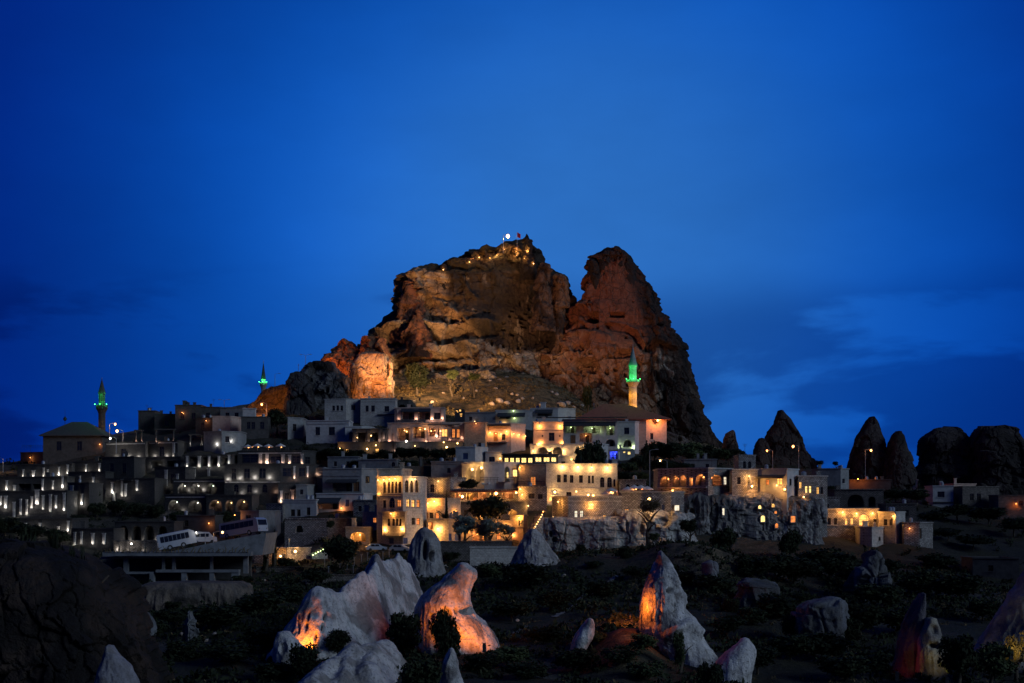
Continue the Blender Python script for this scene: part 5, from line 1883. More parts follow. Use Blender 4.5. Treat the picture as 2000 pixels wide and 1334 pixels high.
bld('hotel_wing', 'pale blank-walled hotel annex above the gallery', [(398, 4), (433, 0), (472, 4)], 843, 890, ops=[('win', 440, 852, 448, 864), ('up', 424, 868, 14), ('up', 452, 862, 8)], mat='plaster_grey', cat='hotel wing')
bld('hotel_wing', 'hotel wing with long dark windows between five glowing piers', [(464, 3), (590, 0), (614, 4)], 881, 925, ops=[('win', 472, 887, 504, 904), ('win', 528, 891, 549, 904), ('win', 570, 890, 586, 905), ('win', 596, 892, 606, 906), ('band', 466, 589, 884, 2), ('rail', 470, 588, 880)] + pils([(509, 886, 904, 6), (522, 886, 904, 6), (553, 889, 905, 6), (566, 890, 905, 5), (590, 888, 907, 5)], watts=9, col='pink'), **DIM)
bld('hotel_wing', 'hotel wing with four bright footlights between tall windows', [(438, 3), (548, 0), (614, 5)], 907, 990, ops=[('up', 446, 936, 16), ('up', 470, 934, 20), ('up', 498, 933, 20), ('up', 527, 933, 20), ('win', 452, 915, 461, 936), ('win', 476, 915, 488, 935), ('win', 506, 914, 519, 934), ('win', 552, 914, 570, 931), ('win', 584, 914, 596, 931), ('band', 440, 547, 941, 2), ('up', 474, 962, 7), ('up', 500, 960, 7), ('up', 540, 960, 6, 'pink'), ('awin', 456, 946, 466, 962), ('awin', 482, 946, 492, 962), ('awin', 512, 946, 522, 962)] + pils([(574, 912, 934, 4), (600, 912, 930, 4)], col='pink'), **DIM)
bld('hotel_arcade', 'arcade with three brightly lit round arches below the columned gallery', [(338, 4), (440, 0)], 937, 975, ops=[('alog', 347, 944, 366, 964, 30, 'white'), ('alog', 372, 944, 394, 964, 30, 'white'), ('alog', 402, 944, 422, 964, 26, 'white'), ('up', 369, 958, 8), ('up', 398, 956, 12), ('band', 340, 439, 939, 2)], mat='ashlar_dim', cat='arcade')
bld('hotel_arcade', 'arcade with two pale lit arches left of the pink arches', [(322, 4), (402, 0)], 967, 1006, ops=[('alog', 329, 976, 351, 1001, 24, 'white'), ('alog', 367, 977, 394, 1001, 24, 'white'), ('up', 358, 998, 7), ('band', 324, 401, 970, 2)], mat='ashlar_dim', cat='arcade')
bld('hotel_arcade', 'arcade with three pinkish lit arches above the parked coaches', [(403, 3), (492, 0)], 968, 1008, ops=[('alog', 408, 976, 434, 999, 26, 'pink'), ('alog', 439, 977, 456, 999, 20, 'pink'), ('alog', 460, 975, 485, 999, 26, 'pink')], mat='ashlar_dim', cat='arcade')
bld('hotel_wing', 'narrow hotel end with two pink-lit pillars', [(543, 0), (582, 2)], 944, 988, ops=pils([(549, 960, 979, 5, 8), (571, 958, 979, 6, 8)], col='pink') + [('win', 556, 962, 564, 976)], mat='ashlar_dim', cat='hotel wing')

# skyline houses west of the castle
for lab, ch, top, bot, mt, ops in [
    ('dark flat house with ragged roof under the first orange lamp', [(270, 0), (303, 0)], 803, 846, 'plaster_dark', [('chim', 290, 797, 5)]),
    ('dark flat house with cluttered roof tanks', [(302, 0), (344, 2)], 809, 846, 'plaster_dark', [('win', 322, 820, 330, 832), ('chim', 316, 802, 5), ('chim', 334, 804, 4)]),
    ('tall dark house at the highest west corner', [(342, 0), (393, 0)], 792, 840, 'plaster_dark', [('win', 352, 806, 360, 818), ('win', 374, 806, 382, 818), ('chim', 378, 786, 5), ('dn', 357, 806, 5, 'orange')]),
    ('dark house with faint blue wall next to the tall corner house', [(392, 0), (432, 0)], 796, 836, 'plaster_dark', [('win', 402, 806, 410, 818), ('chim', 410, 789, 4)]),
    ('grey house below the twin-armed lamp post', [(430, 2), (474, 0)], 796, 838, 'plaster_grey', [('win', 440, 806, 448, 818), ('win', 458, 806, 466, 818)]),
    ('dark red-brown house with faint orange tint', [(382, 2), (416, 0)], 817, 856, 'plaster_dark', [('win', 392, 826, 399, 838), ('dn', 405, 822, 4, 'orange')]),
    ('pinkish blank house beside the covered terrace', [(415, 0), (450, 0), (466, 4)], 814, 856, 'plaster_pink', []),
    ('dark house carrying a bright white wall panel', [(471, 0), (523, 1)], 815, 860, 'plaster_dark', [('win', 482, 824, 489, 838), ('win', 491, 824, 498, 838), ('win', 508, 824, 516, 838)]),
    ('beige gable-sided house right of the dark round tree', [(562, 0), (592, 4)], 816, 862, 'plaster_grey', [('win', 572, 828, 579, 842)]),
    ('grey stone house with three small windows under the dark crags', [(634, 0), (676, -1), (704, 1)], 780, 830, 'ashlar_pale', [('win', 649, 792, 654, 802), ('win', 657, 792, 662, 802), ('win', 665, 792, 670, 802), ('win', 686, 791, 694, 801), ('band', 636, 675, 783, 1.5)]),
    ('grey stone house with three windows below the orange buttress', [(704, 0), (772, -1)], 779, 832, 'ashlar_pale', [('win', 714, 792, 720, 804), ('win', 725, 792, 732, 804), ('win', 751, 793, 760, 804), ('band', 706, 771, 783, 1.5), ('slab', 738, 770, 809, 0.6)]),
    ('pale long house with two shuttered windows above the garden restaurant', [(598, 2), (682, 0)], 822, 868, 'plaster_white', [('win', 616, 834, 625, 850), ('win', 642, 834, 654, 850), ('band', 600, 681, 826, 2)]),
    ('small pale house right of the long shuttered one', [(674, 0), (706, 0), (728, 3)], 834, 872, 'plaster_white', [('win', 682, 844, 689, 858)]),
    ('small dark vaulted house at the foot of the dry slope', [(772, 0), (798, 0), (810, 3)], 782, 812, 'ashlar_dim', [('arch', 778, 790, 793, 802), ('awin', 801, 790, 806, 800)]),
]:
    bld('house', lab, ch, top, bot, mt, 'house', ops=ops)
# white panel
B = bld('wall_panel', 'bright white blank wall panel on the dark skyline house', [(474, 0), (498, 0)], 799, 815.5, 'plaster_white', 'wall', Y=Yof(497, 860) + 1.0, deep=2.0, foot=0.2)

# upper restaurant terraces in the middle
bld('restaurant_building', 'upper restaurant floor with four pink-lit piers under dark awnings', [(771, 1), (868, 0)], 797, 838, 'plaster_pink', 'restaurant',
    ops=[('logd', 786, 802, 808, 820), ('logd', 818, 802, 840, 820), ('win', 848, 806, 860, 819), ('awn', 784, 798, 842, 803, 1.2), ('awn', 776, 819, 832, 828, 2.2)] + pils([(779, 800, 819, 8, 8), (813, 800, 819, 7, 8), (844, 799, 819, 6, 8), (864, 800, 818, 5, 8)], col='pink'))
bld('restaurant_building', 'main restaurant floor with warm windows behind pink piers and yellow rail', [(757, 3), (862, 0), (908, 1)], 826, 880, 'plaster_pink', 'restaurant',
    ops=[('log', 776, 836, 799, 860, 10, 'warm'), ('log', 806, 834, 830, 856, 16, 'warm'), ('log', 837, 836, 858, 852, 22, 'orange'), ('lit', 860, 838, 874, 853), ('or', 883, 838, 889, 855), ('or', 892, 838, 898, 855), ('slab', 836, 900, 829, 1.0),
         ('gl', 795, 843, 5, 'warm', 0.4, 0.15), ('gl', 831, 838, 8, 'warm', 0.4, 0.2), ('gl', 843, 842, 6, 'warm', 0.4, 0.15), ('gl', 861, 842, 6, 'warm', 0.4, 0.15)] + pils([(761, 836, 864, 7, 8), (772, 846, 870, 5, 8), (803, 838, 867, 5, 8), (833, 842, 864, 5, 8), (853, 838, 853, 5, 8), (878, 834, 860, 6, 8), (902, 832, 857, 6, 8)], col='pink'))
bld('restaurant_building', 'lower restaurant terrace with three tapering pink piers at left', [(688, 2), (757, 0)], 838, 880, 'plaster_dark', 'restaurant',
    ops=row_ops('logd', [(698, 714), (724, 738)], 845, 864) + pils([(693, 845, 867, 5, 8), (720, 843, 865, 5, 8), (742, 840, 863, 5, 8), (750, 844, 856, 4, 6)], col='pink') + [('gl', 699, 855, 4, 'warm', 0.5, 0.12), ('gl', 726, 851, 6, 'warm', 0.5, 0.16)])
bld('restaurant_building', 'garden level wall of the restaurant with warm lamps and hedge', [(660, 2), (772, 0), (905, 3)], 864, 893, 'plaster_dark', 'restaurant',
    ops=[('gl', 718, 877, 16, 'warm', 0.5, 0.24), ('gl', 735, 870, 14, 'warm', 0.5, 0.18), ('lit', 733, 876, 740, 888), ('gl', 793, 862, 14, 'white', 0.6, 0.26), ('gl', 810, 871, 4, 'warm', 0.5, 0.14), ('gl', 872, 874, 22, 'warm', 0.6, 0.3), ('gl', 866, 864, 8, 'warm', 0.6, 0.16), ('gl', 893, 866, 10, 'warm', 0.6, 0.2), ('gl', 665, 876, 22, 'amber', 0.6, 0.2), ('lit', 675, 877, 681, 886)] + pils([(772, 864, 882, 5, 6), (803, 868, 884, 5, 6), (834, 872, 882, 5, 6)], col='pink'))
bld('house', 'plain buff brick block without windows right of the restaurant', [(907, 0), (948, 0), (955, 4)], 826, 884, 'brick_buff', 'house', ops=[('win', 934, 864, 940, 874), ('dn', 930, 828, 6, 'orange', 0.9)])
bld('house', 'low roof hut with water tanks beside the neon board', [(905, 2), (968, 0)], 806, 838, 'plaster_grey', 'house', ops=[('win', 916, 814, 922, 822), ('gl', 928, 823, 3, 'pink', 0.4, 0.1)])
bld('house', 'amber house front with four wall lamps', [(949, 0), (998, -1), (1026, 3)], 828, 880, 'plaster_pink', 'house',
    ops=[('dn', 958, 845, 16, 'amber'), ('dn', 969, 847, 12, 'amber'), ('dn', 979, 848, 12, 'amber'), ('dn', 990, 843, 16, 'amber'), ('dn', 1000, 847, 12, 'amber'), ('dn', 1011, 849, 12, 'amber'), ('dn', 1023, 852, 12, 'amber'), ('door', 964, 844, 972, 862), ('win', 980, 848, 987, 860), ('slab', 950, 997, 830, 1.0), ('slab', 948, 990, 864, 1.2)])
bld('house', 'pale hut with dark awning under the dry slope', [(968, 1), (1040, 0)], 802, 838, 'plaster_white', 'house', ops=[('logd', 975, 806, 998, 818), ('awn', 972, 806, 1026, 813, 1.8), ('gl', 1003, 803, 5, 'lime', 0.4, 0.14), ('gl', 1005, 817, 6, 'lime', 0.4, 0.16), ('up', 985, 828, 12, 'warm')])
bld('house', 'grey upper house with blue awning below the white boulders', [(1036, 0), (1090, -1), (1124, 2)], 798, 838, 'plaster_white', 'house', ops=[('logd', 1050, 804, 1078, 813), ('awn', 1046, 800, 1080, 806, 1.2), ('win', 1064, 806, 1070, 815), ('chim', 1060, 786, 9)])
bld('house', 'orange-lit house front with one dark central window', [(1042, 0), (1100, 0)], 825, 876, 'plaster_pink', 'house',
    ops=[('win', 1072, 845, 1083, 861), ('up', 1056, 866, 40, 'amber'), ('up', 1098, 866, 36, 'amber'), ('dn', 1054, 832, 26, 'amber'), ('dn', 1094, 832, 26, 'amber'), ('win', 1058, 850, 1061, 853), ('win', 1092, 850, 1095, 853), ('band', 1044, 1099, 838, 2)])
bld('restaurant_building', 'long terrace restaurant under one dark flat roof', [(1100, 1), (1206, 0)], 820, 880, 'plaster_white', 'restaurant',
    ops=[('log', 1104, 830, 1126, 846, 6, 'lime'), ('log', 1140, 832, 1172, 846, 14, 'lime'), ('log', 1184, 832, 1200, 850, 10, 'lime'), ('log', 1132, 846, 1156, 864, 8, 'orange'), ('door', 1114, 850, 1124, 866), ('alogd', 1183, 858, 1202, 872), ('slab', 1048, 1225, 815, 1.8), ('awn', 1102, 824, 1202, 831, 2.0), ('up', 1168, 842, 10, 'lime')])
bld('house', 'white corner house with yellow and green light at its base', [(1206, 0), (1240, -1), (1248, 2)], 824, 884, 'plaster_white', 'house',
    ops=[('win', 1219, 835, 1229, 848), ('alogd', 1217, 859, 1234, 873), ('up', 1210, 872, 12, 'lime'), ('up', 1238, 874, 18, 'lime'), ('up', 1198, 870, 14, 'lime'), ('band', 1207, 1239, 850, 1.5)])
bld('arcade_house', 'low lit arcade of broad arches below the orange house', [(1036, 2), (1174, 0), (1188, 5)], 868, 905, 'plaster_white', 'house',
    ops=[('arch', 1050, 873, 1070, 888), ('arch', 1079, 873, 1098, 888), ('arch', 1128, 873, 1146, 888), ('arch', 1150, 873, 1166, 888), ('dn', 1042, 881, 14, 'warm'), ('dn', 1074, 880, 26, 'warm'), ('dn', 1101, 880, 20, 'warm'), ('dn', 1134, 878, 26, 'warm'), ('dn', 1169, 877, 30, 'warm'), ('dn', 1053, 866, 20, 'amber'), ('win', 1178, 883, 1185, 889)])
bld('kiosk', 'small kiosk glowing deep blue below the white corner house', [(1189, 1), (1208, 0)], 880, 900, 'plaster_white', 'kiosk', ops=[('log', 1191, 882, 1206, 897, 70, 'blue')])
bld('house', 'low house with two yellow windows beside the blue kiosk', [(1208, 0), (1240, 1)], 879, 900, 'plaster_grey', 'house', ops=[('yel', 1217, 881, 1222, 885), ('yel', 1226, 882, 1232, 888)])
B = bld('mosque', 'stone mosque with red hipped roof under the castle', [(1130, 3), (1262, 0), (1302, 3)], 818, 880, 'plaster_pink', 'mosque', deep=12, parapet=0, roof='none', Y=414,
        ops=[('gl', 1280, 822, 260, 'orange', 1.2, 0.28), ('win', 1270, 846, 1276, 858), ('win', 1150, 828, 1158, 842), ('win', 1178, 828, 1186, 842)])
hip_roof(B, 818, 789, 1125, 1305, 'roof_red', ridge=(0.30, 0.55))
# middle rows
bld('house', 'white cube house with one blue-shuttered window, unlit', [(890, 1), (928, 0), (952, 4)], 874, 915, 'plaster_white', 'house', ops=[('blue', 904, 885, 914, 897)])
bld('house', 'grey house with two small windows left of the pointed arches', [(842, 2), (905, 0)], 902, 945, 'plaster_grey', 'house', ops=[('win', 873, 914, 880, 924), ('win', 872, 931, 879, 941), ('win', 882, 931, 889, 941), ('band', 844, 904, 905, 1.5)])
bld('house', 'low white house beside the white cube house', [(948, 1), (982, 0)], 883, 912, 'plaster_white', 'house', ops=[('win', 955, 892, 966, 902), ('gl', 978, 896, 20, 'warm', 0.5, 0.2)])
bld('pavilion', 'glazed terrace pavilion with golden panes and dark roof', [(981, 2), (1042, 0), (1090, 3)], 888, 918, 'wood_dark', 'pavilion',
    ops=row_ops('yel', [(985, 993), (996, 1004), (1007, 1015), (1018, 1028), (1031, 1040)], 894, 904) + row_ops('yel', [(1046, 1058), (1062, 1074), (1077, 1087)], 893, 902) + [('slab', 979, 1090, 889, 1.2)], pmat='wood_dark')
bld('house', 'small white house with a lamp right of the golden pavilion', [(1090, 1), (1131, 0)], 893, 915, 'plaster_white', 'house', ops=[('gl', 1117, 897, 24, 'warm', 0.5, 0.2), ('win', 1096, 901, 1104, 907)])
bld('house', 'unlit blue-grey house with a white gable below the hedges', [(700, 3), (775, 0)], 898, 935, 'plaster_grey', 'house', ops=[('awin', 764, 902, 772, 912)])
bld('house', 'white chimney-topped cottage roof in the dark garden', [(770, 0), (842, 3)], 912, 945, 'plaster_dark', 'house', ops=[('win', 790, 920, 797, 930), ('chim', 825, 893, 5)])
bld('house', 'pink-trimmed house left of the terraced dark house', [(598, 3), (632, 0)], 914, 965, 'plaster_grey', 'house', ops=[('dn', 604, 928, 5, 'pink'), ('up', 620, 926, 4, 'pink'), ('win', 610, 932, 618, 946)])
bld('house', 'terraced blue-grey house with wide dark veranda and wooden door', [(630, 2), (706, 0), (738, 4)], 916, 975, 'plaster_grey', 'house', ops=[('logd', 650, 940, 688, 960), ('door', 690, 941, 702, 960), ('awn', 640, 936, 700, 941, 1.6), ('band', 632, 705, 928, 2), ('win', 714, 930, 722, 944)])
bld('house', 'white house with dark awning and three blue windows', [(618, 2), (710, 0), (722, 3)], 965, 1002, 'plaster_white', 'house', ops=[('blue', 675, 976, 682, 989), ('blue', 688, 976, 695, 989), ('blue', 698, 975, 704, 989), ('logd', 624, 980, 662, 995), ('awn', 620, 972, 667, 981, 2.2), ('dn', 668, 992, 8, 'orange')])
bld('house', 'white house with three plain windows above the cave garden', [(550, 2), (618, 0)], 977, 1018, 'plaster_white', 'house', ops=[('win', 568, 995, 576, 1008), ('win', 580, 995, 587, 1008), ('win', 599, 991, 606, 1006), ('band', 552, 617, 980, 1.5)])
bld('house', 'plain concrete block right behind the upper coach', [(470, 2), (506, 0), (538, 3)], 999, 1062, 'concrete', 'house', ops=[('dn', 462, 1006, 20, 'orange'), ('win', 480, 1006, 490, 1014)])
bld('ruin_wall', 'long ruined stone wall across the cave garden', [(556, 2), (640, 0), (676, 3)], 1014, 1062, 'rubble', 'wall', ops=[('arch', 577, 1026, 592, 1040), ('arch', 655, 1044, 668, 1058), ('arch', 626, 1050, 635, 1060), ('chim', 570, 1052, 5)])
bld('garden_wall', 'stepped garden wall lit amber by two lamps', [(496, 3), (560, 0), (604, 3)], 1072, 1106, 'rubble', 'wall', deep=2.0, ops=[('gl', 552, 1086, 42, 'amber', 0.7, 0.22), ('gl', 573, 1077, 60, 'warm', 0.7, 0.26), ('logd', 566, 1092, 574, 1102), ('chim', 571, 1053, 4)])
bld('arch_house', 'small stone house with one glowing round arch and chimney', [(675, 0), (722, -1)], 1031, 1066, 'ashlar_warm', 'house', ops=[('alog', 684, 1039, 715, 1058, 90, 'amber'), ('chim', 687, 1013, 7)])
bld('house', 'low stone hut with one small orange window beside the main hotel', [(708, 1), (740, 0)], 1001, 1045, 'ashlar_pale', 'house', ops=[('or', 728, 1011, 735, 1021)])

# the main hotel and its terraces
bld('main_hotel', 'tall lit hotel with three arcaded storeys and glowing bay', [(736, 1), (787, -3), (829, 2)], 932, 1066, 'ashlar_pale', 'hotel', deep=8,
    ops=row_ops('awin', [(748, 753.5), (757, 762), (764, 769), (771, 776), (778, 784)], 940, 963) + row_ops('awin', [(791, 798), (801, 807.5), (811, 817.5)], 938, 962) +
    [('win', 748, 977, 754, 992), ('awin', 760, 972, 771, 992), ('or', 775, 976, 783, 990), ('lit', 794, 975, 800.5, 990), ('lit', 804, 976, 810.5, 991), ('or', 814, 976, 820.5, 991),
     ('win', 804, 1011, 811, 1025), ('or', 814, 1012, 820.5, 1025), ('blue', 760, 1051, 769, 1062), ('blue', 786, 1050, 796, 1062), ('band', 738, 786, 967, 1.5), ('band', 788, 828, 966, 1.5), ('band', 738, 786, 999, 1.5),
     ('dn', 744, 938, 16, 'amber', 0.6), ('dn', 755, 937, 16, 'amber', 0.6), ('dn', 766, 936, 18, 'amber', 0.6), ('dn', 777, 935, 18, 'amber', 0.6), ('dn', 804, 936, 26, 'warm', 0.6), ('up', 740, 965, 10, 'amber')])
bld('hotel_bay', 'strongly lit projecting bay with four windows on the main hotel', [(747, 1), (791, -3)], 1001, 1042, 'ashlar_warm', 'bay', Y=Yof(760, 1066) - 4.0, deep=3.0, foot=0.5,
    ops=[('win', 757, 1013, 762, 1027), ('win', 766, 1013, 771, 1027), ('win', 773, 1013, 777.5, 1027), ('win', 780, 1013, 784, 1027), ('up', 752, 1035, 45, 'warm'), ('up', 786, 1034, 45, 'warm'), ('band', 748, 790, 1008, 1.5), ('dn', 768, 1003, 14, 'amber')])
bld('hotel_tower', 'plain amber stair tower rising behind the main hotel', [(736, 0), (784, 0), (800, 3)], 917, 1000, 'ashlar_warm', 'tower', Y=Yof(780, 1066) + 9.0, ops=[('dn', 742, 934, 12, 'amber')])
bld('ruin_wall', 'dark rubble wall with glowing niches right of the main hotel', [(828, 2), (880, 0), (908, 2)], 934, 985, 'rubble', 'wall', ops=[('niche', 853, 938, 866, 966), ('niche', 889, 942, 902, 964), ('up', 859, 956, 22, 'amber'), ('up', 895, 958, 20, 'amber'), ('win', 840, 946, 848, 962), ('dn', 858, 940, 16, 'warm')])
bld('hotel_annex', 'amber-washed annex with three dark windows beside the main hotel', [(824, 1), (868, 0), (898, 3)], 975, 1040, 'ashlar_warm', 'house',
    ops=[('door', 826, 1001, 836, 1014), ('win', 839, 1001, 846, 1014), ('or', 850, 1001, 857, 1014), ('dn', 850, 979, 46, 'amber', 0.6), ('dn', 838, 983, 26, 'amber', 0.6), ('up', 888, 1000, 26, 'amber'), ('band', 826, 867, 1017, 1.5)])
bld('stair_house', 'stone house with blue doors and lit outside stair', [(836, 1), (876, 0), (905, 2)], 1015, 1066, 'ashlar_warm', 'house', ops=[('blue', 875, 1042, 882, 1056), ('blue', 888, 1042, 899, 1056), ('dn', 857, 1032, 44, 'warm', 0.5), ('log', 836, 1020, 846, 1034, 10, 'orange'), ('dn', 852, 1050, 24, 'amber', 0.5)])
bld('garden_house', 'orange-lit low house behind the silver olive trees', [(900, 2), (1000, 0)], 1018, 1066, 'ashlar_warm', 'house', ops=[('alog', 922, 1038, 936, 1056, 60, 'orange'), ('alog', 942, 1040, 954, 1056, 50, 'orange'), ('dn', 912, 1032, 30, 'amber', 0.5), ('dn', 960, 1024, 40, 'amber', 0.5), ('dn', 985, 1028, 40, 'amber', 0.5), ('or', 970, 1040, 978, 1054)])
bld('house', 'bright amber cottage with twin windows beside the long stair', [(996, 1), (1022, 0), (1030, 2)], 1008, 1060, 'ashlar_warm', 'house', ops=[('win', 1012, 1016, 1016, 1027), ('win', 1018, 1016, 1021.5, 1027), ('dn', 1016, 1011, 34, 'amber', 0.5), ('up', 1002, 1046, 30, 'orange'), ('dn', 990, 1018, 40, 'amber', 0.5)])
bld('restaurant_terrace', 'long orange-lit restaurant loggia under a tiled canopy', [(880, 2), (1012, 0)], 957, 995, 'rubble', 'restaurant',
    ops=[('log', 888, 963, 904, 977, 50, 'orange'), ('log', 910, 963, 924, 976, 50, 'amber'), ('log', 934, 962, 950, 974, 34, 'orange'), ('log', 956, 962, 974, 974, 40, 'amber'), ('log', 980, 962, 1004, 974, 40, 'orange'), ('slab', 880, 1012, 959, 1.6, 'roof_red'), ('gl', 904, 970, 40, 'warm', 0.7, 0.3), ('gl', 970, 964, 50, 'warm', 0.8, 0.32), ('gl', 1009, 962, 24, 'warm', 0.6, 0.22), ('up', 893, 975, 6, 'red'), ('up', 928, 975, 6, 'red')])
bld('garden_house', 'long low garden building under the restaurant loggia', [(870, 3), (1030, 0)], 982, 1022, 'rubble_dark', 'house', ops=[('alog', 992, 996, 1010, 1006, 60, 'amber'), ('dn', 960, 1004, 34, 'amber', 0.5), ('dn', 940, 1008, 26, 'amber', 0.5), ('win', 906, 996, 914, 1008), ('dn', 1033, 988, 26, 'warm', 0.5), ('win', 1044, 985, 1060, 1002), ('dn', 1062, 999, 22, 'orange')])
bld('white_villa', 'white villa with two pointed arches and a balcony', [(902, 4), (946, -1), (985, -1), (1014, 1)], 904, 962, 'plaster_white', 'house',
    ops=[('parch', 909, 912, 925, 942), ('parch', 929, 909, 945, 942), ('parch', 983, 911, 995, 941), ('yel', 1002, 917, 1011, 931), ('gl', 926, 917, 70, 'warm', 0.6, 0.28), ('gl', 944, 914, 60, 'warm', 0.6, 0.26), ('bal', 946, 1012, 941, 1.4), ('up', 904, 938, 20, 'warm'), ('yel', 990, 922, 994, 934), ('band', 903, 945, 906, 1.5)])
bld('brick_house', 'buff stone house with one lit balcony door between the two villas', [(1013, 1), (1067, -1)], 908, 965, 'ashlar_warm', 'house', ops=[('or', 1036, 931, 1046, 948), ('dn', 1017, 913, 14, 'amber', 0.5), ('bal', 1014, 1066, 949, 1.2)])
bld('stone_villa', 'long pale stone villa with four scalloped lights over the windows', [(1067, 0), (1206, 1)], 907, 985, 'ashlar_pale', 'house',
    ops=[('win', 1088, 927, 1095.5, 942), ('win', 1100.5, 927, 1107.5, 942), ('win', 1113, 928, 1120, 943), ('win', 1131, 928, 1138.5, 943), ('win', 1148.5, 929, 1153, 944), ('win', 1156, 929, 1160, 944), ('awin', 1172, 932, 1180.5, 952), ('awin', 1186, 932, 1195, 952), ('win', 1198, 936, 1202, 951),
         ('dn', 1098, 911, 34, 'warm', 0.55), ('dn', 1128, 912, 34, 'warm', 0.55), ('dn', 1155, 913, 24, 'warm', 0.55), ('dn', 1186, 914, 34, 'warm', 0.55), ('band', 1068, 1170, 953, 2), ('gl', 1083, 961, 60, 'warm', 0.7, 0.26), ('gl', 1125, 960, 14, 'amber', 0.6, 0.16), ('gl', 1148, 967, 30, 'warm', 0.8, 0.2), ('gl', 1158, 968, 30, 'warm', 0.9, 0.2), ('up', 1076, 975, 14, 'amber'), ('chim', 1202, 898, 10), ('win', 1106, 961, 1116, 974)])
bld('stone_annex', 'rubble ground floor with round millstone left of the stone villa', [(1012, 2), (1068, 0)], 951, 1000, 'rubble', 'house', ops=[('dn', 1018, 955, 26, 'amber', 0.5), ('win', 1032, 964, 1044, 974), ('win', 1050, 965, 1060, 975), ('dn', 1022, 966, 20, 'amber', 0.5)])
bld('terrace_house', 'rubble terrace house with two lit windows above the cliff', [(1080, 4), (1110, -2), (1214, 0)], 971, 1026, 'rubble', 'house', pmat='ashlar_pale', Y=280,
    ops=[('wht', 1122, 997, 1128.5, 1013), ('wht', 1133, 997, 1139.5, 1013), ('dn', 1154, 985, 40, 'amber', 0.5), ('niche', 1090, 978, 1100, 1003), ('dn', 1095, 980, 26, 'amber', 0.4), ('dn', 1086, 1010, 0.5, 'amber'), ('band', 1111, 1213, 978, 1.5), ('lit', 1178, 1006, 1184, 1019), ('dn', 1092, 1015, 26, 'amber', 0.6)])
bld('retaining_wall', 'long pale retaining wall with rooftop terrace', [(1213, 1), (1310, -1), (1336, 0)], 962, 1030, 'rubble', 'wall', pmat='ashlar_pale', deep=9, Y=279, ops=[('lit', 1220, 994, 1228, 1005), ('gl', 1222, 1011, 5, 'warm', 0.3, 0.2), ('blue', 1293, 986, 1298, 996), ('or', 1290, 1000, 1296, 1008), ('gl', 1272, 976, 150, 'warm', 3.2, 0.34)])
bld('arcade_villa', 'arcaded stone house with red-lit vaults and a bright corner', [(1285, 5), (1383, -3), (1431, 3)], 915, 992, 'rubble', 'house', pmat='ashlar_pale', deep=9, Y=290,
    ops=[('alog', 1289, 930, 1309, 952, 34, 'orange'), ('alog', 1314, 929, 1326, 951, 20, 'orange'), ('alog', 1328, 928, 1340, 950, 30, 'orange'), ('log', 1346, 933, 1353, 948, 24, 'orange'), ('alog', 1358, 926, 1378, 948, 44, 'orange'), ('alog', 1388, 927, 1410, 949, 44, 'orange'), ('wht', 1414, 931, 1420, 947), ('gl', 1322, 962, 14, 'warm', 0.8, 0.22), ('gl', 1318, 958, 12, 'red', 0.8, 0.2), ('slab', 1304, 1336, 978, 0.9), ('slab', 1286, 1382, 951, 0.5, 'ashlar_pale')])
bld('tower_house', 'small square stone tower with two windows above the arcaded house', [(1443, 0), (1476, 0)], 890, 935, 'rubble', 'tower', ops=[('awin', 1451, 901, 1457, 915), ('awin', 1461, 901, 1467, 915)], Y=298)
bld('house', 'pale stone house with a lit niche between tower and cave cliff', [(1430, 0), (1480, 1)], 918, 985, 'rubble', 'house', pmat='ashlar_pale', Y=288, ops=[('niche', 1458, 928, 1464, 944), ('dn', 1461, 930, 12, 'warm', 0.4), ('win', 1440, 932, 1447, 946), ('gl', 1466, 950, 70, 'amber', 0.8, 0.2)])
bld('veranda_house', 'white house with dark veranda and one bright orange window', [(1479, 1), (1537, -2), (1560, 2)], 917, 985, 'plaster_white', 'house', Y=289, ops=[('lit', 1517, 934, 1528, 947), ('or', 1496, 937, 1502, 947), ('awn', 1482, 927, 1535, 931, 1.4, 'roof_dark'), ('win', 1542, 935, 1546, 948), ('win', 1551, 937, 1555, 950), ('gl', 1535, 956, 36, 'amber', 0.7, 0.18), ('gl', 1518, 948, 8, 'warm', 0.3, 0.12)])
bld('stone_house', 'rubble house with two pairs of lit windows', [(1559, 0), (1616, 1)], 931, 992, 'rubble', 'house', pmat='ashlar_pale', Y=289, ops=[('lit', 1561, 941, 1566, 954), ('yel', 1572.5, 949, 1577.5, 963), ('yel', 1580, 949, 1585, 963), ('lit', 1595, 951, 1600, 965), ('win', 1602.5, 951, 1607.5, 965), ('gl', 1568, 971, 10, 'amber', 0.5, 0.16), ('or', 1570, 980, 1578, 986), ('or', 1594, 980, 1604, 986)])
bld('long_house', 'long low stone house with four amber scallops and an arched door', [(1596, 1), (1716, 0)], 995, 1052, 'rubble', 'house', pmat='ashlar_pale', ops=[('win', 1616.5, 1012, 1623, 1025), ('win', 1629, 1012, 1635, 1025), ('lit', 1650, 1012, 1655.5, 1025), ('lit', 1661, 1012, 1666.5, 1025), ('alit', 1677, 1005, 1697, 1027), ('win', 1706, 1014, 1712, 1026), ('dn', 1604, 1000, 22, 'amber', 0.5), ('dn', 1645, 1000, 30, 'amber', 0.5), ('dn', 1672, 1003, 24, 'amber', 0.5), ('dn', 1703, 1002, 30, 'amber', 0.5), ('door', 1602, 1013, 1610, 1028)])
bld('corner_house', 'pale narrow house with a bright white corner pillar', [(1715, 2), (1749, -2), (1768, 1)], 1001, 1066, 'ashlar_pale', 'house', ops=[('win', 1726, 1014, 1733, 1026), ('win', 1737, 1014, 1743, 1026), ('dn', 1748, 1008, 14, 'amber', 0.4)])
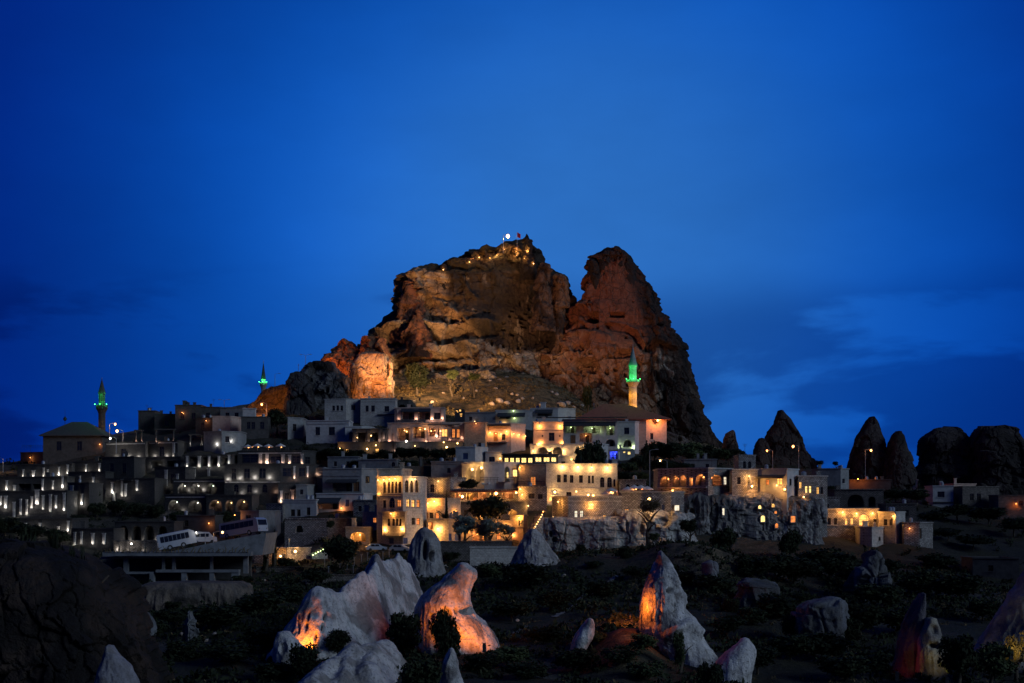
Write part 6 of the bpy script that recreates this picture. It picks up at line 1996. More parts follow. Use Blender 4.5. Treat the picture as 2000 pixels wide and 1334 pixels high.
bld('stone_hut', 'small white stone hut with a tiny window below the long house', [(1680, 1), (1703, -1), (1725, 1)], 1031, 1068, 'ashlar_pale', 'hut', ops=[('awin', 1716, 1048, 1720, 1056)])
bld('stone_hut', 'dim stone hut with a pale door at the right end of the row', [(1766, 1), (1796, 0), (1822, 2)], 1022, 1074, 'rubble', 'hut', ops=[('door', 1793, 1032, 1800, 1052), ('dn', 1777, 1032, 3, 'orange')])
# dim houses behind on the right
for lab, ch, top, bot, mt, ops in [
    ('dim flat-roofed house on the skyline right of the pointed cone', [(1598, 2), (1642, 0), (1658, 3)], 916, 960, 'plaster_grey', [('win', 1645, 935, 1650, 944)]),
    ('dark vaulted stone house with two black arches', [(1630, 3), (1726, 0)], 957, 1005, 'rubble_dark', [('arch', 1655, 966, 1688, 990), ('arch', 1696, 970, 1710, 990)]),
    ('small white house with one dark window on the dark right slope', [(1822, 1), (1862, 0)], 950, 992, 'plaster_white', [('win', 1831, 960, 1845, 971), ('slab', 1822, 1862, 980, 0.5)]),
    ('dim house with a faint orange wall under the broad dome', [(1863, 0), (1906, 2)], 946, 990, 'plaster_pink', [('win', 1868, 956, 1875, 966)]),
    ('dark stone house with two blank windows under the broad dome', [(1880, 0), (1952, 2)], 951, 1004, 'rubble_dark', [('win', 1894, 964, 1902, 978), ('win', 1908, 964, 1916, 978)]),
    ('dark garden house at the right edge below the cliffs', [(1950, 2), (2020, 0)], 968, 1020, 'rubble_dark', [('win', 1990, 978, 1998, 988), ('dn', 1984, 984, 8, 'red')]),
    ('dark low house with a lit orange bank beside the lamp post', [(1655, 3), (1740, 0)], 938, 965, 'plaster_dark', [('gl', 1676, 936, 90, 'red', 1.5, 0.14)]),
    ('small pale gate house between the slim cone and the dome', [(1780, 1), (1792, 0)], 938, 955, 'plaster_white', [('win', 1784, 942, 1788, 948)]),
    ('dark tiled outbuilding low on the far right', [(1900, 3), (1990, 0)], 1092, 1130, 'plaster_dark', [('win', 1930, 1104, 1940, 1116)]),
]:
    bld('house', lab, ch, top, bot, mt, 'house', ops=ops)

for lab, ch, top, bot, mt, ops in [
    ('dark blue-grey house between the pink hotel end and the veranda house', [(578, 0), (600, 0), (612, 3)], 948, 985, 'plaster_grey', [('win', 586, 956, 592, 966)]),
    ('low flat house right below the garden belt', [(640, 2), (700, 0)], 893, 925, 'plaster_grey', [('win', 652, 901, 658, 911), ('win', 676, 901, 682, 911)]),
    ('small stone house left of the white three-window house', [(520, 2), (552, 0)], 985, 1025, 'rubble', [('win', 530, 996, 537, 1008)]),
    ('stone house wedged between the hut and the cave garden', [(690, 2), (735, 0)], 978, 1015, 'rubble', [('win', 700, 988, 706, 999), ('win', 716, 988, 722, 999)]),
    ('dim house behind the arcaded villa with two small windows', [(1336, 2), (1400, 0)], 898, 940, 'plaster_grey', [('win', 1350, 906, 1357, 916), ('win', 1378, 906, 1385, 916)]),
    ('low stone house between the villa terrace and the arcaded villa', [(1210, 2), (1262, 0)], 938, 985, 'rubble', [('awin', 1222, 946, 1230, 958), ('awin', 1240, 946, 1248, 958)]),
    ('flat stone house behind the long low house', [(1560, 2), (1640, 0)], 972, 1012, 'rubble', [('or', 1590, 984, 1596, 992), ('win', 1612, 984, 1619, 994)]),
    ('dim terrace house right of the corner pillar house', [(1730, 2), (1790, 0)], 985, 1035, 'rubble_dark', [('win', 1748, 996, 1755, 1008), ('win', 1768, 996, 1775, 1008)]),
    ('dark stepped house above the coaches', [(345, 3), (420, 0)], 1008, 1050, 'plaster_dark', [('win', 360, 1016, 368, 1028), ('dn', 411, 1022, 5, 'orange')]),
]:
    bld('house', lab, ch, top, bot, mt, 'house', ops=ops)

# ------------------------------------------------------------------ street lamps, floods, masts, flag


def street_lamp(label, px, row_head, row_base, Y=None, side=1, col=None, watts=0, twin=False, globe=0.28, group=None):
    Y = Y or Yof(px, row_base)
    b = P(px, row_base, Y)
    h = (row_base - row_head) * K * Y
    e = empty('street_lamp', b, label, 'street lamp', group)
    m = MB(b)
    m.tube([b - Vector((0, 0, 1.5)), b + Vector((0, 0, h))], [0.11, 0.06], 6)
    m.build('pole', MATS['metal_grey'], e)
    for s in ((-1, 1) if twin else (side,)):
        a = b + Vector((s * 1.3, 0, h + 0.25))
        m = MB(b)
        m.tube([b + Vector((0, 0, h - 0.1)), b + Vector((s * 0.5, 0, h + 0.18)), a], 0.04, 5)
        m.build('arm', MATS['metal_grey'], e)
        m = MB(b)
        m.box((a.x + s * 0.3, a.y), (1, 0), (0, 1), 0.38, 0.14, a.z - 0.03, a.z + 0.1)
        m.build('lamp_head', MATS['metal_grey'], e)
        if col:
            q = a + Vector((s * 0.3, -0.05, -0.03 - globe))
            small_ball('bulb', q, globe, BULB[col], e)
            point(q - Vector((0, 0, globe + 0.1)), col, watts, e, 0.2)
    return e


street_lamp('tall mast with white lamp on the castle summit', 983, 459, 486, 498, 1, 'warm', 160, globe=0.62)
street_lamp('unlit twin-armed lamp post on the ridge left of the castle', 597, 694, 735, 462, 1, None, 0, True)
street_lamp('unlit single-armed lamp post behind the orange knoll', 537, 731, 760, 488, 1)
street_lamp('unlit twin-armed lamp post on the west skyline', 438, 782, 800, 470, 1, None, 0, True)
street_lamp('orange street lamp in front of the white wall panel', 521, 789, 812, None, -1, 'orange', 420, globe=0.34)
street_lamp('orange street lamp on the dark west skyline', 297, 811, 838, None, 1, 'orange', 160, globe=0.32)
street_lamp('pale street lamp right beside the dark minaret', 214, 828, 868, 400, 1, 'warm', 60, globe=0.26)
street_lamp('bright orange street lamp above the first oval-lit wing', 240, 841, 866, 392, -1, 'warm', 160, globe=0.34)
street_lamp('white street lamp at the corner of the first oval-lit wing', 227, 856, 875, 386, -1, 'white', 70, globe=0.28)
street_lamp('bright orange street lamp in front of the pointed cone', 1560, 871, 910, 405, -1, 'orange', 70, globe=0.36)
street_lamp('smaller orange street lamp left of the pointed cone', 1509, 880, 905, 405, -1, 'orange', 40, globe=0.26)
street_lamp('tall lamp post with red-orange light before the black cones', 1690, 879, 935, 398, 1, 'orange', 45, globe=0.32)
street_lamp('lime street lamp on the dry slope above the roofs', 1082, 782, 802, 470, -1, 'lime', 120, globe=0.3)
street_lamp('tall unlit post in the dark grove right of the villas', 1269, 880, 945, 318, 1)
street_lamp('small lamp at the far left edge by the terrace', 6, 896, 912, 395, -1, 'warm', 80, globe=0.34)
street_lamp('lamp tube above the grove right of the blue kiosk', 1303, 900, 925, 330, -1, 'warm', 60, globe=0.2)


def floodlight(label, pos, target, col, watts, deg, blend=0.6, group='floodlights aimed at the rocks'):
    """ground flood: bracket, housing, lamp"""
    e = empty('floodlight', pos, label, 'floodlight', group)
    p = Vector(pos)
    m = MB(p)
    m.box((p.x, p.y), (1, 0), (0, 1), 0.2, 0.06, p.z - 0.9, p.z - 0.1)
    m.build('bracket', MATS['metal_dark'], e)
    m = MB(p)
    m.box((p.x, p.y), (1, 0), (0, 1), 0.18, 0.12, p.z - 0.09, p.z + 0.12)
    m.build('housing', MATS['metal_dark'], e)
    dr = (Vector(target) - p).normalized()
    spot(p + dr * 0.45, target, col, watts, deg, blend, e)
    return e


# castle floods from the roofs and paths below
for lab, a, b, c, w, dg in [
    ('below the orange buttress on the roof of the three-window stone house', P(752, 784, 448), P(730, 735, 462), (1.0, 0.37, 0.08), 5200, 95),
    ('on the roof left of the orange buttress', P(696, 782, 452), P(716, 715, 470), (1.0, 0.36, 0.08), 3000, 90),
    ('behind the dark crag, aimed at the red outcrops', P(636, 738, 472), P(690, 688, 486), (1.0, 0.30, 0.07), 8000, 90),
    ('on the dry slope, aimed at the caves of the west shoulder', P(820, 778, 436), P(850, 665, 500), (1.0, 0.56, 0.24), 170000, 60),
    ('beside the vaulted house, aimed at the upper west shoulder', P(722, 780, 440), P(800, 600, 505), (1.0, 0.36, 0.10), 90000, 46),
    ('on the dry slope below the cliff centre', P(945, 785, 440), P(940, 690, 500), (1.0, 0.52, 0.20), 24000, 70),
    ('behind the grey upper house, aimed at the east peak', P(1090, 790, 420), P(1165, 600, 490), (1.0, 0.40, 0.18), 110000, 44),
    ('on the dry slope, aimed at the broad dark cliff', P(1000, 790, 420), P(985, 600, 490), (1.0, 0.48, 0.24), 20000, 56),
    ('on the road under the orange knoll', P(520, 800, 452), P(545, 762, 466), (1.0, 0.40, 0.06), 4500, 100),
    ('on a roof edge, washing the left part of the dry slope', P(900, 800, 440), P(930, 772, 475), (1.0, 0.55, 0.22), 14000, 120),
    ('on a roof edge, washing the right part of the dry slope', P(1090, 798, 440), P(1060, 770, 475), (1.0, 0.55, 0.22), 11000, 120),
    ('at the foot of the long ridge', P(600, 1272, 160), P(596, 1225, 165), (1.0, 0.22, 0.012), 2200, 105),
    ('under the fig tree at the hunched cone', P(880, 1240, 158.5), P(884, 1200, 163), (1.0, 0.22, 0.012), 1900, 110),
    ('right of the fig tree at the hunched cone', P(946, 1258, 159), P(934, 1225, 163), (1.0, 0.22, 0.012), 2000, 100),
    ('at the narrow dark cone, red', P(1752, 1314, 152), P(1768, 1290, 156), (1.0, 0.10, 0.02), 110, 70),
    ('beside the niche rock, yellow', P(1850, 1325, 150), P(1822, 1270, 154), (1.0, 0.75, 0.20), 110, 90),
    ('at the foot of the right edge cone, yellow', P(1975, 1272, 152), P(1975, 1235, 158), (1.0, 0.78, 0.22), 420, 90),
]:
    floodlight('small dark floodlight ' + lab, a, b, c, w, dg)
# everything solid so far can be probed with sight lines
bpy.context.view_layer.update()
DG = bpy.context.evaluated_depsgraph_get()


def probe(px, row):
    d = Vector(((px - 1000) * K, 1.0, (HOR - row) * K)).normalized()
    ok, loc, nrm, idx, ob, mt = SC.ray_cast(DG, Vector((0, 0, CZ)), d)
    return (loc, nrm, ob) if ok else (None, None, None)


for lab, px, row, Y, w in [('small garden lamp on the grass left of the leaning cone', 1212, 1226, 156.0, 60), ('small garden lamp midway up the grass beside the leaning cone', 1232, 1216, 156.0, 75), ('small garden lamp at the left foot of the leaning cone', 1251, 1203, 155.5, 60)]:
    g = probe(px, row)[0] + Vector((0, -1.3, 0.1))
    e = empty('garden_lamp', g, lab, 'lamp')
    m = MB(g)
    m.lathe(g, [(0.05, -1.6), (0.05, 0.2), (0.12, 0.25), (0.08, 0.3)], 6)
    m.build('stake', MATS['metal_dark'], e)
    point(g + Vector((0, 0, 0.9)), 'red', w, e, 0.1)

# little lamps tucked in the hollows of the summit
for px, row, w, c in [(917, 513, 14, 'amber'), (936, 504, 14, 'amber'), (957, 505, 16, 'warm'), (970, 500, 18, 'warm'), (985, 488, 14, 'warm'), (1008, 493, 18, 'amber'), (1009, 500, 16, 'warm'), (1024, 506, 14, 'amber'), (1031, 493, 22, 'amber'), (1042, 516, 12, 'amber'), (866, 528, 6, 'amber'), (924, 506, 10, 'orange')]:
    loc, nrm, ob = probe(px, row)
    if loc is None or loc.y > 560:
        continue
    q = loc + Vector((0, -0.75, 0.1))
    e = empty('summit_lamp', q, 'small warm lamp tucked in a hollow of the castle summit', 'lamp', 'lamps in the hollows of the castle summit')
    m = MB(q)
    m.tube([loc + Vector((0, 0.3, -0.6)), q + Vector((0, 0, -0.5)), q + Vector((0, 0, -0.2))], 0.06, 5)
    m.build('bracket', MATS['metal_dark'], e)
    small_ball('bulb', q, 0.06 if row % 3 else 0.15, BULB[c], e)
    point(q + Vector((0, 0.1, 0.3)), c, w * 4.5, e)

# flag on the summit
p = P(1010, 480, 496)
e = empty('flag', p, 'red flag on a thin white pole at the castle summit', 'flag')
m = MB(p)
m.tube([p - Vector((0, 0, 1.5)), p + Vector((0, 0, 4.8))], 0.07, 6)
m.build('pole', MATS['bus_white'], e)
nu, nv = 10, 6
V = []
for j in range(nv):
    for i in range(nu):
        u, v = i / (nu - 1), j / (nv - 1)
        V.append((0.1 + u * 1.1, 0.18 * math.sin(u * 6) * u, 4.7 - v * 1.6 - u * 0.7))
me = grid_mesh('cloth', np.array(V), nu, nv, False)
obj('cloth', me, MATS['flag_red'], e)
# thin antenna posts
for k, (px, r0, r1, Y, lab) in enumerate([(822, 530, 546, 505, 'thin mast on the west rim of the castle'), (583, 710, 735, 455, 'thin mast on the dark crag left of the castle'),
                                          (1160, 786, 812, 420, 'thin white mast beside the red mosque roof'), (1066, 784, 806, 440, 'thin mast on the grey upper house'), (925, 845, 880, 385, 'short pole on the buff brick block')]):
    p = P(px, r1, Y)
    m = MB(p)
    h = (r1 - r0) * K * Y
    m.tube([p - Vector((0, 0, 1)), p + Vector((0, 0, h * 0.8)), p + Vector((0, 0, h))], [0.09, 0.07, 0.04], 6)
    m.box((p.x, p.y), (1, 0), (0, 1), 0.28, 0.05, p.z + h * 0.86, p.z + h * 0.90)
    o = m.build('mast', MATS['metal_grey'])
    o.location = p
    tag(o, lab, 'mast')

# ------------------------------------------------------------------ coaches and van on the ramp


def coach(label, p0, p1, Lm, front_right=True):
    """coach whose side runs from ground point p0 (rear) to p1 (front)"""
    d = (p1 - p0)
    L = d.length
    d.normalize()
    side = Vector((d.y, -d.x, 0)).normalized()     # towards the camera
    up = side.cross(d) * -1
    if up.z < 0:
        up = -up
    e = empty('coach', p0, label, 'coach')
    H, Wd = 3.0, 2.4

    def pt(s, w, h):
        return p0 + d * s + side * w + up * h
    m = MB(p0)
    prof = [(0.0, 0.45), (0.0, 2.75), (0.25, H), (L - 0.9, H), (L - 0.15, 2.6), (L, 1.5), (L, 0.45)]
    for w in (0.0, -Wd):
        pts = [pt(s, w, h) for s, h in prof]
        m.poly(*(pts if w else reversed(pts)))
    for i in range(len(prof)):
        (s0, h0), (s1, h1) = prof[i], prof[(i + 1) % len(prof)]
        m.poly(pt(s0, 0, h0), pt(s1, 0, h1), pt(s1, -Wd, h1), pt(s0, -Wd, h0))
    m.build('body', MATS['bus_white'], e)
    # side windows
    n = 7
    s0 = 0.5
    wl = (L - 1.6) / n
    for k in range(n):
        m = MB(p0)
        a, b = s0 + k * wl, s0 + (k + 1) * wl - 0.06
        m.hexa([pt(a, 0.02, 1.55), pt(b, 0.02, 1.55), pt(b, -0.02, 1.55), pt(a, -0.02, 1.55), pt(a, 0.02, 2.6), pt(b, 0.02, 2.6), pt(b, -0.02, 2.6), pt(a, -0.02, 2.6)])
        m.build('side_window', MATS['glass_dark'], e)
    m = MB(p0)
    m.hexa([pt(L - 0.02, -0.15, 1.55), pt(L + 0.03, -0.15, 1.55), pt(L + 0.03, -Wd + 0.15, 1.55), pt(L - 0.02, -Wd + 0.15, 1.55),
            pt(L - 0.17, -0.15, 2.55), pt(L - 0.12, -0.15, 2.55), pt(L - 0.12, -Wd + 0.15, 2.55), pt(L - 0.17, -Wd + 0.15, 2.55)])
    m.build('windscreen', MATS['glass_dark'], e)
    for w in (-0.3, -Wd + 0.3):
        m = MB(p0)
        c = pt(L + 0.01, w, 0.95)
        m.lathe(c, [(0.14, -0.1), (0.17, 0.0), (0.12, 0.1)], 8)
        m.build('headlight', MATS['metal_grey'], e)
    for s in (1.9, L - 2.4):
        for w in (0.02, -Wd + 0.25):
            m = MB(p0)
            c = pt(s, w, 0.48)
            m.tube([c, c - side * 0.28], 0.48, 14)
            wo = m.build('wheel', MATS['rubber'], e)
            m = MB(p0)
            c2 = c + side * 0.01
            m.tube([c2, c2 - side * 0.1], 0.24, 10)
            r = m.build('rim', MATS['metal_grey'], None)
            r.parent = wo
    m = MB(p0)
    q = pt(L - 0.2, 0.28, 2.7)
    m.tube([pt(L - 0.5, 0.0, 3.2), pt(L - 0.1, 0.3, 3.15), q], 0.04, 5)
    m.build('mirror', MATS['rubber'], e)
    return e


YR = 255.0
coach('white coach facing out at the top of the ramp', P(430, 1055, YR + 5), P(505, 1042, YR - 1), 12)
coach('white coach parked lower on the ramp behind the van', P(312, 1079, YR - 4), P(386, 1064, YR - 2), 12)


def van(label, p, ang=0.3):
    e = empty('van', p, label, 'van')
    d = Vector((math.cos(ang), math.sin(ang), 0))
    s = Vector((d.y, -d.x, 0))

    def pt(a, w, h):
        return p + d * a + s * w + Vector((0, 0, h))
    m = MB(p)
    prof = [(-2.2, 0.4), (-2.2, 1.9), (-1.9, 2.1), (0.9, 2.1), (1.6, 1.35), (2.3, 1.15), (2.35, 0.4)]
    for w in (0.9, -0.9):
        q = [pt(a, w, h) for a, h in prof]
        m.poly(*(q if w < 0 else reversed(q)))
    for i in range(len(prof)):
        (a0, h0), (a1, h1) = prof[i], prof[(i + 1) % len(prof)]
        m.poly(pt(a0, 0.9, h0), pt(a1, 0.9, h1), pt(a1, -0.9, h1), pt(a0, -0.9, h0))
    m.build('body', MATS['bus_white'], e)
    for a, b in ((-1.9, -0.7), (-0.6, 0.9)):
        m = MB(p)
        m.hexa([pt(a, 0.92, 1.25), pt(b, 0.92, 1.25), pt(b, 0.88, 1.25), pt(a, 0.88, 1.25), pt(a, 0.92, 1.85), pt(b, 0.92, 1.85), pt(b, 0.88, 1.85), pt(a, 0.88, 1.85)])
        m.build('side_window', MATS['glass_dark'], e)
    for a in (-1.4, 1.5):
        for w in (0.92, -0.7):
            m = MB(p)
            c = pt(a, w, 0.36)
            m.tube([c, c - s * 0.22], 0.36, 12)
            m.build('wheel', MATS['rubber'], e)


van('white van parked between the two coaches', P(398, 1062, YR), 0.2)

# concrete car deck carrying the ramp
p = P(340, 1140, 250)
DK = empty('car_deck', p, 'concrete car park deck on pillars under the coaches', 'car park')


def deck_box(name, x0, x1, r0, r1, Y0, Y1, mat='concrete'):
    a, b = P(x0, r0, Y0), P(x1, r1, Y0)
    m = MB(p)
    m.box(((a.x + b.x) / 2, (Y0 + Y1) / 2), (1, 0), (0, 1), (b.x - a.x) / 2, (Y1 - Y0) / 2, b.z, a.z)
    return m.build(name, MATS[mat], DK)


# sloping ramp slab
a0, a1 = P(196, 1086, 246), P(494, 1076, 246)
a2, a3 = P(300, 1082, 246), P(520, 1044, 250)
m = MB(p)
dy = Vector((0, 12, 0))
dn = Vector((0, 0, -0.6))
q = [P(196, 1088, 246), P(320, 1080, 246), P(430, 1057, 247), P(520, 1041, 248)]
low = [P(196, 1092, 246), P(320, 1090, 246), P(430, 1086, 247), P(512, 1084, 248)]
for i in range(3):
    m.hexa([low[i], low[i + 1], low[i + 1] + dy, low[i] + dy, q[i], q[i + 1], q[i + 1] + dy, q[i] + dy])
m.build('ramp', MATS['concrete'], DK)
deck_box('roof_slab', 200, 490, 1078, 1086, 244, 246)
for k in range(46):     # ragged reed fringe along the slab edge
    x = 206 + k * 6.2 + random.uniform(-1, 1)
    a = P(x, 1079, 243.9)
    m = MB(p)
    h = random.uniform(0.5, 1.2)
    m.tube([a, a + Vector((random.uniform(-0.3, 0.4), -0.1, h * 0.6)), a + Vector((random.uniform(-0.3, 0.9), -0.2, h))], [0.09, 0.07, 0.03], 4)
    m.build('reed', MATS['leaf_dry'], DK)
for x0, x1, r0, r1 in [(241, 250, 1086, 1142), (316, 321, 1086, 1114), (336, 342, 1086, 1114), (410, 415, 1086, 1114), (475, 484, 1084, 1120)]:
    deck_box('pillar', x0, x1, r0, r1, 246.2, 247.0)
deck_box('beam', 304, 466, 1113, 1118, 244, 245.8)
deck_box('beam', 246, 304, 1117, 1121, 245, 246.1)
for x0, x1 in [(292, 300), (354, 364), (409, 418), (452, 466)]:
    deck_box('pillar', x0, x1, 1118, 1142, 244.2, 245.6)
deck_box('lower_slab', 240, 296, 1144, 1150, 244, 250)
deck_box('back_wall', 200, 490, 1086, 1150, 254, 255, 'plaster_dark')
e = street_lamp('small amber lamp between the coaches', 417, 1040, 1056, 252, 1, 'amber', 7, globe=0.2)
street_lamp('tiny white lamp beside the van', 401, 1041, 1060, 251, -1, 'white', 8, globe=0.12)

# ------------------------------------------------------------------ stairs, walls, terraces


def stair(label, px0, row0, px1, row1, Y, n, w, mat='rubble', lit=None, rail=True):
    a, b = P(px0, row0, Y), P(px1, row1, Y + 3)
    e = empty('staircase', a, label, 'staircase')
    d = (b - a)
    for k in range(n):
        c = a + d * ((k + 0.5) / n)
        m = MB(a)
        dx = Vector((d.x, d.y, 0)).normalized()
        sy = Vector((-dx.y, dx.x, 0))
        zt = a.z + d.z * (k + 1) / n
        m.box((c.x, c.y), dx, sy, d.length / n * 0.52, w / 2, min(a.z, b.z) - 0.6, zt + (k % 2) * 0.002)
        m.build('step', MATS[mat], e)
        if lit and k % 2 == 0:
            q = Vector((c.x, c.y, zt)) - sy * (w / 2 + 0.05) + Vector((0, 0, 0.12))
            small_ball('step_lamp', q, 0.09, BULB[lit], e)
            if k % 4 == 0:
                point(q + Vector((0, -0.15, 0.25)), lit, 5, e, 0.08)
    return e


stair('garden stair with a row of yellow step lights', 604, 1086, 634, 1070, 266, 12, 1.6, lit='lime')
stair('steep stair with amber step lamps beside the amber cottage', 1030, 1046, 1054, 1004, 268, 18, 1.6, lit='amber')
stair('short amber-lit stair below the red vaults', 1328, 966, 1355, 950, 296, 10, 1.4, lit='amber')

B = bld('terrace_wall', 'long squared-stone terrace wall below the olive trees', [(918, 0), (1010, 1)], 1070, 1098, 'ashlar_pale', 'wall', deep=1.2, Y=258)
bld('terrace_wall', 'dark low wall in front of the olive garden', [(855, 0), (1000, -1)], 1058, 1074, 'rubble_dark', 'wall', deep=1.0, Y=268, parapet=0.1)

# parasols on the roof terraces
PARA = None


def parasol(label, px, row_top, row_base, Y, mat, lit=0, closed=False):
    b = P(px, row_base, Y)
    h = (row_base - row_top) * K * Y
    e = empty('parasol', b, label, 'parasol')
    m = MB(b)
    m.tube([b, b + Vector((0, 0, h))], 0.04, 6)
    m.build('pole', MATS['metal_grey'], e)
    m = MB(b)
    R = 1.3
    n = 8
    top = b + Vector((0, 0, h))
    ring = [b + Vector((math.cos(2 * math.pi * k / n) * R, math.sin(2 * math.pi * k / n) * R, h - 0.65)) for k in range(n)]
    for k in range(n):
        m.poly(ring[k], ring[(k + 1) % n], top)
        a, c = ring[k], ring[(k + 1) % n]
        v = Vector((0, 0, -0.18))
        m.poly(a + v, c + v, c, a)
    m.build('canopy', MATS[mat], e)
    if lit:
        small_ball('table_lamp', b + Vector((0.3, -0.5, 0.9)), 0.14, 'bulb_orange', e)
        point(b + Vector((0.1, -0.3, 1.2)), 'orange', lit, e)


for k, (px, r0, r1, mt, lit, lab) in enumerate([
    (1226, 950, 964, 'canvas_pale', 16, 'pale parasol at the left end of the rooftop terrace'),
    (1239, 947, 964, 'canvas_pale', 26, 'pale lit parasol beside the leftmost one on the rooftop terrace'),
    (1252, 947, 964, 'canvas_pale', 30, 'brightest white parasol in the middle of the rooftop terrace'),
    (1264, 949, 964, 'canvas_pale', 20, 'white parasol at the right end of the rooftop terrace'),
    (1186, 958, 972, 'canvas_pale', 40, 'orange-glowing parasol below the twin arches'),
    (1194, 952, 971, 'canvas_pale', 40, 'tall orange-glowing parasol at the villa corner')]):
    parasol(lab, px, r0, r1, Yof(px, 1012 if px > 1200 else 1010) + 3 if False else (292.0 if px > 1210 else 290.0), mt, lit)
for k, (px, r0, r1, lab) in enumerate([(484, 868, 881, 'pale parasol at the left of the hotel roof restaurant'), (503, 866, 880, 'pale parasol near the middle of the hotel roof restaurant'),
                                      (524, 867, 880, 'wide pale parasol right of the middle on the hotel roof'), (548, 866, 880, 'pale parasol toward the right end of the hotel roof')]):
    parasol(lab, px, r0, r1, Yof(540, 925) + 5, 'canvas_pale', 10)


# open pergolas
def pergola(label, pxs, r0, r1, Y, col='white', watts=8, mat='ashlar_dim', cat='pergola'):
    a = P(pxs[0], r1, Y)
    e = empty('pergola', a, label, cat)
    for px in pxs:
        b = P(px, r1, Y)
        t = P(px, r0, Y)
        m = MB(a)
        m.lathe(b, [(0.34, -0.6), (0.34, 0.15), (0.24, 0.2), (0.20, t.z - b.z - 0.3), (0.42, t.z - b.z)], 8)
        m.build('column', MATS[mat], e)
        u = b + Vector((0.1, -0.55, 0.1))
        m = MB(a)
        m.lathe(u - Vector((0, 0, 0.2)), [(0.08, 0), (0.11, 0.14), (0.06, 0.18)], 6)
        m.build('uplight', MATS['metal_dark'], e)
        point(u + Vector((0, 0, 0.05)), col, watts, e, 0.08)
    t0, t1 = P(pxs[0] - 4, r0, Y), P(pxs[-1] + 4, r0, Y)
    m = MB(a)
    m.box(((t0.x + t1.x) / 2, Y), (1, 0), (0, 1), (t1.x - t0.x) / 2, 0.25, t0.z + 0.003, t0.z + 0.35)
    m.build('beam', MATS[mat], e)


Yp = Yof(245, 905) + 3
pergola('bare lit columns with beam on the left wing roof', [266, 277], 842, 863, Yp, 'pink', 7)
pergola('bare lit columns with beam on the right wing roof', [305, 339], 840, 863, Yof(318, 905) + 3, 'pink', 7)
pergola('lit columns on the terrace left of the gallery annex', [372, 394], 850, 868, Yof(400, 890) + 3, 'white', 6)

# neon board on the roof hut
p = P(898, 816, Yof(930, 838) - 1.0)
e = empty('advert_board', p, 'black roof board with glowing yellow marks beside the water tanks', 'sign')
m = MB(p)
m.box((p.x, p.y), (1, 0), (0, 1), 1.5, 0.1, p.z - 1.4, p.z + 2.6)
m.build('board', MATS['metal_dark'], e)
for dx, dz, w, h in [(-0.9, 2.0, 0.5, 0.15), (0.1, 1.9, 0.55, 0.5), (-0.6, 1.6, 0.2, 0.3), (0.4, 1.1, 0.7, 0.14), (0.35, 0.8, 0.6, 0.14), (0.45, 0.35, 0.4, 0.2)]:
    m = MB(p)
    m.box((p.x + dx, p.y - 0.13), (1, 0), (0, 1), w / 2, 0.03, p.z + dz, p.z + dz + h)
    m.build('neon_mark', MATS['pane_amber'], e)

# glowing windows cut in the cave cliff
for k, (px, r0, r1, w, mt, lab, arch) in enumerate([
    (1484, 987, 993.5, 6, 'pane_yellow', 'small round yellow cave window, left of the upper pair', True), (1510, 984, 990.5, 6, 'pane_amber', 'small round amber cave window, right of the upper pair', True),
    (1490, 1007, 1019, 8, 'pane_yellow', 'tall bright arched cave window', True), (1549, 1008, 1020, 9, 'pane_orange', 'orange cave window in the right lobe of the cliff', False),
    (1413, 993, 1006, 4, 'pane_white', 'narrow pale cave window below the arcaded house', False), (1515, 998, 1003, 5, 'pane_orange', 'tiny orange cave hole below the amber one', True),
    (1517, 1022, 1031, 6, 'pane_orange', 'dim orange cave door low in the cliff', True), (1322, 987, 997, 9, 'pane_white', 'pale cave opening beside a dark cave mouth', False)]):
    loc, nrm, ob = probe(px, (r0 + r1) / 2)
    Y = loc.y - 0.55
    a = P(px - w / 2, r1, Y)
    b = P(px + w / 2, r0, Y)
    c = Vector(((a.x + b.x) / 2, Y, a.z))
    e = empty('cave_window', c, lab, 'cave window')
    W2 = (b.x - a.x) / 2
    H = b.z - a.z
    n = 9
    arc = [(-W2, 0), (W2, 0)] + ([(W2 * math.cos(math.pi * q / n), H - W2 + W2 * math.sin(math.pi * q / n)) for q in range(n + 1)] if arch and H > W2 else [(W2, H), (-W2, H)])
    m = MB((0, 0, 0))
    m.poly(*[(x, 0.18, z) for x, z in arc])
    m.build('pane', MATS[mt], e)
    m = MB((0, 0, 0))
    for i in range(len(arc)):
        (x0, z0), (x1, z1) = arc[i], arc[(i + 1) % len(arc)]
        f = 1.0 + 0.16 / max(W2, 0.2)
        g = lambda x, z: (x * f, H / 2 + (z - H / 2) * f)
        X0, Z0 = g(x0, z0)
        X1, Z1 = g(x1, z1)
        m.poly((x0, -0.15, z0), (x1, -0.15, z1), (X1, -0.15, Z1), (X0, -0.15, Z0))
        m.poly((x0, -0.15, z0), (x0, 2.0, z0), (x1, 2.0, z1), (x1, -0.15, z1))
        m.poly((X0, -0.15, Z0), (X1, -0.15, Z1), (X1, 2.0, Z1), (X0, 2.0, Z0))
    m.build('frame', MATS['rubble'], e)


